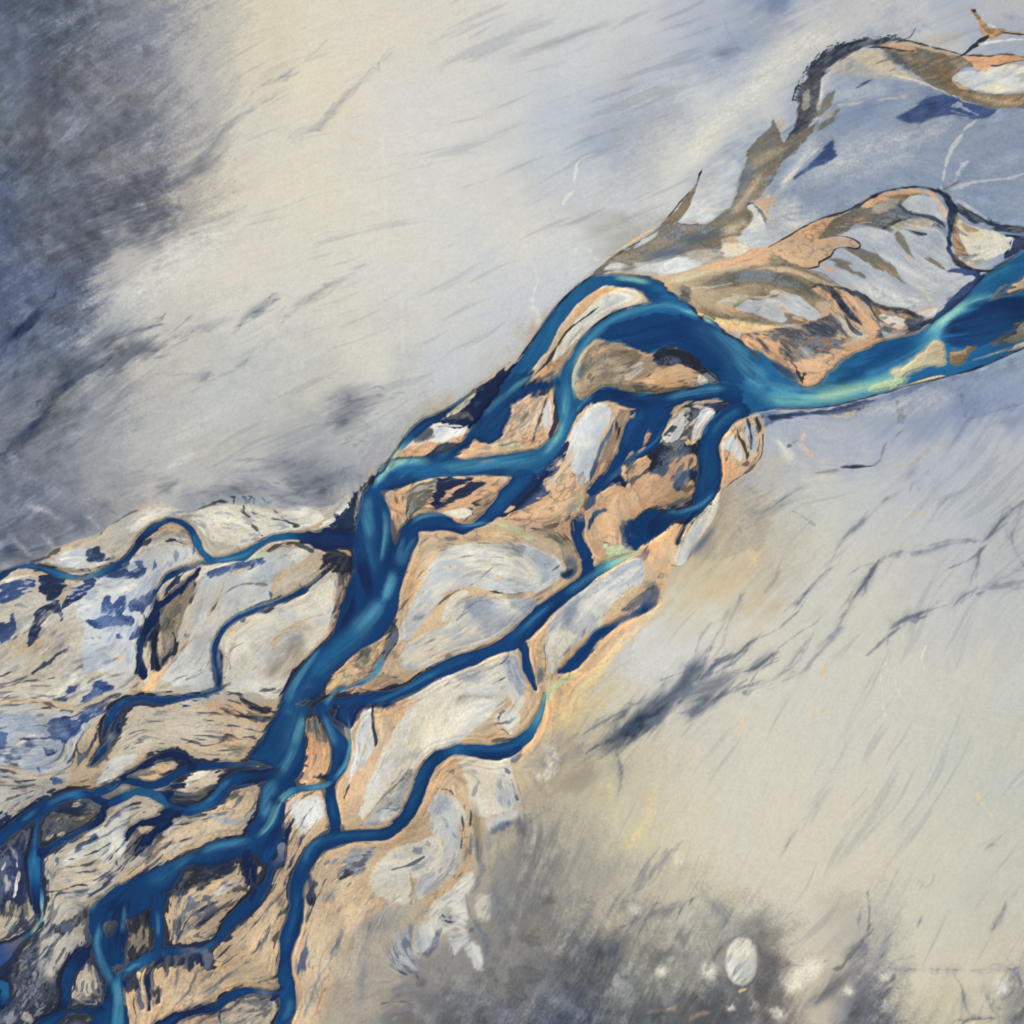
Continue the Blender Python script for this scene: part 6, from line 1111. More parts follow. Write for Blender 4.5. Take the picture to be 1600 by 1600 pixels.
LINES7 = r"""
# ============ middle bottom: crusted lobes around the southern arm
P W .95 3 2 x=T,.5,M,.1+L,.3,F,.5 | 700,1185 730,1180 760,1182 790,1185 800,1195 812,1240 810,1255 790,1268 760,1275 740,1270 730,1260 728,1230 720,1200
P T .98 3 2 x=O,.4,B,.3+F,.3,F,.6 | 690,1190 705,1184 718,1190 725,1215 730,1240 737,1260 738,1285 735,1300 740,1320 735,1350 722,1370 715,1370 720,1340 722,1310 722,1285 728,1270 715,1245 700,1238 685,1240 670,1250 655,1262 665,1235 675,1210
S A .45 1.4 2 | 698,1205,1 706,1205,3 710,1210,1
S K .6 .9 1.2 | 678,1228,.8 685,1232,1.2 700,1234,1 708,1240,.7
P T .9 4 3 | 640,1280 655,1262 672,1255 675,1280 665,1300 650,1310 640,1300
P L 1 2 1.6 x=B,.5,M,.2+D,.45,F,1.1+W,.4,M,-.6 | 670,1265 678,1245 686,1237 700,1242 715,1252 725,1268 726,1280 716,1285 720,1310 722,1335 718,1355 705,1372 690,1375 680,1360 690,1330 690,1310 675,1300 672,1280
P B .7 3 2.5 x=L,.5,F,.3 | 675,1265 682,1245 690,1240 702,1246 705,1262 695,1270 680,1272
S D .5 1.4 2.5 | 690,1275,3 695,1280,4 705,1300,3 718,1310,2
S W .8 2 1.5 | 710,1250,2 720,1265,3.5 725,1280,3 722,1295,2
S K .7 .9 1.2 x=T,.5,f,.3 | 720,1270,.8 724,1290,1.5 722,1310,1 721,1325,.8
S K .7 1.2 1 | 735,1262,1 736,1275,1.6 735,1290,.8
S D .5 2 2 | 735,1300,1.2 736,1315,2 733,1335,1.5
P W .98 4 3 x=T,.3,M,.4+G,.3,F,1 | 600,1340 610,1325 640,1320 665,1310 680,1308 695,1320 690,1345 675,1360 655,1370 640,1375 645,1405 620,1410 595,1400 580,1385 585,1360
S W .6 3 3 x=T,.5,F,.2 | 605,1340,7 625,1330,9 640,1325,8
S D .6 2 2 | 648,1325,2 655,1332,4 658,1338,2
S A .45 2 1.5 | 668,1315,3 672,1322,4
S K .75 .9 1.2 | 613,1358,.8 630,1354,1.4 645,1348,1.8 656,1342,1.4 662,1338,.8
S A .4 2 1.6 | 640,1360,1.2 665,1348,1.5 685,1335,1.5
S G .5 1.6 1.4 | 641,1365,1.5 645,1385,2 642,1410,2
P L .9 2.5 2 x=D,.5,F,.3+C,.4,M,.2 | 650,1395 655,1375 675,1362 695,1355 703,1358 690,1375 675,1390 660,1405
S T .98 1.6 1.4 x=G,.3,F,.4 | 650,1412,3 668,1405,4 685,1395,5 702,1380,6 716,1368,7 728,1350,8
S K .6 1 1 | 712,1372,.8 718,1368,1.6 723,1363,1
S F .8 1.3 1 | 674,1418,.8 682,1402,1.4 698,1390,1.2
P L 1 4.5 2 x=W,.5,B,-.2+V,.4,F,.9 | 672,1440 675,1418 688,1402 705,1390 718,1375 735,1360 742,1375 735,1392 728,1400 732,1420 732,1440 725,1455 712,1450 700,1455 685,1450
P H .6 5.4 2 | 710,1385 725,1370 740,1360 738,1380 728,1392 715,1392
P D .6 5.4 3 x=L,.5,F,.2 | 695,1415 705,1418 715,1435 708,1445 695,1445 690,1435
S D .5 1.2 2.5 | 702,1420,.8 705,1435,1.2 700,1442,1
S K .5 .9 2 | 690,1425,.8 698,1438,1.2 712,1440,1
P L .9 5.4 2.5 x=D,.4,M,.4+W,.4,F,.4 | 648,1465 655,1450 675,1440 690,1450 700,1450 690,1462 682,1475 670,1485 655,1495 645,1485
S D .65 2.5 2.5 x=N,.4,F,.5 | 690,1450,2 684,1465,3 678,1480,4 665,1490,5 652,1490,4
P V .9 5.4 3 x=D,.6,M,.2+L,.4,F,.5 | 608,1485 615,1470 625,1455 645,1450 645,1480 652,1500 655,1520 650,1525 635,1522 620,1515 612,1500
S T .6 1.6 1.4 | 647,1450,1.5 645,1475,2 652,1495,2
S D .8 2 2 | 650,1522,3 655,1532,4 657,1540,2
S K .6 1.2 2 | 610,1482,1.5 615,1500,2 625,1518,2 645,1525,1.5
P L .8 4.5 2 x=D,.3,F,.6 | 700,1460 712,1455 725,1450 732,1465 745,1480 755,1500 752,1512 742,1510 735,1495 722,1480 712,1492 705,1485
S L .9 2 1.5 | 738,1475,3 745,1488,4 752,1502,4
S V .8 2 1.6 | 728,1395,2 731,1415,3 735,1430,3 745,1445,3 755,1460,3 760,1480,2.5 758,1500,2 756,1510,1.2
S D .7 2.5 3 | 735,1450,4 742,1458,5 740,1462,3
P W .7 5.4 3 x=V,.4,F,.4 | 740,1420 748,1402 760,1395 765,1410 762,1430 758,1440 750,1435
S D .55 1.4 2 | 708,1465,1 706,1480,1.5 708,1498,1
S V .6 2.5 2 | 735,1300,4 745,1330,5 752,1360,5 745,1385,5 735,1395,4
S G .5 4 3 | 738,1250,3 745,1280,5 748,1320,5 750,1360,4
P L .9 4.5 2.5 x=D,.6,F,.5+W,.4,M,.2 | 770,1245 775,1225 785,1205 792,1190 798,1200 805,1225 812,1250 800,1260 782,1262
S D .7 1.2 2.4 | 790,1200,2 796,1210,3 
S K .6 1.2 2.4 | 806,1245,1.5 808,1250,2 
S D .5 2 2 | 740,1210,1 748,1218,3 742,1235,4 735,1245,2
S D .5 1.6 2 | 758,1208,1 748,1215,1.5 752,1208,1
P L .8 4.5 3 x=W,.4,F,0 | 760,1290 765,1278 790,1270 812,1262 810,1275 790,1285 770,1295
S D .75 3 3 x=N,.4,M,.4 | 762,1305,3 772,1298,4 788,1288,5 805,1285,6
S T .8 2 1.6 x=F,.4,M,.2 | 800,1195,3 808,1220,4 815,1245,4 820,1260,3
S D .6 1.5 1.2 | 808,1222,1.2 813,1238,2 816,1242,1
P E .75 10.8 6 x=T,.5,M,.1 | 820,1190 840,1170 870,1150 900,1160 905,1190 890,1210 870,1240 850,1270 825,1270 815,1240
S W .7 4 4 | 850,1160,6 865,1190,8 850,1215,6 830,1200,5
S D .5 3 3 | 842,1188,2 850,1195,3 858,1200,3
S V .5 4 4 | 848,1170,4 870,1190,4 880,1180,4
# beige plate right of the split
P W 1 2.5 2 x=P,.4,M,.3+T,.35,B,.3 | 560,1265 563,1250 580,1210 600,1170 615,1140 640,1110 680,1085 700,1085 690,1130 690,1160 680,1178 660,1190 640,1215 620,1235 600,1252 580,1270 565,1285 
P L .85 5 3 | 565,1250 585,1210 605,1180 625,1170 630,1190 610,1215 585,1240 570,1260
P W .8 4 4 x=F,.5,M,.2 | 645,1155 665,1130 690,1110 700,1090 710,1090 700,1130 685,1165 660,1185 645,1180
P T .98 2.5 2 x=O,.5,M,.2 | 545,1225 555,1195 560,1160 565,1130 570,1108 585,1105 600,1103 605,1115 595,1150 590,1180 585,1200 575,1225 560,1250 555,1275 540,1298 532,1300 532,1270 535,1245
P L 1 1.8 1.6 x=H,.4,F,.3+V,.3,F,1.2 | 555,1160 562,1130 568,1108 580,1106 582,1130 576,1150 565,1175 558,1200 548,1222 545,1215
P L .95 1.6 1.6 x=V,.4,F,.5 | 575,1165 578,1145 583,1132 588,1150 582,1172 574,1195 564,1205 562,1195
S F .85 1.6 1.6 | 593,1110,4 592,1125,5 594,1145,4
S O .8 1.8 2 | 588,1170,3 578,1190,3 565,1210,4 550,1235,4 540,1255,3 536,1275,2
P W .95 2 1.6 x=C,.4,F,.3 | 638,1090 645,1082 650,1090 648,1115 640,1130 632,1120
S L .7 3 3 | 635,1120,4 632,1140,5 628,1160,5
S T .9 3 3 x=O,.5,M,.1 | 600,1150,4 612,1130,6 620,1120,6 628,1105,5
S O .5 4 4 | 610,1130,6 640,1100,5 655,1085,5
S K .85 1.2 1.4 | 583,1102,3 582,1120,2.5 584,1140,2.2 588,1155,2 586,1165,1
S K .7 .9 1.2 | 546,1225,1 540,1240,1.4 536,1250,1
S G .8 1.6 1.2 | 640,1200,2 620,1225,3 600,1245,3 588,1258,2 575,1275,2 565,1288,2
P V .9 2.5 3 x=L,.6,M,.1+G,.4,F,.2+W,.5,F,.9 | 565,1290 580,1265 600,1245 620,1228 640,1205 655,1200 652,1225 645,1245 640,1262 625,1278 605,1285 580,1292
P L .8 2 2.5 x=D,.4,F,.6 | 590,1275 605,1262 625,1262 635,1270 615,1280 600,1285
S L .9 1.6 2 | 602,1248,2 615,1240,4 628,1235,3
S D .6 1.2 2.5 x=L,.5,F,.4 | 610,1225,2 625,1215,3.5 645,1205,2
S D .7 1.2 1.6 | 600,1262,1.5 620,1265,2.5 630,1258,1.5
S O .8 1.4 1.6 | 600,1290,1.6 620,1284,2 632,1275,1.4
S V .5 5 4 | 620,1195,4 645,1180,6 665,1175,6
S O .8 1.6 2 x=T,.4,M,.2 | 535,1296,1.2 560,1293,1.6 590,1292,1.6
# bar with the orange heart
P O 1 1.6 1.6 x=T,.4,M,.2+G,.4,F,1.1 | 478,1118 486,1115 496,1122 504,1138 511,1160 515,1185 508,1208 498,1215 480,1222 465,1225 462,1218 472,1205 474,1185 477,1165 476,1140
P G .95 1.8 1.8 x=L,.5,M,.2+D,.5,F,.3 | 480,1120 488,1117 498,1124 507,1142 510,1158 502,1160 494,1150 486,1140
S K .6 .9 1.6 | 476,1195,.8 483,1198,1.6 489,1199,1
P K .85 1.6 2 | 490,1214 500,1208 510,1208 518,1215 508,1220 496,1219
P F .95 1.6 1.2 | 455,1228 465,1220 478,1218 485,1222 500,1222 512,1224 500,1228 480,1230 465,1232
P T 1 2 2 x=O,.5,M,.1+P,.5,M,.8 | 440,1268 450,1252 465,1243 490,1238 508,1240 514,1262 518,1285 518,1296 505,1305 492,1315 482,1325 476,1340 470,1360 460,1375 450,1385 440,1372 436,1360 438,1340 443,1320 444,1295
P L .98 3 2.5 x=W,.4,F,.2+V,.3,F,.8 | 452,1265 458,1250 475,1244 495,1243 508,1250 508,1268 500,1282 490,1290 478,1300 468,1295 458,1280
S C .6 2 1.6 | 455,1255,3 475,1245,3 500,1243,3
S V .5 3 3 | 465,1285,3 480,1295,3
# triangle with branching gravel
P T 1 2 2 x=K,.55,M,.4+G,.5,F,.8+O,.4,M,-.3 | 512,1078 525,1058 540,1040 555,1022 568,1010 580,1010 578,1030 572,1045 590,1048 598,1052 580,1065 560,1070 535,1074
P G .8 2 2 x=K,.5,M,.2+T,.5,F,.4 | 555,1035 562,1018 575,1010 582,1020 575,1035 562,1045
S F .85 1.8 1.8 | 520,1075,2 530,1062,3 545,1052,3 558,1046,2
S g .5 2 1.6 | 530,1068,2 545,1056,2.5
P T 1 2 2 x=K,.5,M,.4+O,.5,M,-.3 | 540,1080 555,1072 575,1065 595,1052 605,1052 630,1060 636,1064 620,1072 605,1082 590,1086 570,1086
S K .7 1.2 1.6 | 597,1050,1.4 608,1056,1.6 625,1060,1.2
S K .5 1 1.4 | 560,1076,1 580,1080,1.4 595,1084,1
S O .8 1.6 1.4 | 500,1088,2 508,1080,3 515,1072,2
S G .6 1.2 1.6 | 505,1085,1.5 512,1078,1.6
P O .95 2 1.6 | 512,1108 520,1102 524,1110 522,1118 516,1116
S T .9 2.5 1.6 | 462,1100,3 472,1099,4 482,1096,3 490,1088,2
# tan wedge between twin ridges of the big river
S T .9 4 2 x=s,.4,B,0 | 598,780,6 602,800,6 606,815,4
S T .9 3 1.6 x=O,.5,M,.2+P,.3,F,.4 | 618,785,5 617,805,7 620,825,5 
S s .6 2.5 1.5 | 610,830,3 614,850,4 616,870,3
# island with crumpled pattern
P O 1 2 2 x=T,.4,M,.1+K,.55,M,.6+G,.5,F,1+F,.4,F,-.8 | 612,775 625,765 640,760 660,752 682,747 700,750 725,748 750,744 775,745 786,748 780,765 772,782 762,800 748,810 728,818 715,818 700,808 680,805 655,808 640,815 628,832 614,832 611,805
P N .95 1.5 3.5 | 683,748 700,748 720,748 740,745 728,752 715,758 700,765 692,775 680,785 678,775 682,760
P N .9 1.5 3 | 728,758 745,752 755,755 742,765 730,778 712,790 695,795 680,800 678,790 690,785 705,775
P G .95 2 2 x=L,.5,F,.3+K,.4,M,.4 | 636,775 642,762 660,752 682,748 678,765 668,785 655,798 640,808 636,795
P O .95 1.6 2 | 680,800 700,788 720,778 740,772 755,765 760,775 745,785 730,793 710,796 700,802
S K .7 1 1.4 | 635,775,1 637,790,1.4 635,805,1.4 638,815,1
S K .6 1 2 | 740,785,1 755,778,2 770,770,1.6
S K .8 1 2 | 737,787,1.2 750,790,1.6 762,788,1
S K .7 1 1.6 | 722,818,1 735,805,1.4 742,798,1.2 730,794,1
P W 1 1.6 1.4 x=F,.5,M,.2 | 690,801 705,797 720,794 732,796 738,802 730,808 718,810 705,806
S O .8 1.4 1.2 | 695,808,1 710,813,2 720,817,2.2 730,813,1
S T .85 2.5 1.5 | 620,832,3 628,815,4 632,800,4
P N .95 1.6 3 | 842,745 850,722 860,705 872,700 884,690 880,705 876,715 872,730 862,738 850,742
P N .9 1.4 3.5 x=P,.5,M,.3 | 850,735 862,720 875,710 882,712 878,725 868,738 856,742
P N 1 1.8 4 | 815,745 835,742 850,752 856,765 850,772 838,775 832,790 820,795 805,795 795,800 785,808 775,805 790,785 800,765
S T .4 3 2 | 880,720,4 875,740,6 868,755,5
"""
# W name colour op soft rag | x,y,w,c ... water strokes ; Q = water polygon ; R = current tint inside the water ; S/P = bars and silt in or over it
WATER = r"""
# --- river trunk, upper right
Q trunk m 1 1.4 1 | 1680,350 1600,391 1570,410 1543,428 1512,462 1460,502 1432,520 1380,533 1340,552 1300,577 1277,600 1255,604 1225,583 1207,566 1190,552 1172,545 1155,532 1130,520 1110,506 1090,492 1084,484 1070,468 1055,462 1045,455 1034,443 1022,436 1008,433 985,430 955,429 930,432 912,441 892,457 870,480 850,507 832,536 812,562 795,587 780,612 795,618 812,596 830,577 846,556 857,545 872,512 895,482 910,467 925,455 943,445 962,447 980,449 995,452 1008,462 1018,474 1005,475 985,480 960,488 935,504 912,525 895,548 882,572 872,590 870,610 874,640 876,662 866,680 848,700 820,705 780,712 740,718 700,716 660,715 630,716 606,728 590,742 585,752 615,765 640,755 680,745 720,742 760,741 800,745 830,742 850,732 868,712 880,692 890,672 900,652 905,640 918,630 935,622 955,626 975,632 1000,636 1040,636 1065,628 1090,625 1130,624 1152,630 1130,640 1112,655 1100,672 1095,700 1092,730 1090,770 1120,765 1127,750 1127,725 1122,700 1126,680 1138,668 1155,655 1175,646 1200,640 1240,638 1295,635 1335,625 1385,612 1420,600 1482,587 1537,570 1600,542 1680,500
W trunk m 1 1.4 1 | 870,595,8 880,620,10 886,650,10 878,680,10 862,700,12 840,716,14 800,725,15 762,728,14 715,730,14 662,730,14 625,728,12 600,740,10
# --- dark bend lobes
Q trunk b 1 1.4 2.2 | 1110,500 1075,494 1040,490 1005,494 975,502 955,508 937,525 945,531 960,534 972,532 982,541 990,547 1010,554 1025,546 1045,541 1065,549 1090,566 1112,586 1125,597 1150,600 1180,590 1170,560 1140,530
Q channel b 1 1.4 2 | 1125,597 1100,603 1055,611 1020,616 990,616 970,609 950,605 930,610 912,622 900,640 903,648 915,636 935,628 955,629 975,634 990,640 985,655 976,680 968,700 960,720 955,738 965,745 975,730 985,712 1000,705 1012,700 1025,692 1032,676 1040,662 1050,648 1058,636 1080,628 1110,624 1150,632 1160,620 1150,600
W channel b 1 1.2 2.4 | 988,645,6 980,670,10 973,700,10 962,725,10 955,742,9 938,757,10 925,768,4
W channel b 1 1.2 2.2 | 1005,650,10 1015,665,8 1022,640,14 1035,655,10 1025,680,5
W channel b 1 1.2 1.8 | 1040,662,3 1032,676,4 1024,690,4.5 1008,703,4 990,714,4.5 976,724,5
W channel N 1 1.2 3 | 960,748,5 972,752,8 978,762,5
W channel b .7 2 2 | 930,770,2.5 922,785,3.5 918,792,2.5
S O .95 1.5 2.4 x=K,.5,M,.4 | 1015,670,1 1013,680,3 1009,692,4 1004,699,3
# --- island in the bend
P O 1 2 1.5 x=T,.5,M,.1+G,.6,B,.4+K,.4,F,1.3 | 897,578 908,552 920,536 937,528 960,535 980,540 1010,552 1045,543 1068,550 1090,566 1112,585 1122,597 1095,600 1055,610 1010,616 975,609 950,602 925,614 908,626 899,615 894,598
P G .85 3 3 x=T,.5,M,.2 | 918,566 940,550 975,542 1000,556 985,570 978,585 965,600 945,596 930,590 918,582
S O .8 2 2 | 915,557,3 940,548,4 965,542,3
P G .9 2 2 x=R,.5,M,0+K,.5,F,.5 | 945,600 975,602 1010,600 1050,606 1085,603 1055,611 1015,617 985,612 960,606
P P .85 1.5 2 x=K,.6,M,.2+W,.5,F,.2 | 975,590 985,572 1005,567 995,582 985,592
P K 1 1.5 2.5 x=I,.6,M,.2+D,.3,F,1 | 1020,556 1032,546 1050,545 1072,552 1092,566 1108,583 1098,586 1080,576 1062,572 1045,572 1035,574 1026,566
P F .6 3 3 | 1030,575 1055,574 1080,582 1070,595 1040,600 1010,600
P P .7 3 3 | 1075,592 1095,588 1108,590 1100,600 1080,601
P V 1 1.2 .8 x=U,.4,M,.2 | 1098,588 1106,583 1116,588 1124,597 1112,600 1104,596
P L .9 1.2 1 | 1090,586 1100,588 1106,598 1092,600
S T .9 3 1.5 | 933,528,2 915,545,3 905,565,5 902,590,6 903,610,5 900,625,3
S t .6 2.5 1 | 925,536,1 908,560,2 900,585,2 897,605,2 898,622,2
S b .5 3 2 | 915,560,2 908,580,3 906,598,3
# --- eastern outlet
Q outlet b 1 1.3 1.6 | 1150,628 1172,645 1150,656 1135,670 1126,688 1123,705 1127,725 1128,745 1122,762 1118,772 1108,784 1095,798 1085,806 1078,815 1068,822 1066,812 1055,815 1040,828 1025,838 1012,846 1000,852 993,860 988,852 978,848 984,836 988,820 994,812 1003,803 1015,797 1040,797 1065,794 1082,788 1086,770 1090,745 1092,715 1096,690 1106,670 1122,650
W outlet N .95 2 2 | 1082,795,3 1074,810,3 1066,830,3 1058,848,2
W outlet b .9 1.4 2 | 985,818,4 981,835,5 986,848,5
# --- western arm (left edge lobes)
Q trunk b 1 1.5 2.5 | 835,580 812,605 797,628 796,650 786,672 775,690 760,693 745,690 735,698 715,710 700,716 672,722 655,724 652,718 665,712 690,708 712,698 726,682 742,665 758,640 772,620 785,606 800,590
W trunk b 1 1.3 2 | 870,598,5 850,602,5 832,606,5 815,615,6 800,622,6
W backwater b 1 1.4 1.2 | 742,612,1.2,T 720,628,2.5,s 700,642,4,b 680,653,5,b 662,663,7,b 648,675,8,b 638,686,6,m 628,700,3,s
# --- middle trunk
Q trunk b 1 1.4 1.2 | 606,728 590,742 576,758 566,776 560,800 556,825 550,850 551,870 554,890 545,915 537,937 528,965 516,997 505,1003 485,1025 460,1050 445,1082 435,1112 422,1130 410,1155 387,1185 405,1190 432,1202 412,1222 407,1240 405,1262 400,1280 388,1292 388,1308 392,1318 400,1320 400,1332 412,1350 428,1340 440,1335 445,1318 440,1298 445,1262 448,1240 465,1228 460,1220 472,1200 477,1162 475,1140 479,1118 490,1112 483,1102 500,1085 512,1062 530,1042 548,1026 570,1010 590,1000 605,985 614,972 620,955 623,930 628,910 640,880 650,855 656,835 640,822 628,830 618,850 608,800 600,780 596,768 605,765 630,755 612,740
Q trunk N 1 1.6 2.5 | 430,1330 446,1310 452,1290 446,1335 438,1350 425,1345
Q channel b 1 1.3 1.2 | 813,734 835,742 828,760 812,775 800,790 785,805 768,816 750,822 737,830 722,836 705,832 690,830 672,832 655,832 648,838 645,855 637,875 625,895 612,890 615,862 620,840 630,822 645,808 665,802 690,803 712,814 735,817 752,805 765,790 780,770 795,750
# --- left junction water
Q channel N 1 1.4 2.5 | 556,830 545,830 520,828 490,832 468,838 470,844 490,848 505,856 530,858 552,858
W channel b 1 1.2 1 | 555,845,6,N 537,846,11,N 512,846,11,N 490,842,8,N 468,838,5,b 445,838,4.5,m 422,843,4,m 400,855,5,m 380,868,5,m 355,874,5,m 330,875,6,m 317,866,6,m 307,847,6.5,m 297,828,6,b 283,816,5,b 267,813,5,b 252,818,5,b 234,828,5.5,b 217,846,5.5,N 207,864,5,b 186,881,5,b 166,891,4.5,m 145,899,3.5,s 128,903,4,V 112,902,4,s 87,895,4.5,m 62,887,4.5,b 37,884,4,m 15,892,3.5,b 0,901,4,b -30,915,5,b
W channel b 1 1.2 1.6 | 330,878,6,m 312,882,5,V 298,887,5,D 275,895,4,b 256,908,4,b 246,925,3.5,b 244,942,5,N 245,955,6,N 236,972,7,N 226,990,5,N 219,1010,4,b 219,1030,4,b 221,1050,4.5,N 224,1056,2,N
W channel N 1 1.2 2.2 | 312,888,5 300,902,6 285,918,5 268,933,4 252,945,5
W channel K 1 1.2 1.6 | 302,900,1.5 306,915,1.5 303,930,1.5 298,945,1.2
W channel K 1 1.2 1.6 | 243,990,2.5 240,1010,2.5 242,1030,3 246,1044,3.5
W channel b 1 1.1 1 | 532,885,1,K 516,890,2.5,K 495,907,3,D 470,925,4,b 445,937,4,b 417,947,4,b 390,957,4,b 365,970,4.5,b 347,987,4.5,b 337,1008,4.5,b 336,1030,5,b 340,1052,5.5,b 342,1072,4,b
W channel N 1 1.1 2 | 344,1018,3 347,1035,3.5 345,1055,3.5 342,1070,3
W channel b 1 1.2 1.2 | 360,1068,1,K 342,1077,3,b 325,1083,4,b 300,1088,4.5,b 270,1093,4,b 250,1095,5,b 225,1092,5,b 205,1094,6,b 190,1100,8,b 180,1110,8,b 172,1125,8,b 165,1140,7,N 160,1155,4,N
W channel N 1 1.2 2.6 | 195,1112,5 187,1125,6 180,1138,3
W channel b 1 1.2 1.2 | 185,1142,3,N 174,1152,5,V 163,1168,6,b 155,1180,6,b 144,1194,4,N 139,1199,2,N
# --- southern arm of the middle
W arm b 1 1.2 1 | 1000,862,1,g 975,872,4,g 955,882,6,t 932,893,8,m 910,910,9,b 885,928,9,b 860,947,11,b 837,969,13,b 818,988,13,b 800,1002,12,b 775,1013,10,b 750,1023,10,b 717,1035,10,b 680,1052,10,b 657,1065,10,b 635,1077,10,b 607,1088,10,b 575,1093,10,b 545,1096,9,b 520,1098,6,b 508,1105,7,m
Q arm N 1 1.4 2.5 | 617,1100 600,1098 575,1100 545,1100 522,1104 524,1112 518,1122 524,1130 532,1133 545,1137 552,1130 560,1124 568,1108 590,1104 605,1106
W arm b 1 1.2 1.2 | 812,1000,8 818,1012,7 821,1030,6.5 825,1048,6 832,1064,5.5 836,1076,3
W arm b 1 1.2 2.2 | 907,808,5,V 905,818,9,b 902,832,9,b 905,847,9.5,b 913,864,9,b 919,885,9,b 917,900,9,b 905,912,5,b
S T .9 1.5 2.6 | 906,802,3 898,806,2 
W arm N .9 2 1.2 | 882,900,3 890,893,3
W channel m .9 1.6 1.2 | 614,975,3,K 618,990,5,D 612,1005,6,D 604,1020,5,D 592,1040,5,s 580,1058,4,s 562,1068,3.5,m 545,1074,3.5,m 530,1078,3.5,m 518,1088,4,s 508,1098,6,m 500,1106,8,b 490,1112,7,b
W channel b 1 1.3 1 | 500,1104,8 508,1120,9 516,1136,10 526,1152,12 533,1170,14 532,1188,14 527,1205,11 516,1222,8
W channel b 1 1.2 1 | 543,1120,.8,m 547,1150,1.4,s 545,1175,3,s 541,1192,5,s 530,1210,6,m 518,1222,8,b 516,1240,9,b 519,1262,9,b 524,1282,9,b 524,1298,9,b
W channel s 1 1.3 1 | 520,1222,4,m 505,1228,4.5,s 485,1231,4,s 465,1233,4.5,m 452,1238,6,s 442,1248,6,s
# --- long eastern arm
W arm b 1 1.2 1 | 852,1085,1.5,t 848,1100,4,s 841,1124,7,s 828,1145,10,m 805,1165,12,b 785,1173,12,b 765,1176,11,b 740,1173,10,b 712,1172,8,m 690,1180,8.5,b 673,1193,10,b 661,1213,11,b 653,1235,11,b 645,1258,10,b 633,1278,11,b 612,1298,10,b 590,1304,9,b 560,1305,9,b 535,1309,11,b 510,1317,12,b 492,1328,12,b 480,1345,12,b 470,1365,13,b 463,1390,13,b 464,1412,12,b 460,1438,13,b 451,1465,13,b 446,1495,11,b 446,1525,12,b 451,1552,13,b 450,1578,12,b 438,1600,10,b 425,1620,10,b
W arm N 1 1.2 3 | 445,1545,3 436,1548,4 428,1555,1
W arm b 1 1.2 1.4 | 440,1548,2,N 412,1552,4,D 395,1548,4,b 372,1552,6,b 352,1561,6,b 338,1574,5,b 318,1578,5,N 295,1584,6,N 275,1592,8,N 250,1605,10,N
# --- the small blind lake beside the rim
W pool b 1 1.5 1.4 | 1024,920,3,D 1022,938,6,D 1005,952,6,b 985,963,4,D 968,969,4,D 952,980,5,b 935,992,7,b 922,1008,8.5,b 908,1025,10,b 895,1038,9,b 885,1043,6,b 876,1050,3,b
W pool b .8 2 1.4 | 1015,925,4,D 1000,938,3,D 985,950,3,D 974,954,2,b
# --- main river, lower left
Q trunk b 1 1.3 1.6 | 400,1302 388,1309 360,1310 330,1318 300,1332 275,1345 250,1357 225,1366 200,1377 178,1388 160,1402 146,1414 136,1428 138,1450 142,1480 148,1500 156,1520 166,1545 162,1560 150,1585 142,1600 130,1660 200,1660 203,1600 198,1575 195,1550 204,1530 190,1528 178,1515 182,1508 195,1508 193,1480 197,1455 198,1438 215,1428 232,1420 240,1420 252,1410 258,1395 270,1385 280,1362 300,1352 330,1350 350,1346 375,1340 400,1335
P A .9 1.5 2 x=P,.5,M,.3 | 162,1441 172,1439 181,1438 184,1446 178,1456 172,1464 165,1464 160,1452
W trunk b 1 1.2 1.8 | 247,1405,12 245,1425,10 247,1450,9 247,1469,8.5 243,1488,9 232,1500,6
W trunk b 1 1.2 1.4 | 440,1325,8,V 438,1340,6,D 424,1357,5,b 417,1380,6,b 400,1402,10,b 375,1425,11,b 355,1448,9,b 342,1468,6,b 322,1481,5,m 300,1486,6,D 270,1486,8,b 248,1492,9,b 225,1502,8,m 200,1515,8,b 188,1526,7,m 183,1540,9,m 186,1560,10,m 182,1600,11,m 180,1640,12,m
W channel N 1 1.2 1.6 | 385,1335,5 386,1360,5 388,1380,3
W channel N 1 1.2 1.6 | 393,1338,3 395,1365,3.5 399,1385,3.5 392,1405,2
W channel N .95 1.3 2 | 252,1500,6 238,1512,4 233,1530,3.5 233,1555,3.2 234,1576,2
W channel D .9 1.3 2 | 262,1495,4 260,1515,3 262,1530,1.5
W channel D .9 1.3 2 | 292,1495,3 292,1508,3 293,1516,1.4
W channel D .95 1.4 2 | 322,1488,8 324,1500,8 325,1512,4
W channel D .8 1.3 2.4 | 275,1495,4 274,1508,3 283,1494,3 301,1494,3 302,1504,2 
W channel D .85 1.4 2 | 218,1545,2 217,1560,3.5 222,1574,3
W channel K .8 1.4 2 | 238,1548,1 242,1555,1.5 249,1545,3 246,1565,1.5
# --- left network
W channel b 1 1.3 1.2 | 435,1205,6,N 412,1212,10,N 392,1214,12,N 373,1215,12,b 354,1226,9,b 338,1246,9,b 317,1259,8,m 293,1266,8,b 270,1260,7,m 250,1248,7,m 232,1239,6,m 212,1237,5.5,m 198,1243,5.5,m 185,1250,6,b 168,1256,6,b 148,1246,5,N 135,1240,7,b 120,1240,8,m 97,1246,9,b 75,1259,10,b 52,1272,10,b 28,1287,10,b 11,1300,9,b -2,1314,9,b -30,1330,9,b
W channel b 1 1.2 1.2 | 398,1192,3,m 370,1194,3.5,m 350,1195,3,b 325,1196,4,b 300,1199,5,b 281,1206,5.5,b 262,1218,6,b 244,1226,6,b 225,1225,6,b 206,1220,6,b 191,1221,5,b 174,1231,5,b 150,1239,5,b
W channel N 1 1.2 2 | 191,1216,4 205,1206,4.5 225,1197,5.5 247,1185,7 268,1178,6 290,1184,6 300,1196,4
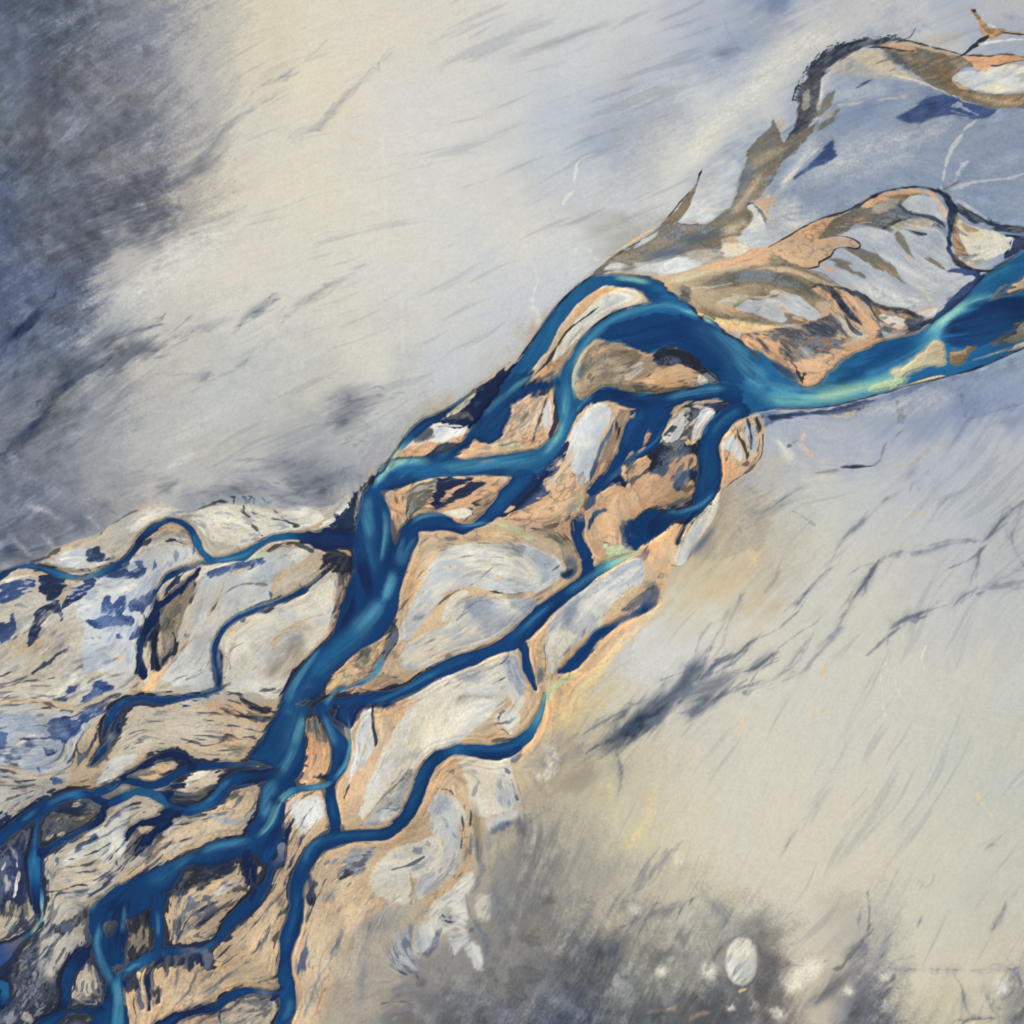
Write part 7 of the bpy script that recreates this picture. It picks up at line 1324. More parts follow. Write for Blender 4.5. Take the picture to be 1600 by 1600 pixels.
W channel N 1 1.2 2.6 | 275,1268,8 258,1275,9 240,1282,7 220,1288,5 205,1296,3 199,1312,1.2
W channel N 1 1.2 2.6 | 265,1282,7 250,1295,6 238,1305,5 225,1320,5 232,1312,7 212,1335,3
W channel N .95 1.3 2.4 | 285,1228,2 270,1232,3 262,1250,2 285,1262,4
W channel b 1 1.3 1.4 | 60,1275,6,b 57,1300,6,m 54,1325,8,b 53,1345,9,m 54,1368,9,m 56,1390,9,b 60,1408,8,N 58,1420,6,N
W channel s 1 1.2 .8 | 64,1385,1.5,b 66,1403,2,s 66,1425,2.5,g 64,1438,3.5,t 55,1453,3,g 46,1460,3,m 35,1467,4,D 20,1478,8,D 0,1492,16,u -40,1510,20,u
W channel b 1 1.3 1.6 | -30,1545,14,u 5,1540,8,m 8,1555,8,m 0,1570,8,N
W channel b 1 1.2 1.6 | 165,1260,7,N 158,1278,8,N 148,1288,6,N 131,1297,4,b 105,1310,4.5,b 84,1321,5,b 66,1330,8,N
W channel N .95 1.3 1.8 | 90,1268,3,b 105,1268,4,N 122,1270,3,K 140,1258,3,D
W channel b 1 1.5 2 | 148,1470,4,N 138,1485,7,N 122,1500,11,N 110,1518,11,b 102,1538,7,b 105,1560,5,b 100,1575,5,N
W channel b 1 1.4 1.6 | 160,1577,4,N 140,1580,4,b 115,1580,3.5,b 97,1585,5,b 80,1595,8,b 60,1605,10,b
"""
RIDGES = r"""
R s .40 10 4 | 580,790,9 575,850,10 590,905,8
R s .35 10 4 | 600,930,12 565,980,16 520,1030,14 480,1075,10 460,1120,10 445,1170,10 425,1230,10
R s .35 8 3 | 885,600,6 860,700,8 780,726,8 690,730,9
R s .30 12 4 | 1080,500,10 1130,545,16 1165,590,16
R s .5 10 4 | 1230,600,14 1330,595,14 1420,560,14 1480,500,14 1560,440,14
R t .55 9 3 | 1200,622,8 1300,622,11 1380,598,8 1450,545,7 1480,500,7 1530,470,6
# currents (light rock flour ribbons, dark deep threads)
R b .8 14 4 | 1340,575,14 1385,555,16 1440,535,8
R b .9 8 3 | 1300,600,4 1330,588,8 1360,575,10
R t .95 10 3 | 1180,620,8 1215,622,12 1260,622,10 1300,617,8 1350,604,7 1400,587,5 1430,570,3
R g .75 7 2 | 1265,620,5 1300,617,7 1335,608,6 1365,600,3
R t .9 7 2 | 1440,530,4 1470,503,6 1500,480,5 1530,468,4 1570,458,3
R g .65 5 2 | 1460,512,3 1485,492,4 1515,474,2
R s .5 8 2 | 1500,455,6 1540,435,6 1590,410,8
R b .9 5 2 | 1500,480,2 1540,476,7 1590,475,12 1640,470,16
R N .95 4 1.5 | 1465,527,4 1490,513,13 1530,502,20 1570,490,25 1620,480,28
R N .8 4 2 | 1465,527,4 1500,535,8 1540,530,8 1580,520,8
R m .8 5 2 | 1430,590,6 1470,580,8 1510,570,6 1560,555,4 1620,535,4
R s .85 9 4 | 1110,500,6 1150,545,10 1180,590,20 1200,620,14
R s .8 8 3 | 1195,600,10 1225,612,12 1260,615,8
R m .6 12 4 | 1130,570,14 1150,600,14 1160,620,12
R b .6 10 4 | 1165,550,6 1195,575,6
R s .85 4 1.5 | 1112,503,3 1095,492,4 1075,486,4 1050,478,4 1025,477,4 1000,482,4.5 975,491,4 950,504,4 928,522,4 910,544,4 898,565,4 888,590,5
R t .8 3.5 1 | 1120,506,3 1100,496,3.5 1080,489,2.5 1060,483,2
R g .7 2.5 1 | 1118,508,2 1103,500,3 1085,492,1.5
R t .85 4 1.5 | 955,433,4 975,434,5 1000,438,5 1020,443,3
R g .5 3 1.5 | 960,436,2 985,437,3 1015,442,2
R b .9 5 2 | 950,447,4 975,445,5 1000,450,5 1020,462,8 1040,475,6
R m .7 5 2 | 920,447,5 900,465,7 880,490,8 858,525,8 840,555,7
R b .7 4 1.5 | 892,457,2 865,485,3 840,522,3 815,560,4 795,590,4
R s .9 4.5 1.5 | 835,584,2.5 815,598,4 795,614,4 772,632,4 750,656,3.5
R s .6 5 2 | 750,656,3 722,682,4 700,702,4 680,722,4
R t .5 3 1 | 830,587,1.5 810,600,2.5 790,616,2
R s .7 6 2 | 885,590,8 885,625,7 884,655,6 872,685,5 856,702,4
R t .8 5 1.5 | 882,655,4 872,680,5 858,700,4 845,714,3
R t .6 4 1.5 | 886,610,3 882,640,4 884,655,3
R s .75 5 2 | 845,716,5 810,720,5 765,724,6 720,728,7 680,730,5
R s .5 4 2 | 840,707,2 800,713,4 760,718,3
R T .5 3 2 | 780,716,2 760,720,3 745,724,1
R t .85 5 1.5 | 680,722,3 650,720,5 625,722,6 605,732,7 592,748,7 580,768,5
R g .6 3 1.5 | 640,718,3 618,724,4 602,735,4 592,748,3
R N .95 5 2 | 660,745,6 635,752,8 612,760,10 600,770,8 
R b .8 6 2 | 630,742,8 605,752,8
R N .8 4 2 | 700,745,4 760,738,4 800,738,5 
R s .75 7 2 | 580,770,6 574,795,8 575,820,8 580,845,7
R s .85 4 1.5 | 598,790,4 603,815,4 602,840,4 597,865,4 592,885,4
R t .5 3 1.5 | 602,810,2.5 600,840,2.5 594,870,2
R b .9 6 3 | 562,830,8 562,860,10 570,885,12 578,905,8
R N .9 5 3 | 558,870,6 566,900,9 575,920,10 580,935,8
R b .9 6 2 | 612,850,5 608,880,6
R s .7 5 2 | 652,835,3 632,865,4 622,890,4
R s .9 5 2 | 613,888,6 612,905,8 605,925,9 595,945,8
R s .75 7 2 | 600,930,9 585,955,12 565,975,12 545,1000,12
R t .4 4 1.5 | 612,890,3 610,910,4 600,930,4
R N .9 6 4 | 545,925,6 550,945,8 538,970,6 525,990,4
R b .6 6 2 | 600,990,8 560,1020,8 520,1050,8
R m .8 7 2 | 570,975,16 545,1000,16 510,1030,14 480,1060,10
R s .85 4 1.5 | 505,1005,4 488,1028,4 470,1055,5 455,1080,6 448,1105,7
R t .4 3 1.5 | 490,1025,1.5 470,1053,2 455,1080,2.5
R N .95 4 3 | 500,1075,8 480,1088,10 466,1092,6 492,1080,8
R b .9 6 2 | 505,1055,10 485,1075,10
R s .7 6 2 | 448,1105,8 452,1118,6
R b .9 8 3 | 425,1150,12 420,1175,16 440,1180,10 410,1185,10
R s .9 5 2 | 478,1112,4 471,1132,6 464,1155,6 456,1178,6 445,1198,6 432,1215,7
R t .6 3.5 1.5 | 476,1118,3 467,1140,3.5 458,1165,3
R b .7 4 2 | 478,1160,4 470,1190,6 455,1215,8
R s .85 6 2 | 432,1215,7 421,1235,9 416,1258,9 411,1285,8
R t .8 4 1.5 | 450,1236,4 440,1248,4.5 433,1265,4.5 425,1285,4.5 412,1301,4.5 398,1311,4.5
R N .8 4 2 | 440,1245,4 428,1250,5 421,1258,5
R s .7 5 2 | 398,1310,6 370,1316,7 335,1324,7 305,1336,7
R N .9 6 3 | 420,1315,10 432,1300,8 420,1335,10
R m .95 8 3 | 300,1336,8 275,1350,12 250,1368,14 225,1385,12
R s .6 5 2 | 310,1332,5 290,1342,6 270,1358,5
R N .6 7 4 | 330,1340,6 360,1332,6 385,1328,6
R s .85 4 1.5 | 178,1381,2 160,1396,3 147,1412,5 142,1428,6
R N .95 5 4 | 165,1412,10 180,1420,12 195,1418,10 210,1412,8
R N .8 6 4 | 155,1425,6 170,1430,6 190,1440,8 185,1460,8 180,1490,10
R s .75 3 1.5 | 195,1410,1.5 194,1430,3 192,1445,3.5 188,1460,3
R s .9 3.5 1.5 | 155,1436,2 154,1455,4 151,1475,4.5 156,1495,5 163,1512,5 172,1530,5 180,1545,5
R N .95 4 2 | 160,1545,4 170,1560,6 176,1565,4
R t .6 4 1.5 | 182,1535,4 184,1555,5 184,1575,5
R s .9 4 1.5 | 190,1522,4 183,1540,7 186,1560,7 184,1590,8 182,1620,8
R N .9 4 2 | 196,1520,3 192,1532,5 200,1522,6
R s .85 3 1.5 | 225,1502,4 205,1512,5 192,1522,4
R s .7 3 1.5 | 246,1420,3 247,1450,3.5 246,1470,2.5
# side arms
R s .8 4.5 1.5 | 1140,606,5 1115,608,6 1090,612,6 1060,618,5 1035,624,4
R N .7 6 3 | 1000,625,8 960,620,6 1020,632,8
R m .6 8 3 | 1010,640,8 990,660,6 975,700,4
R s .6 2.5 1 | 1038,664,1.5 1026,688,2 1005,704,2 985,717,2.5 965,740,3 942,757,4
R s .8 3 1 | 930,614,2 916,624,3 905,636,3 895,650,3
R m .7 5 2 | 1165,640,6 1140,652,6 1118,672,6 1108,692,6
R s .4 4 2 | 1160,636,4 1130,655,3 1112,680,3
R N .8 5 2 | 1100,720,6 1102,745,8 1096,765,8 
R b .6 5 2 | 1115,700,5 1118,730,6
R s .75 3 1 | 1122,764,3 1108,778,3.5 1092,790,4 1065,799,4 1035,801,3
R N .8 5 2 | 1060,806,6 1030,818,12 1005,835,8
R m .6 4 3 | 993,845,5 985,830,4
R s .9 3 1.5 | 640,822,3 650,812,4 665,806,4 690,804,3 712,808,2
R N .9 4 2 | 650,826,5 680,824,7 710,826,6 735,828,4
R m .8 5 1.5 | 822,745,7 800,768,7 780,790,6 765,805,5
R s .8 3 1 | 765,814,2 750,818,3 730,822,3 710,822,2
R s .7 4 2 | 632,835,3 626,855,4 620,880,4
R s .7 3.5 1.5 | 950,885,3 930,896,4 905,913,4 880,930,4
R m .9 4 1.5 | 870,938,4 845,958,5 820,980,5 790,1004,4
R s .5 3 1.5 | 860,945,2 835,965,3 815,985,2.5
R N .8 4 2 | 880,938,3 855,962,5 838,980,5 825,992,5 815,1010,5 822,1045,4
R m .8 4 1.5 | 745,1022,4 700,1040,5 660,1062,5 620,1083,5
R s .5 3 1.5 | 690,1045,2.5 650,1068,3 610,1088,3 575,1098,3
R b .7 4 2 | 600,1080,4 560,1088,5 530,1092,5
R s .7 3 1 | 505,1103,3 515,1092,3 530,1080,2 550,1073,2
R s .7 4 1.5 | 503,1112,3 512,1132,5 520,1152,6 525,1170,5
R N .6 5 3 | 538,1165,6 538,1185,8 528,1200,8
R s .9 2.5 1 | 545,1160,1 544,1180,2.5 538,1196,3 528,1210,3 518,1223,3
R m .7 4 2 | 518,1240,5 520,1265,5 525,1285,5
R m .8 4 1.5 | 835,1135,5 812,1158,5 785,1168,5 755,1168,5 720,1168,4
R N .7 4 2 | 800,1180,5 770,1184,5 740,1182,4
R m .8 4 1.5 | 680,1183,4 665,1198,4 652,1222,5 645,1248,4 635,1270,4
R m .8 5 1.5 | 610,1300,4 560,1305,5 520,1308,5 490,1322,6 476,1345,6 465,1370,6
R s .6 3 1.5 | 505,1309,2.5 490,1318,3 480,1332,3 474,1350,3
R m .7 5 2 | 462,1385,6 464,1412,4 458,1440,4 450,1470,5 448,1490,4
R N .7 5 2 | 470,1400,4 468,1430,5 460,1460,5 440,1520,4
R s .6 4 1.5 | 452,1555,4 452,1575,4 440,1598,4
R m .6 3 1.5 | 318,1259,4 293,1265,4 268,1259,4 245,1244,3 220,1236,2.5
R s .6 2.5 1 | 365,1214,3 350,1226,3.5 336,1242,3.5 318,1257,3
R s .5 3 1.5 | 188,1222,1.5 178,1230,2.5 165,1237,2 
R s .5 3 1.5 | 125,1238,4 105,1243,4 88,1250,4 70,1262,4
R s .4 3 1.5 | 55,1300,2 53,1340,4 54,1365,3.5
R s .5 2.5 1 | 60,1262,3 45,1275,3 30,1286,3
R s .6 2 .8 | 400,857,1.5 378,869,2.5 350,875,2.5 328,876,3
R s .4 2 .8 | 265,812,2 250,817,2 232,827,2
R s .4 2 .8 | 308,850,2 300,832,2
R s .4 2 .8 | 36,883,1.5 60,886,1.5 90,896,1.5
R m .6 3 1 | 205,1093,2 190,1098,3 180,1108,3
R D .6 4 2 | 905,935,1 906,934,1
"""
POST = r"""
# silt and sand that lie over the river
P T .92 3.5 1.5 x=g,.4,B,.2 | 1390,578 1412,567 1430,557 1445,545 1460,532 1472,535 1478,550 1478,565 1472,572 1450,574 1430,580 1415,588 1400,590
S g .6 5 2 | 1400,588,5 1380,598,4 1350,608,4
S g .85 3 1.5 | 1345,612,4 1375,605,6 1400,598,6 1425,590,3
P R .95 2.5 3 x=T,.4,M,.1+G,.4,F,.5 | 1482,552 1492,545 1502,542 1512,538 1522,545 1515,552 1508,560 1498,568 1488,566
P R .75 5 3 x=G,.5,M,.1 | 1550,535 1565,522 1590,510 1620,490 1680,470 1680,520 1620,525 1590,532 1560,540
P T .98 3 2 x=G,.4,M,.4+R,.3,F,.3 | 1545,470 1560,458 1580,445 1600,430 1680,390 1680,440 1620,452 1590,459 1565,466
S T .9 2 1.5 | 1548,468,1.5 1560,455,3 1572,445,2.5
S T .85 2 1 | 1520,563,.8 1545,555,1.5 1575,545,3 1600,538,4 1640,525,5
S s .7 2.5 1 | 1440,598,3 1470,588,2.5
S F .95 .9 .5 | 1422,600,1 1440,595,1.6 1462,589,1.6 1480,587,.8
S K .9 1 .5 | 1680,498,1.4 1600,543,1.4 1537,571,1.2 1482,588,1.1 1420,602,1 1385,613,1.1 1335,626,1.3 1295,635.5,1.3 1240,639,1.2 1200,640,1.1 1175,647,.8
S T .4 2 1 | 1385,611,1 1420,602,1 1460,592,1
S A .8 3 2.5 x=T,.4,M,.2 | 1500,470,1 1502,468,1
P G .9 2.5 3 x=K,.5,M,.2 | 1062,452 1066,444 1076,450 1080,462 1078,470 1068,468 1060,462
P G .95 2 2 x=b,.4,M,.3 | 1158,532 1168,545 1180,552 1188,560 1172,550
S K .8 1 .6 | 1100,603,.8 1055,612,1 1015,617,1.2 980,612,1
S K .8 1 .6 | 1150,630,1 1130,625,1.1 1100,624,1.1 1065,628,1 1040,638,.8
S K .8 1 .6 | 1065,549,.7 1090,566,1 1112,586,1 1124,597,1
S K .8 1 .6 | 1018,474,1 1005,476,1.2 980,481,1.2 950,494,1.2 925,512,1.2 905,534,1 888,560,.8
S K .8 1 .6 | 1005,458,.7 1018,474,1
S K .75 1.2 .8 | 930,431,1 912,440,1 890,458,1.2 866,484,1.2 845,513,1.2 820,548,1.2 806,565,1
S K .6 1.2 1 | 742,612,1 700,640,1.2 670,656,1.4 645,672,1.4 630,690,1.2 612,714,1.2 600,735,1.2 590,742,1.2 575,757,1.5 564,775,1.4
S C .5 3 2 | 625,690,2.5 612,710,2.5 600,728,2.5
S K .8 2.5 2.5 | 588,744,1.5 570,758,2.5 555,775,4 550,790,4
S H .8 .9 2 | 548,790,1 540,795,1.5
P V .95 1.6 1.2 x=D,.4,M,.3 | 800,1183 806,1180 818,1168 815,1180 806,1192 799,1192
S T .8 2 1.2 | 462,1101,3 475,1098,4 485,1094,3
S g .6 2.5 1.5 | 630,712,3 618,722,3 608,730,2
"""
# ---------------------------------------------------------------- parse the survey
def parse(txt):
    out = []
    for ln in txt.strip().split('\n'):
        ln = ln.strip()
        if not ln or ln[0] == '#': continue
        h, p = ln.split('|'); h = h.split()
        kind = h[0]; name = None
        if kind in 'WQ': name = h[1]; h = [h[0]]+h[2:]
        tex = []
        for e in h[5:]:
            if e.startswith('x='):
                for t in e[2:].split('+'):
                    c, a, f, th = t.split(','); tex.append((c, float(a), f, float(th)))
        pts = []; cols = []
        for q in p.split():
            v = q.split(',')
            pts.append([float(z) for z in v[:3]]); cols.append(v[3] if len(v) > 3 else None)
        out.append(dict(k=kind, name=name, c=h[1], op=float(h[2]), soft=float(h[3]), rag=float(h[4]), tex=tex, pts=pts, cols=cols))
    return out
GROUND = parse(LINES4)+parse(LINES0)+parse(LINES)+parse(LINES2)+parse(LINES3)+parse(LINES5)+parse(LINES6)+parse(LINES7)
comb = catmull([[1240, 160], [1250, 135], [1262, 112], [1280, 88], [1305, 73], [1340, 66], [1375, 61], [1402, 60]], step=5.2)
rc = random.Random(5)
for i in range(1, len(comb)-1):
    dx, dy = comb[i+1]-comb[i-1]; l = math.hypot(dx, dy); nx_, ny_ = dy/l, -dx/l
    h = rc.uniform(3, 8); x, y = comb[i]; x += nx_*-3; y += ny_*-3
    s_ = 'S K .8 .7 .4 | %.1f,%.1f,.9 %.1f,%.1f,.6 %.1f,%.1f,.8' % (x, y, x+nx_*h*.6, y+ny_*h*.6, x+nx_*h, y+ny_*h)
    s_ += '\nS K .75 .7 .4 | %.1f,%.1f,.8 %.1f,%.1f,.9' % (x+nx_*h-dx/l*1.8, y+ny_*h-dy/l*1.8, x+nx_*h+dx/l*1.8, y+ny_*h+dy/l*1.8)
    GROUND += parse(s_)
# wind-drawn hairs that fray every stain of the flats, and thin cores inside the faint veins
rh = random.Random(11); hairs = []
for e in parse(LINES)+parse(LINES4):
    if e['k'] == 'S' and e['c'] in 'DVNX' and 3 <= e['soft'] < 12 and e['op'] >= .3:
        S = catmull([p+[1]*(3-len(p)) for p in e['pts']], step=9)
        for i in range(1, len(S)):
            if rh.random() > .8: continue
            dx, dy = S[i, :2]-S[i-1, :2]; a0_ = math.atan2(dy, dx)+rh.gauss(0, .11); wq_ = S[i, 2]+e['soft']*.6
            o_ = rh.gauss(0, .6)*wq_; x = S[i, 0]-math.sin(a0_)*o_; y = S[i, 1]+math.cos(a0_)*o_; l = rh.uniform(10, 30) if rh.random() < .65 else rh.uniform(30, 75)
            if rh.random() < .5: a0_ += math.pi
            x2, y2 = x+math.cos(a0_)*l, y+math.sin(a0_)*l; b_ = rh.gauss(0, 3)
            hairs.append('S %s %.2f 2.3 1 | %.1f,%.1f,.8 %.1f,%.1f,%.1f %.1f,%.1f,.4' % (e['c'], min(.8, e['op']*rh.uniform(.3, .9)), x, y, (x+x2)/2-b_*math.sin(a0_), (y+y2)/2+b_*math.cos(a0_), rh.uniform(.6, 1.8), x2, y2))
nh = len(parse(LINES4)); vein = []
for e in GROUND[:nh]:
    if e['k'] == 'S' and e['c'] in 'DVX' and e['soft'] <= 5 and not e['tex']:
        w_ = dict(e); w_['soft'] = e['soft']*1.6; w_['op'] = e['op']*.5; vein.append(w_)
        k_ = dict(e); k_['pts'] = [[p[0], p[1], p[2]*.42+.2] for p in e['pts']]; k_['soft'] = 1.9; k_['rag'] = 1.0; k_['op'] = e['op']*.85; k_['core'] = 1; vein.append(k_)
    else: vein.append(e)
HH = parse('\n'.join(hairs))
GROUND = vein+HH+parse(LINES4[LINES4.index('# ring mounds'):])+GROUND[nh:]
WAT = parse(WATER); RID = parse(RIDGES); PST = parse(POST)

# ---------------------------------------------------------------- direction of flow / wind, from the strokes themselves
nd = 101; ds = (NC-1)*SP/(nd-1)
cx = X0+ds*np.arange(nd); CX, CY = np.meshgrid(cx, cx)
ca = np.zeros((nd, nd)); sa = np.zeros((nd, nd)); ww = np.zeros((nd, nd))+1e-9
def add_dir(x, y, dx, dy, wt, sg):
    global ca, sa, ww
    a = 2*math.atan2(dy, dx)
    g = wt*np.exp(-((CX-x)**2+(CY-y)**2)/(2*sg*sg))
    ca += g*math.cos(a); sa += g*math.sin(a); ww += g
for x, y, ang in [(0, 0, 30), (150, 150, 40), (400, 100, 25), (300, 300, 22), (600, 300, 20), (900, 150, 20), (200, 500, 28), (500, 500, 15), (0, 700, 35), (100, 820, 25), (200, 780, 22), (500, 700, 8),
                  (1300, 250, 30), (1500, 250, 25), (1100, 100, 25), (1200, 900, 50), (1400, 800, 45), (1400, 1100, 60), (1200, 1250, 75), (1100, 1300, 78), (900, 1300, 70), (850, 1450, 88), (950, 1520, 60),
                  (1200, 1500, 60), (1400, 1500, 50), (1550, 1300, 55), (1000, 1150, 40), (700, 1500, 60), (600, 1400, 45), (1450, 650, 50)]:
    add_dir(x, y, math.cos(math.radians(ang)), -math.sin(math.radians(ang)), 0.02, 130)
for e in WAT+[g for g in parse(LINES2)+parse(LINES3)+parse(LINES5)+parse(LINES6)+parse(LINES7) if g['k'] == 'S' and g['c'] in 'TGKORF']+RID:
    if e['k'] == 'Q': continue
    S = catmull([p+[0]*(3-len(p)) for p in e['pts']], step=24)
    for i in range(len(S)-1):
        d = S[i+1]-S[i]
        add_dir(S[i, 0], S[i, 1], d[0], d[1], (3 if e['k'] != 'S' else 1)*math.hypot(d[0], d[1])/24, 17)
ang = 0.5*np.arctan2(blur((sa/ww).astype(np.float32), .6), blur((ca/ww).astype(np.float32), .6))
c2 = zoomed(np.cos(2*ang).astype(np.float32)); s2 = zoomed(np.sin(2*ang).astype(np.float32))
# small swirls so the streaks never run dead parallel
th = 0.5*np.arctan2(s2, c2)+0.10*vnoise(60)+0.07*vnoise(25)
UX = np.cos(th).astype(np.float32); UY = np.sin(th).astype(np.float32)

def lic(src, n, h):
    """smear noise along the direction field (headless)"""
    acc = src.copy(); wsum = 1.0
    base_i, base_j = np.meshgrid(np.arange(NC, dtype=np.float32), np.arange(NC, dtype=np.float32), indexing='ij')
    for sgn in (1, -1):
        pi, pj = base_i.copy(), base_j.copy(); px, py = sgn*UX, sgn*UY
        for k in range(n):
            pi += py*h; pj += px*h
            ii = np.clip(pi+.5, 0, NC-1).astype(np.int32); jj = np.clip(pj+.5, 0, NC-1).astype(np.int32)
            vx, vy = UX[ii, jj], UY[ii, jj]
            s = np.sign(vx*px+vy*py); s[s == 0] = 1
            px, py = vx*s, vy*s
            w = 0.5+0.5*math.cos(math.pi*(k+1)/(n+1))
            acc += w*src[ii, jj]; wsum += w
    acc -= blur(acc, 30) if False else acc.mean()
    return (acc/acc.std()).astype(np.float32)
def wn(s):
    a = rng.standard_normal((NC, NC)).astype(np.float32)
    a = blur(a, s); return a/a.std()
FLD = {}
FLD['f'] = wn(0.8)
FLD['F'] = 0.75*lic(wn(1.0), 7, 1.0)+0.45*vnoise(7)
FLD['M'] = 0.62*lic(wn(2.0), 12, 1.5)+0.4*vnoise(14)+0.32*lic(wn(.9), 6, 1)+.25*vnoise(34)
FLD['B'] = 0.8*lic(wn(5.0), 14, 4.0)+0.5*vnoise(60)
FLD['L'] = lic(wn(1.3), 22, 2.0)
FLD['S'] = .75*lic(wn(3.2), 26, 3.0)+.5*lic(wn(1.5), 22, 2.2)+.35*lic(wn(8), 16, 5)
for k in FLD: FLD[k] = (FLD[k]/FLD[k].std()).astype(np.float32)

# ---------------------------------------------------------------- soil colour of the plan
rows = []
for ln in GRID.strip().split('\n'):
    rows.append([[int(h[i:i+2], 16)/255 for i in (0, 2, 4)] for h in ln.lower().split()])
G = np.array(rows, np.float32)
G = np.pad(G, ((2, 2), (2, 2), (0, 0)), mode='edge')
gi = np.zeros((NC, NC, 3), np.float32)
wq = 0.26*vnoise(90)+.13*vnoise(35)+.09*vnoise(12)+.07*FLD['L']+.05*vnoise(5)+.04*FLD['F']; wi = np.clip((YY+200)/100+wq, 0, 20-1e-3); wj = np.clip((XX+200)/100+0.24*vnoise(90)+0.10*vnoise(30)+.05*vnoise(11), 0, 20-1e-3)
shf = .10*FLD['S']+.04*FLD['L']+.06*FLD['F']+.05*FLD['f']; wi = np.clip(wi+UY*shf, 0, 20-1e-3); wj = np.clip(wj+UX*shf, 0, 20-1e-3)
i0 = wi.astype(int); j0 = wj.astype(int); fu = (wi-i0)[..., None]; fv = (wj-j0)[..., None]
i1 = np.minimum(i0+1, 20); j1 = np.minimum(j0+1, 20)
fu = fu*fu*(3-2*fu); fv = fv*fv*(3-2*fv)
COL = (G[i0, j0]*(1-fu)+G[i1, j0]*fu)*(1-fv)+(G[i0, j1]*(1-fu)+G[i1, j1]*fu)*fv
WET = np.zeros((NC, NC), np.float32)      # water mask
LAB = np.zeros((NC, NC), np.int16)
BELT = np.zeros((NC, NC), np.float32)
NAMES = ['land', 'trunk', 'channel', 'backwater', 'outlet', 'arm', 'pool']

def colour_of(e, sl, T):
    shp = T.shape
    if any(e['cols']):
        cs = np.array([PC[c or e['c']] for c in e['cols']]); 
        P = np.array([p[:2] for p in e['pts']]); L = np.concatenate([[0], np.cumsum(np.hypot(*np.diff(P, axis=0).T))])
        L *= (T.max()/max(L[-1], 1)) if T.max() > 0 else 1
        C = np.stack([np.interp(T, L, cs[:, i]) for i in range(3)], -1).astype(np.float32)
    else:
        C = np.broadcast_to(PC[e['c']], shp+(3,)).copy()
    v = (0.012*FLD['F'][sl]+0.008*FLD['M'][sl]+0.012*FLD['f'][sl])[..., None] if e['k'] in 'PS' else 0
    C = C*(1+v)
    for c, a, f, t in e['tex']:
        q_ = .45 if (c in 'KN' or e['c'] in 'KNI') else (1.15 if c in 'CLWPBEVHTFY' else .7); a = a*((.22 if c in 'GD' else (.95 if c in 'CBU' else .5)) if (e['c'] in 'LWCPBHTFE' and c in 'CLWGPBTF') else 1); m = a*sstep(-q_, q_, FLD[f][sl]-t+.15*FLD['F'][sl]+.1*FLD['f'][sl])
        C = C*(1-m[..., None])+PC[c]*m[..., None]
    return C

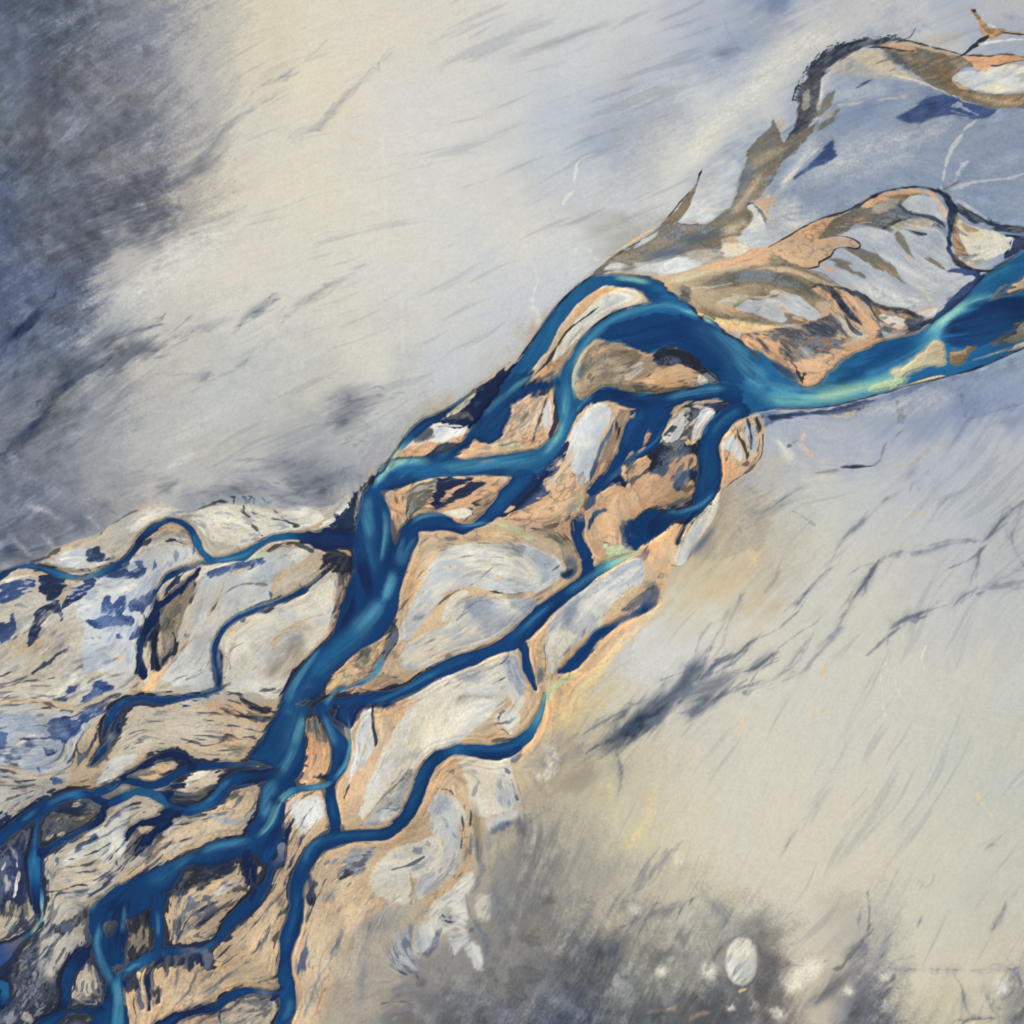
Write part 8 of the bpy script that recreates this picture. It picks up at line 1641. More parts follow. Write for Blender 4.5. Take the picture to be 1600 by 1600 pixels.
def paint(e, clip=None, water=False):
    if e['k'] == 'S' and e['soft'] >= 3 and clip is None and 'adj' not in e:
        e['adj'] = 1; fl_ = e['c'] in 'DVNAEBX' and e['soft'] < 9 and not e['tex']
        e['fl'] = fl_ or (e['soft'] > 5 and e['c'] in 'DVNAXE')
        e['rag'] *= 0.26 if fl_ else .5; e['soft'] *= 1.6 if fl_ else 1.45; e['op'] = min(1, e['op']*(1.3 if fl_ else 1.12))
    pad = e['soft']+3*e['rag']+3
    if e['k'] in 'PQ':
        r = poly_field(catmull([p[:2] for p in e['pts']], closed=True, step=5), pad)
    else:
        S = catmull([p+[1]*(3-len(p)) for p in e['pts']], step=5)
        if e['k'] in 'SR' and len(S) > 2:
            L = np.concatenate([[0], np.cumsum(np.hypot(*np.diff(S[:, :2], axis=0).T))])
            near = np.minimum(L, L[-1]-L)
            S[:, 2] *= 0.12+0.88*np.clip(near/(1.2*S[:, 2]+0.10*L[-1]+2), 0, 1)**0.7
        r = dist_field(S, pad)
    if r is None: return
    sl, D, T, V = r
    d = D+e['rag']*(0.85*FLD['M'][sl]+0.35*FLD['F'][sl]) if e['k'] != 'R' else D+e['rag']*FLD['L'][sl]
    so = e['soft']
    if e.get('fl'): d = d+so*(.24*FLD['S'][sl]+.14*FLD['L'][sl]+.12*FLD['M'][sl])
    if water:
        d = d+0.9*VW[sl]; so = so*(1+2.0*np.clip(VS[sl]-.2, 0, 1.6))
    a = e['op']*sstep(so, -so, d)
    if e['k'] == 'R': a = a*(0.82+0.18*np.clip(FLD['L'][sl], -1, 1))
    if clip is not None: a = a*clip[sl]
    if e['k'] == 'R' or (e['k'] == 'S' and (e['soft'] >= 4 or 'core' in e)):
        Lt = max(T.max(), 1); tp_ = .34 if e.get('fl') else .12; a = a*(0.05+0.95*np.clip(np.minimum(T, Lt-T)/(tp_*Lt+6), 0, 1))
    if e['soft'] >= 5 and e['k'] == 'S' and clip is None: a = np.clip(a*(1+0.14*FLD['M'][sl]+.12*FLD['F'][sl]+.10*FLD['L'][sl]+.08*FLD['f'][sl]), 0, 1)
    C = colour_of(e, sl, T)
    if water:
        w = sstep(0.6, -1.2, d)
        WET[sl] = np.maximum(WET[sl]*(1-a*0), w*e['op'])
        ed = np.exp(-(d/1.7)**2)*0.32*np.clip(1-VS[sl], .1, 1)                              # navy rim along the waterline, its strength varied by noise
        C = C*(1-ed[..., None]*(d > -6)[..., None])+PC['N']*ed[..., None]*(d > -6)[..., None]
        rim = 0.15*np.clip(.7+.5*FLD['M'][sl], 0, 1.3)*np.exp(-((d-1.6)/1.5)**2)*e['op']
        COL[sl] = COL[sl]*(1-rim[..., None])+PC['K']*rim[..., None]*1.0
        LAB[sl] = np.where(d < 0, NAMES.index(e['name']), LAB[sl])
    elif clip is None and e['k'] in 'PS':
        if e['k'] == 'P' and e['c'] in 'TOGRPAWLFKV': BELT[sl] = np.maximum(BELT[sl], a)
        WET[sl] = WET[sl]*(1-a)
    COL[sl] = COL[sl]*(1-a[..., None])+C*a[..., None]

# threads of seepage water: traced down the flow from random springs in the lower-left braids
rt = random.Random(23); thr = []
def trace(x, y, n, st):
    P = [(x, y)]; px, py = 0, 0
    for _ in range(n):
        i, j = clampi(idx(y)), clampi(idx(x)); i = min(i, NC-1); j = min(j, NC-1)
        vx, vy = UX[i, j], UY[i, j]
        if px*vx+py*vy < 0: vx, vy = -vx, -vy
        if px == 0 and py == 0 and rt.random() < .5: vx, vy = -vx, -vy
        a_ = math.atan2(vy, vx)+rt.gauss(0, .13); px, py = math.cos(a_), math.sin(a_)
        x += st*px; y += st*py; P.append((x, y))
    return P
for q in range(620):
    x, y = rt.uniform(-60, 480), rt.uniform(1040, 1640)
    ll = (y-x*.55-760)/500
    if rt.random() > ll*1.1 or (x > 235 and y > 1500 and rt.random() < .75): continue
    n_ = rt.randint(6, 20); P = trace(x, y, n_, rt.uniform(3.5, 6)); w0 = rt.choice([.4, .5, .6, .8, 1.0, 1.5, 2.2])*rt.uniform(.7, 1.2)
    cc = rt.choice('NNKIIbAD')
    thr.append('S %s %.2f %.1f 1.3 | ' % (cc, rt.uniform(.35, .85), .9+.3*w0)+' '.join('%.1f,%.1f,%.2f' % (p[0], p[1], w0*(1-.75*k/len(P))) for k, p in enumerate(P)))
BR = [(900, 560, 700), (700, 800, 700), (620, 1130, 700), (420, 1040, 700), (160, 1000, 900), (1250, 500, 900), (1380, 420, 900), (760, 950, 700), (850, 1060, 600), (560, 1420, 900), (700, 1250, 900)]
for q in range(260):
    bx, by, v_ = rt.choice(BR); x, y = rt.gauss(bx, 75), rt.gauss(by, 65)
    P = trace(x, y, rt.randint(4, 12), rt.uniform(4, 7)); w0 = rt.uniform(.3, .8)
    cc = rt.choice('AKGRDHHHF')
    thr.append('S %s %.2f .9 .8 | ' % (cc, rt.uniform(.18, .5))+' '.join('%.1f,%.1f,%.2f' % (p[0], p[1], w0*(1-.6*k/len(P))) for k, p in enumerate(P)))
THR = parse('\n'.join(thr))
VW = vnoise(18)*.6+vnoise(9)*.4; VS = vnoise(45)
for e in GROUND: paint(e)
BB = blur(BELT, 1.5)
for e in THR: paint(e, clip=BB)
for e in WAT: paint(e, water=e['k'] in 'WQ')
core = blur(WET, 0.8)
for e in RID: paint(e, clip=core)
# current streaks
wm = blur(WET, 1.0)[..., None]
cen = sstep(.80, 1.0, blur(WET, 3.2))*np.clip(.45+.5*vnoise(60), 0, 1)*.45*core*sstep(.34, .20, COL.mean(-1))
COL = COL*(1-cen[..., None])+(PC['m']*1.04)*cen[..., None]
bfield = (0.028*FLD['L']+0.01*FLD['F']+0.012*FLD['f']+.035*vnoise(34))[..., None]
COL = COL*(1+wm*bfield*1.2)
for e in PST: paint(e)
LAB[WET < 0.45] = 0
def sat(C, k):
    g = (C@np.array([.3, .59, .11], np.float32))[..., None]
    return g+(C-g)*k
def finish_detail(COL):
    dry = 1-blur(WET, 1.0)
    kw = sstep(-.02, .12, COL[..., 0]-COL[..., 2])[..., None]
    COL = np.where(WET[..., None] > .5, sat(COL, .94), sat(COL, .88+.22*kw))
    # filaments: thin seepage threads and dried sand ridges that follow the old flow
    bm = blur(BELT, 3)*dry
    # wet, dark fringe where seepage leaves the channels, combed along the flow
    wb = blur(WET, 5.5); lowleft = np.clip((YY-XX*.55-640)/500, 0, 1)*sstep(620, 420, XX)
    zf = np.clip(.35+.6*vnoise(55)+.9*lowleft, 0, 1.25)
    fr = sstep(.50, .62, wb*1.15+.10*FLD['M']+.07*FLD['F']+.17*lowleft+.13*(zf-.4))*zf*dry*.9
    fr = np.clip(fr*sstep(.03, .08, wb), 0, .92); mixc = np.clip(.5+.4*vnoise(14), 0, 1)[..., None]
    COL = COL*(1-fr[..., None])+(PC['N']*mixc+PC['K']*(1-mixc))*fr[..., None]
    # threads of black silt in the lower left braids
    LM = .8*lic(wn(1.3), 10, 1.3)+.45*vnoise(9)+.5*vnoise(26)
    tt = sstep(1.1, 2.1, LM+.55*lowleft+.35*vnoise(60)-.25)*bm*np.clip(lowleft-.05, 0, 1)*.22
    COL = COL*(1-tt[..., None])+(PC['I']*mixc+PC['A']*(1-mixc))*tt[..., None]
    A = lic(wn(1.6), 12, 1.5)+.5*vnoise(16)+.25*FLD['F']
    Bf = lic(wn(1.1), 9, 1.2)+.45*vnoise(10)+.2*FLD['F']
    z1 = np.clip(.45+.55*vnoise(38), 0, 1.3); z2 = np.clip(.40+.55*vnoise(30), 0, 1.3)
    l0 = COL.mean(-1)
    warm = sstep(-.02, .14, COL[..., 0]-COL[..., 2])
    th1 = sstep(.9, 2.3, A)*z1*bm*(.22+.30*warm)*sstep(.2, .5, l0)
    th2 = sstep(.8, 2.2, Bf)*z2*bm*(.08+.12*warm)
    COL = COL*(1-th1[..., None])+PC['A']*np.array([.8, .8, .95], np.float32)*th1[..., None]
    lt = np.clip(COL*1.22+.03, 0, .92)
    COL = COL*(1-th2[..., None])+lt*th2[..., None]
    # dark gravel flecks gathering in places
    fl = sstep(1.2, 2.5, FLD['M']*.5+FLD['F']*.75+.3*FLD['f']+.5*vnoise(22))*bm*.16*sstep(.3, .5, l0)
    COL = COL*(1-fl[..., None])+PC['D']*.75*fl[..., None]
    # peppery crust: pin-point specks that gather in clusters
    cl = sstep(.2, 1.6, vnoise(26)+.5*vnoise(9))
    pep = sstep(.9, 2.0, wn(.75)+.4*vnoise(4)+.25*FLD['F'])*cl*bm*sstep(.45, .65, l0)*.24
    COL = COL*(1-pep[..., None])+PC['D']*.85*pep[..., None]
    # strandlines: wet peach rims by the water, thin bands left by falling levels, cream hearts
    w8 = blur(WET, 9); w3 = blur(WET, 3)
    pale = bm*sstep(.42, .62, l0)
    rimp = sstep(.10, .42, w8)*pale*np.clip(.5+.5*vnoise(45), 0, 1)*.42
    COL = COL*(1-rimp[..., None])+PC['F']*rimp[..., None]
    crm = sstep(.16, .02, w8)*pale*.16
    COL = COL*(1-crm[..., None])+PC['W']*crm[..., None]
    ph = 2*math.pi*(5.5*np.sqrt(w8+.01)+.16*vnoise(30)+.05*vnoise(9))
    bnd = np.sin(ph)*sstep(.02, .10, w8)*pale*np.clip(.4+.6*vnoise(50), 0, 1)
    COL = COL*(1+.055*bnd[..., None]*np.array([1, .95, .8], np.float32))
    pale_rim = np.exp(-((w3-.22)/.09)**2)*pale*np.clip(.2+.8*vnoise(28), 0, 1)*.38  # pale peach line of sand just back from the waterline
    COL = COL*(1-pale_rim[..., None])+np.array([.95, .82, .62], np.float32)*pale_rim[..., None]
    # eroded veins that branch through the orange silt
    dn = .75*vnoise(13)+.45*FLD['M']+.35*vnoise(5)
    wm_ = sstep(.10, .22, COL[..., 0]-COL[..., 2])
    dv = np.exp(-(dn/.20)**2)*sstep(0, 1.3, vnoise(40)+.4*vnoise(14)+.25*wm_)*bm*wm_*.36
    COL = COL*(1-dv[..., None])+(PC['A']*.85)*dv[..., None]
    ol = sstep(-.1, 1.5, vnoise(30)+.4*FLD['B']+.3*FLD['F'])*bm*wm_*.26
    COL = COL*(1-ol[..., None])+PC['G']*1.15*ol[..., None]
    # blue-white salt crust mottling the hearts of the pale bars
    cb = sstep(.1, 1.5, vnoise(20)+.5*vnoise(7)+.3*FLD['f'])*sstep(.20, .03, w8)*bm*sstep(.10, .02, COL[..., 0]-COL[..., 2])*.40
    COL = COL*(1-cb[..., None])+PC['B']*1.08*cb[..., None]
    # broad soft shading of damp and dry silt inside the bars
    dmp = (.030*vnoise(34)+.022*vnoise(15)+.020*FLD['B'])*bm
    COL = COL*(1+dmp[..., None]*np.array([.9, 1, 1.1], np.float32))
    lum = COL.mean(-1)
    # grain of the soil: blueish seepage speckle on pale ground, sand streaks in the belt
    amp = 0.011+0.024*np.clip(1-np.abs(lum-0.5)*2.2, 0, 1)
    n = (FLD['F']*0.6+FLD['f']*0.4+FLD['M']*0.35)
    bz = .35+.65*blur(BELT, 6)
    dk = sstep(.62, .38, blur(lum, 12))*(1-blur(BELT, 6))          # the dark stained flats are mottled
    mot = .035*vnoise(9)+.03*vnoise(24)+.01*FLD['L']+.014*FLD['S']+.030*vnoise(5)+.02*FLD['f']+.02*FLD['F']
    # faint wind veins and crisp mottled stains of the open flats
    open_ = dry*(1-blur(BELT, 6)); sm = sstep(.64, .50, blur(lum, 9))
    vn = sstep(.9, 2.6, FLD['S']+.5*FLD['L']+.45*vnoise(60))*open_*.20
    COL = COL*(1-vn[..., None])+PC['V']*vn[..., None]
    ms = sstep(.3, 1.7, .8*vnoise(15)+.55*vnoise(6)+.45*FLD['S']+.35*FLD['F'])*open_*sm*.38
    ml = sstep(.3, 1.7, .8*vnoise(17)+.45*vnoise(6)+.45*FLD['S']+.35*FLD['F'])*open_*sm*.26
    COL = COL*(1-ms[..., None]*.42)
    COL = COL*(1-ml[..., None])+np.clip(COL*1.35+.05, 0, .85)*ml[..., None]
    # ivory flats: sun-dried silt is warm, only the stained parts stay slate
    COL = COL*(1+(sstep(.45, .75, lum)*dry)[..., None]*np.array([.040, .030, .002], np.float32))
    COL = COL*(1-(sstep(.62, .40, lum)*dry)[..., None]*np.array([.02, .008, .028], np.float32))
    C = COL*(1+(amp*dry*n*bz+dk*dry*mot)[..., None])
    tint = (0.004*dry*vnoise(40))[..., None]*np.array([1, .2, -1], np.float32)
    sp = .6*(sstep(.6, 2.4, FLD['F']*.8+.5*FLD['f']-1.0)*dry*(.04+.30*np.exp(-((XX-530)**2/180**2+(YY-610)**2/120**2)))*sstep(.35, .7, lum))[..., None]
    C = (C+tint)*(1-sp)+sp*PC['D']
    C = C*(1+(.007*FLD['f']+.003*FLD['L'])*dry)[..., None]
    C = (C-.5)*1.04+.502
    return np.clip(C, 0, 1)
COL = finish_detail(COL)
if __name__ == '__main__' and 'preview' in sys.argv:
    import OpenImageIO as oiio
    n0 = int(200/SP); im = COL[n0:n0+1280, n0:n0+1280]
    b = oiio.ImageBuf(oiio.ImageSpec(1280, 1280, 3, 'uint8')); b.set_pixels(oiio.ROI(), im.astype(np.float32).copy()); b.write('/workdir/prev.png')
    if 'parts' in sys.argv:
        for nm in ['F', 'M', 'B', 'L']:
            z = np.clip(.5+.2*FLD[nm][n0:n0+1280, n0:n0+1280], 0, 1)[..., None].repeat(3, -1)
            b.set_pixels(oiio.ROI(), z.astype(np.float32).copy()); b.write('/workdir/f_%s.png' % nm)
# ---------------------------------------------------------------- relief
h_land = 1-WET
s2_ = blur(h_land, 3.0)
HZ = np.maximum(0, (s2_-0.5)*2)**0.8*0.9*h_land
bz_ = .12+.88*blur(BELT, 4)
HZ = HZ+h_land*sstep(.5, 1, s2_)*(bz_*(0.04*FLD['M']+0.03*FLD['F']+.02*FLD['f']+0.12*np.clip(blur(FLD['B'], 2), -1.5, 1.5))+0.03*blur(vnoise(12), 1)+0.35)
HZ += h_land*0.5*blur(sstep(.55, .8, COL.mean(-1)), 5)
MOUNDS = [(1158, 1502, 22, 34, 1.6, 'largest pale oval mound ringed by a dark hollow near the bottom edge'),
          (1063, 1345, 12, 16, .9, 'small pale mound highest of those in the dark lower stains'),
          (1034, 1519, 12, 13, 1.5, 'pale round mound left of the largest oval mound'),
          (1382, 1526, 13, 13, 1.5, 'round pale mound hooked by a dark stain right of the largest mound'),
          (1567, 1542, 20, 24, 2.0, 'broad pale mound edged by a dark curve at the bottom right corner'),
          (988, 1424, 10, 14, 1.2, 'faint beige mound on the brown grey stain left of the dark blot'),
          (1142, 1574, 10, 12, 1.2, 'small beige mound just below the largest oval mound')]
edge = np.minimum(np.minimum(np.arange(NC)[:, None], np.arange(NC)[::-1][:, None])+0*XX.astype(int), np.minimum(np.arange(NC)[None, :], np.arange(NC)[::-1][None, :]))
LAB2 = LAB.astype(np.int32).copy()
for q, (mx, my, ra, rb, mh, _) in enumerate(MOUNDS):
    r2 = ((XX-mx)/ra)**2+((YY-my)/rb)**2+0.12*FLD['M']
    HZ += mh*np.clip(1-r2, 0, 1)*(1-WET)
    LAB2[(r2 < 1) & (LAB2 == 0)] = 50+q
BARS = [  # (first point of the surveyed outline, label)
 ((762, 815), 'sandbar', 'biggest pale bar, crusted blue and cream, with a tan stream bed winding through it'),
 ((812, 1012), 'sandbar', 'pale bar with blue crust lying just south of the long middle channel'),
 ((1002, 869), 'sandbar', 'long grey blue bar between the middle channel and the small blind lake'),
 ((985, 866), 'sand_fan', 'peach coloured fan of bare sand running down the southern edge beside the blind lake'),
 ((943, 629), 'sandbar', 'smooth grey white tongue shaped bar edged in orange at the middle of the river'),
 ((985, 712), 'gravel_bar', 'bar mottled black and orange between two dark channels, under the big bend'),
 ((936, 806), 'sandbar', 'small oval cream bar wrapped by a short dark channel in orange sand'),
 ((840, 735), 'sand_sheet', 'bare orange sand sheet with grey streaks left of the small oval bar'),
 ((318, 890), 'sandbar', 'light grey bar with blue tints and a thin tan brook, above the hooked thin channel'),
 ((365, 990), 'sandbar', 'wide cream and grey bar between the thin hooked channel and the main river'),
 ((150, 898), 'sandbar', 'pale blue bar dotted with deep blue patches below the left meander'),
 ((1196, 388), 'sand_sheet', 'bright orange sand ribbon with a rounded nose outlined in black, upper right'),
 ((1310, 368), 'silt_flat', 'blue grey silt flat with olive diagonal streaks between the orange ribbon and the dark loop'),
 ((1497, 345), 'sandbar', 'cream bar held inside the dark loop channel at the right'),
 ((670, 1265), 'sandbar', 'drop shaped white bar with blue specks south of the lower channel'),
 ((215, 1520), 'sand_sheet', 'plain tan sand sheet at the bottom left above the lowest thin channel'),
 ((560, 1265), 'sandbar', 'beige bar between the vertical side arm and the lower curved channel'),
 ((440, 1268), 'sandbar', 'tan bar with a grey white patch below the thin pale crossing channel'),
 ((1122, 695), 'sandbar', 'orange tipped bar with dark creases at the eastern outlet of the big bend'),
 ((252, 942), 'gravel_bar', 'dark veined brown bar between two black forks under the left meander'),
 ((1488, 122), 'sandbar', 'white tapering bar enclosed by the olive wash at the top right edge'),
 ((1400, 184), 'puddle', 'deep blue wet hollow with a white squiggle below the olive wash'),
 ((1240, 279), 'puddle', 'deep blue slanting wet hollow on the grey flat, smaller and further left'),
 ((1115, 775), 'sandbar', 'slim white tongue beside the orange southern edge with a dark stain on its right'),
]
for q, (p0, nm_, lb_) in enumerate(BARS):
    g_ = [g for g in GROUND if g['k'] == 'P' and tuple(g['pts'][0][:2]) == p0][0]
    sl, D, T, V = poly_field(catmull([p[:2] for p in g_['pts']], closed=True, step=5), 8)
    D = D+0.8*FLD['M'][sl]
    L_ = LAB2[sl]; L_[(D < 0) & (L_ == 0)] = 100+q; LAB2[sl] = L_
fe = np.clip(edge/40.0, 0, 1).astype(np.float32)
HZ = (HZ*fe).astype(np.float32)
wx = WET.copy()
for sh in ((0, 1), (0, -1), (1, 0), (-1, 0), (1, 1), (-1, -1), (1, -1), (-1, 1)): wx = np.maximum(wx, np.roll(WET, sh, (0, 1)))
HZ = np.where(wx > .35, 0, np.maximum(HZ, 0)).astype(np.float32)

# ---------------------------------------------------------------- split the plan into connected patches
def components(L):
    n = L.shape[0]; comp = np.full(L.shape, -1, np.int32); k = 0; info = []
    Ll = L.tolist(); cl = comp
    seen = bytearray(n*n)
    flat = L.ravel().tolist()
    out = np.full(n*n, -1, np.int32)
    for s in range(n*n):
        if seen[s]: continue
        v = flat[s]; st = [s]; seen[s] = 1; cells = []
        while st:
            a = st.pop(); cells.append(a)
            x = a % n
            if x > 0 and not seen[a-1] and flat[a-1] == v: seen[a-1] = 1; st.append(a-1)
            if x < n-1 and not seen[a+1] and flat[a+1] == v: seen[a+1] = 1; st.append(a+1)
            if a >= n and not seen[a-n] and flat[a-n] == v: seen[a-n] = 1; st.append(a-n)
            if a < n*n-n and not seen[a+n] and flat[a+n] == v: seen[a+n] = 1; st.append(a+n)
        out[cells] = k
        ys = [c//n for c in cells]; xs = [c % n for c in cells]
        info.append((v, len(cells), sum(xs)/len(xs), sum(ys)/len(ys), min(xs) == 0 or max(xs) == n-1 or min(ys) == 0 or max(ys) == n-1))
        k += 1
    return out.reshape(L.shape), info
F4 = LAB2[:-1, :-1]                     # label per face
comp, info = components(F4)
# small scraps join the patch beside them
area = np.array([i[1] for i in info])
lim = 260
for it in range(6):
    small = (area[comp] < lim) & (F4 < 50)
    if not small.any(): break
    new = comp.copy()
    for sh in ((0, 1), (0, -1), (1, 0), (-1, 0)):
        nb = np.roll(comp, sh, (0, 1)); ok = small & (area[nb] >= lim) & (new == comp)
        new[ok] = nb[ok]
    if (new == comp).all(): break
    comp = new
for it in range(12):
    small = (area[comp] < lim) & (F4 < 50)
    if not small.any(): break
    for sh in ((0, 1), (0, -1), (1, 0), (-1, 0)):
        nb = np.roll(comp, sh, (0, 1)); ok = small & (area[nb] >= lim); comp = np.where(ok, nb, comp); small &= ~ok
KEEP = [c for c in np.unique(comp)]
def where(c):
    m = comp == c; ys, xs = np.nonzero(m)
    return X0+SP*xs.mean(), X0+SP*ys.mean(), m.sum(), X0+SP*xs.min(), X0+SP*xs.max(), X0+SP*ys.min(), X0+SP*ys.max()
if 'list' in sys.argv:
    for c in KEEP:
        print(c, info[c][0], info[c][4], [round(float(v)) for v in where(c)])
# ---------------------------------------------------------------- Blender
try:
    import bpy
except ImportError:
    bpy = None
ISL = [((912, 510), 'long cream crescent bar between the two upper blue channels'),
 ((996, 579), 'oval orange and brown island with a black crest inside the big river bend'),
 ((1500, 556), 'small olive brown shoal in deep water near the right edge'),
 ((818, 660), 'orange island with a grey white right tip left of the bend'),
 ((693, 780), 'orange island cut by navy gullies below the first crossing channel'),
 ((556, 1042), 'triangular tan bar covered in branching dark gravel beside the main river'),
 ((493, 1179), 'narrow upright bar with an orange heart between the main river and its side arm'),
 ((248, 1203), 'thin orange and dark bar between the two topmost lower left channels'),
 ((187, 1236), 'tiny dark bar where the lower left channels cross'),
 ((105, 1281), 'dark brown bar with a tan top inside the lower left loop'),
 ((407, 1359), 'small orange bar among dark fingers under the main river'),
 ((317, 1410), 'tan bar fringed with black on top between two lower arms of the river'),
 ((216, 1467), 'black and grey streaked bar between the two downward branches at lower left'),
 ((172, 1450), 'smallest grey bar at the head of the lower left branches')]
WLAB = [((1300, 620), 'river', 'main river, blue with turquoise silt ribbons'),
 ((1011, 640), 'river_channel', 'dark blue fingers of water hanging below the orange island'),
 ((667, 664), 'backwater', 'narrow blue backwater against the upper left bank'),
 ((1100, 720), 'river_channel', 'deep blue outlet curving down the eastern side'),
 ((740, 823), 'river_channel', 'curved blue channel under the veined orange island'),
 ((800, 1002), 'river_channel', 'long straight blue channel crossing the middle from right to left'),
 ((267, 813), 'river_channel', 'arched thin blue meander at the left'),
 ((347, 987), 'river_channel', 'thin hooked blue channel left of the main river'),
 ((905, 1028), 'lake', 'small slanting blind lake beside the orange rim'),
 ((533, 1170), 'river_channel', 'side arm running down the right of the narrow orange bar'),
 ((200, 1094), 'river_channel', 'short thick blue channel at the left edge of the tan bar'),
 ((653, 1235), 'river_channel', 'sweeping blue channel through the lower middle'),
 ((317, 1259), 'river_channel', 'braided network of blue channels at the lower left')]
def make_mat(name, water):
    m = bpy.data.materials.new(name); m.use_nodes = True
    nt = m.node_tree; N = nt.nodes; Lk = nt.links; bs = N['Principled BSDF']
    at = N.new('ShaderNodeAttribute'); at.attribute_name = 'soil'
    tc = N.new('ShaderNodeTexCoord')
    n1 = N.new('ShaderNodeTexNoise'); n1.inputs['Scale'].default_value = 0.55 if not water else 0.22; n1.inputs['Detail'].default_value = 5; n1.inputs['Roughness'].default_value = .65
    Lk.new(tc.outputs['Object'], n1.inputs['Vector'])
    mr = N.new('ShaderNodeMapRange'); mr.inputs['From Min'].default_value = .3; mr.inputs['From Max'].default_value = .7
    a = 0.045 if not water else 0.035
    mr.inputs['To Min'].default_value = 1-a; mr.inputs['To Max'].default_value = 1+a
    Lk.new(n1.outputs['Fac'], mr.inputs['Value'])
    mx = N.new('ShaderNodeVectorMath'); mx.operation = 'MULTIPLY'
    Lk.new(at.outputs['Color'], mx.inputs[0]); Lk.new(mr.outputs['Result'], mx.inputs[1])
    Lk.new(mx.outputs['Vector'], bs.inputs['Base Color'])
    bp = N.new('ShaderNodeBump')
    if water:
        bs.inputs['Roughness'].default_value = 0.28; bs.inputs['IOR'].default_value = 1.33
        mp = N.new('ShaderNodeMapping'); mp.inputs['Rotation'].default_value = (0, 0, math.radians(-35)); mp.inputs['Scale'].default_value = (.30, .14, .3)
        Lk.new(tc.outputs['Object'], mp.inputs['Vector'])
        n2 = N.new('ShaderNodeTexNoise'); n2.inputs['Scale'].default_value = 1.0; n2.inputs['Detail'].default_value = 2
        Lk.new(mp.outputs['Vector'], n2.inputs['Vector']); Lk.new(n2.outputs['Fac'], bp.inputs['Height'])
        bp.inputs['Strength'].default_value = 0.5; bp.inputs['Distance'].default_value = 0.35
    else:
        bs.inputs['Roughness'].default_value = 0.92; bs.inputs['Specular IOR Level'].default_value = 0.15
        n2 = N.new('ShaderNodeTexNoise'); n2.inputs['Scale'].default_value = .30; n2.inputs['Detail'].default_value = 6; n2.inputs['Roughness'].default_value = .7
        Lk.new(tc.outputs['Object'], n2.inputs['Vector']); Lk.new(n2.outputs['Fac'], bp.inputs['Height'])
        bp.inputs['Strength'].default_value = 0.25; bp.inputs['Distance'].default_value = 0.5
    Lk.new(bp.outputs['Normal'], bs.inputs['Normal'])
    return m
def patch(name, mask, mat):
    """mask: faces (NC-1, NC-1) -> one mesh object"""
    fi, fj = np.nonzero(mask)
    v00 = fi*NC+fj
    quads = np.stack([v00+NC, v00+NC+1, v00+1, v00], 1)        # y runs south, so this order faces up
    used, inv = np.unique(quads, return_inverse=True)
    vi, vj = used//NC, used % NC
    co = np.stack([gx[vj]-800, 800-gx[vi], HZ[vi, vj]], 1).astype(np.float32)
    me = bpy.data.meshes.new(name)
    nf = len(fi)
    me.vertices.add(len(used)); me.vertices.foreach_set('co', co.ravel())
    me.loops.add(nf*4); me.loops.foreach_set('vertex_index', inv.ravel().astype(np.int32))
    me.polygons.add(nf); me.polygons.foreach_set('loop_start', np.arange(0, nf*4, 4, dtype=np.int32))
    me.polygons.foreach_set('use_smooth', np.ones(nf, bool))
    me.update(calc_edges=True)
    ca_ = me.color_attributes.new('soil', 'FLOAT_COLOR', 'POINT')
    rgba = np.ones((len(used), 4), np.float32); rgba[:, :3] = ALB[vi, vj]
    ca_.data.foreach_set('color', rgba.ravel())
    me.materials.append(mat)
    ob = bpy.data.objects.new(name, me); bpy.context.scene.collection.objects.link(ob)
    return ob
def at_comp(p):
    i, j = int((p[1]-X0)/SP), int((p[0]-X0)/SP)
    return int(comp[i, j])
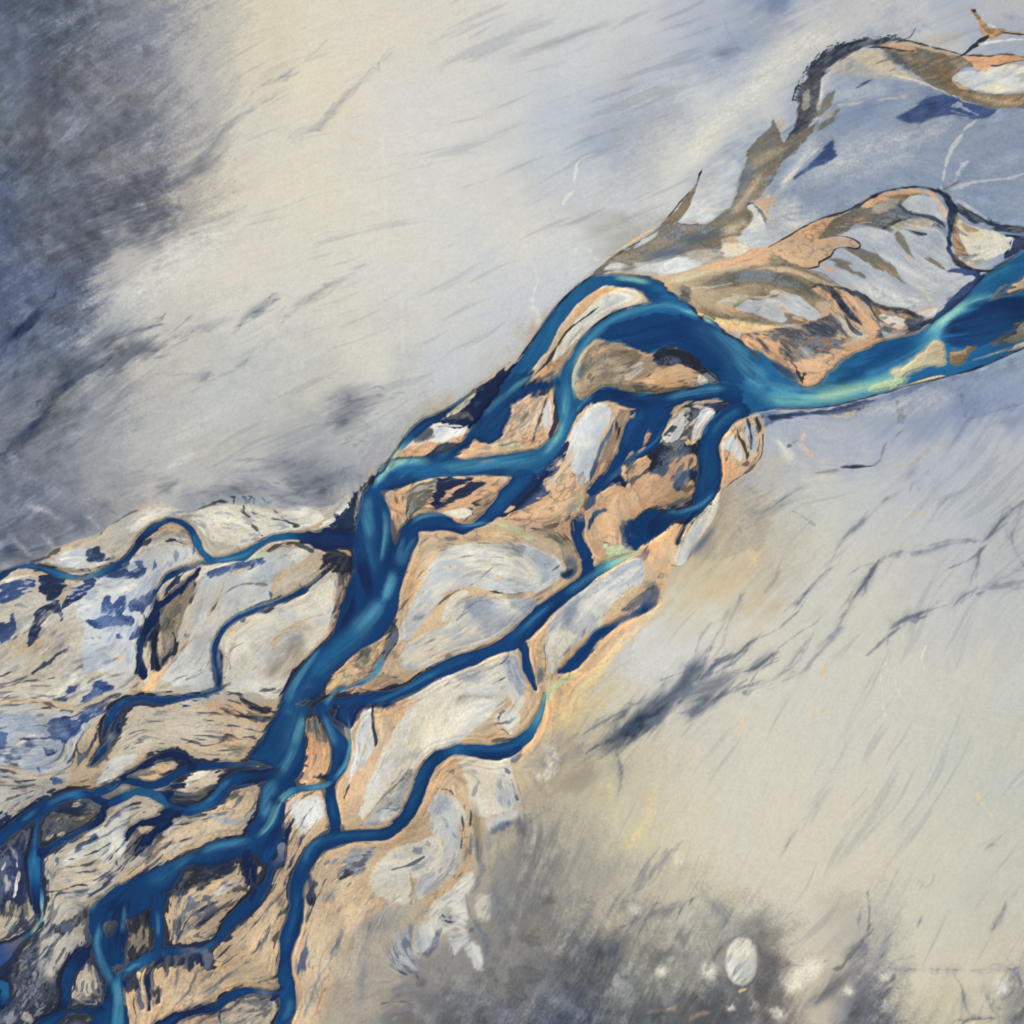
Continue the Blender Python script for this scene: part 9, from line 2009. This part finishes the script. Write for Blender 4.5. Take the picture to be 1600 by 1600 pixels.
if bpy:
    sc = bpy.context.scene
    KCAL = np.array([0.637, 0.63, 0.606], np.float32)   # display value -> earth albedo under this sun
    ALB = (srgb2lin(np.clip(COL, 0, 1)*255)*KCAL).astype(np.float32)
    soil = make_mat('silt_and_sand', False); wat = make_mat('glacial_water', True)
    done = np.zeros(comp.shape, bool)
    def tagit(o, label, cat, kind=None, group=None):
        o['label'] = label
        if kind: o['kind'] = kind
        else: o['category'] = cat
        if group: o['group'] = group
    labs = {}
    for p, nm_, lb_ in WLAB: labs.setdefault(at_comp(p), (nm_, lb_))
    isl = {}
    for p, lb_ in ISL: isl.setdefault(at_comp(p), lb_)
    seen_bar = set()
    for c in KEEP:
        v = info[c][0]; m = comp == c
        if 1 <= v < 50:
            nm_, lb_ = labs.get(c, ('river_channel', None))
            o = patch(nm_, m, wat); o['kind'] = 'structure'
            if lb_: o['label'] = lb_
            done |= m
        elif 50 <= v < 100:
            o = patch('sand_mound', m, soil); tagit(o, MOUNDS[v-50][5], 'mound', group='pale mounds in the lower right flats'); done |= m
        elif v >= 100:
            if v in seen_bar: continue
            seen_bar.add(v)
            mm = np.zeros_like(m)
            for c2_ in KEEP:
                if info[c2_][0] == v: mm |= comp == c2_
            nm_, lb_ = BARS[v-100][1:]
            o = patch(nm_, mm, soil); tagit(o, lb_, nm_.replace('_', ' '), group={'sandbar': 'sandbars between the river channels', 'gravel_bar': 'dark gravel bars', 'sand_sheet': 'bare sand sheets', 'puddle': 'deep blue wet hollows in the grey flat'}.get(nm_)); done |= mm
        elif c in isl and m.sum() < 40000:
            o = patch('sandbar', m, soil); tagit(o, isl[c], 'sandbar', group='sandbars between the river channels'); done |= m
    g = patch('ground', ~done, soil); g['kind'] = 'structure'
    # the plain goes on to the horizon: a ring around the surveyed square, and the bed below it
    E0, E1 = (gx[0]-800), (gx[-1]-800); FAR = 40000.0
    me = bpy.data.meshes.new('plain')
    ring = [(-FAR, -FAR), (FAR, -FAR), (FAR, FAR), (-FAR, FAR)]; T0, T1 = 800-gx[-1], 800-gx[0]
    inn = [(E0, T0), (E1, T0), (E1, T1), (E0, T1)]
    vs = [(x, y, 0) for x, y in ring]+[(x, y, 0) for x, y in inn]
    me.from_pydata(vs, [], [(0, 1, 5, 4), (1, 2, 6, 5), (2, 3, 7, 6), (3, 0, 4, 7)])
    pm = bpy.data.materials.new('far_silt'); pm.use_nodes = True; nt = pm.node_tree; bs = nt.nodes['Principled BSDF']; bs.inputs['Roughness'].default_value = .95
    nz = nt.nodes.new('ShaderNodeTexNoise'); nz.inputs['Scale'].default_value = .002; nz.inputs['Detail'].default_value = 9
    tc = nt.nodes.new('ShaderNodeTexCoord'); nt.links.new(tc.outputs['Object'], nz.inputs['Vector'])
    cr = nt.nodes.new('ShaderNodeValToRGB'); cr.color_ramp.elements[0].position = .35; cr.color_ramp.elements[1].position = .6
    cr.color_ramp.elements[0].color = (.10, .13, .19, 1); cr.color_ramp.elements[1].color = (.36, .35, .32, 1)
    nt.links.new(nz.outputs['Fac'], cr.inputs['Fac']); nt.links.new(cr.outputs['Color'], bs.inputs['Base Color'])
    me.materials.append(pm); pl = bpy.data.objects.new('plain', me); sc.collection.objects.link(pl); pl['kind'] = 'structure'
    # light
    w = bpy.data.worlds.new('World'); sc.world = w; w.use_nodes = True; nt = w.node_tree
    sky = nt.nodes.new('ShaderNodeTexSky'); sky.sky_type = 'NISHITA'; sky.sun_disc = False
    EL, AZ = math.radians(38), math.radians(-50)      # azimuth clockwise from north (+y)
    sky.sun_elevation = EL; sky.sun_rotation = AZ
    nt.links.new(sky.outputs['Color'], nt.nodes['Background'].inputs['Color']); nt.nodes['Background'].inputs['Strength'].default_value = 0.08
    sl_ = bpy.data.lights.new('sun', 'SUN'); sl_.energy = 4.6; sl_.angle = math.radians(0.5); sl_.color = (1, .965, .91)
    so = bpy.data.objects.new('sun', sl_); sc.collection.objects.link(so)
    d = (math.sin(AZ)*math.cos(EL), math.cos(AZ)*math.cos(EL), math.sin(EL))
    from mathutils import Vector
    so.rotation_euler = Vector(d).to_track_quat('Z', 'Y').to_euler(); so.location = (0, 0, 500)
    cam = bpy.data.cameras.new('camera'); co_ = bpy.data.objects.new('camera', cam); sc.collection.objects.link(co_)
    cam.sensor_width = 36; cam.lens = 50; hcam = 800/(18/50)
    co_.location = (0, 0, hcam); co_.rotation_euler = (0, 0, 0); cam.clip_start = 10; cam.clip_end = 100000
    sc.camera = co_
    sc.view_settings.view_transform = 'Standard'; sc.view_settings.look = 'None'; sc.view_settings.exposure = 0.5; sc.view_settings.gamma = 1
    try: sc.view_settings.use_curve_mapping = False
    except Exception: pass
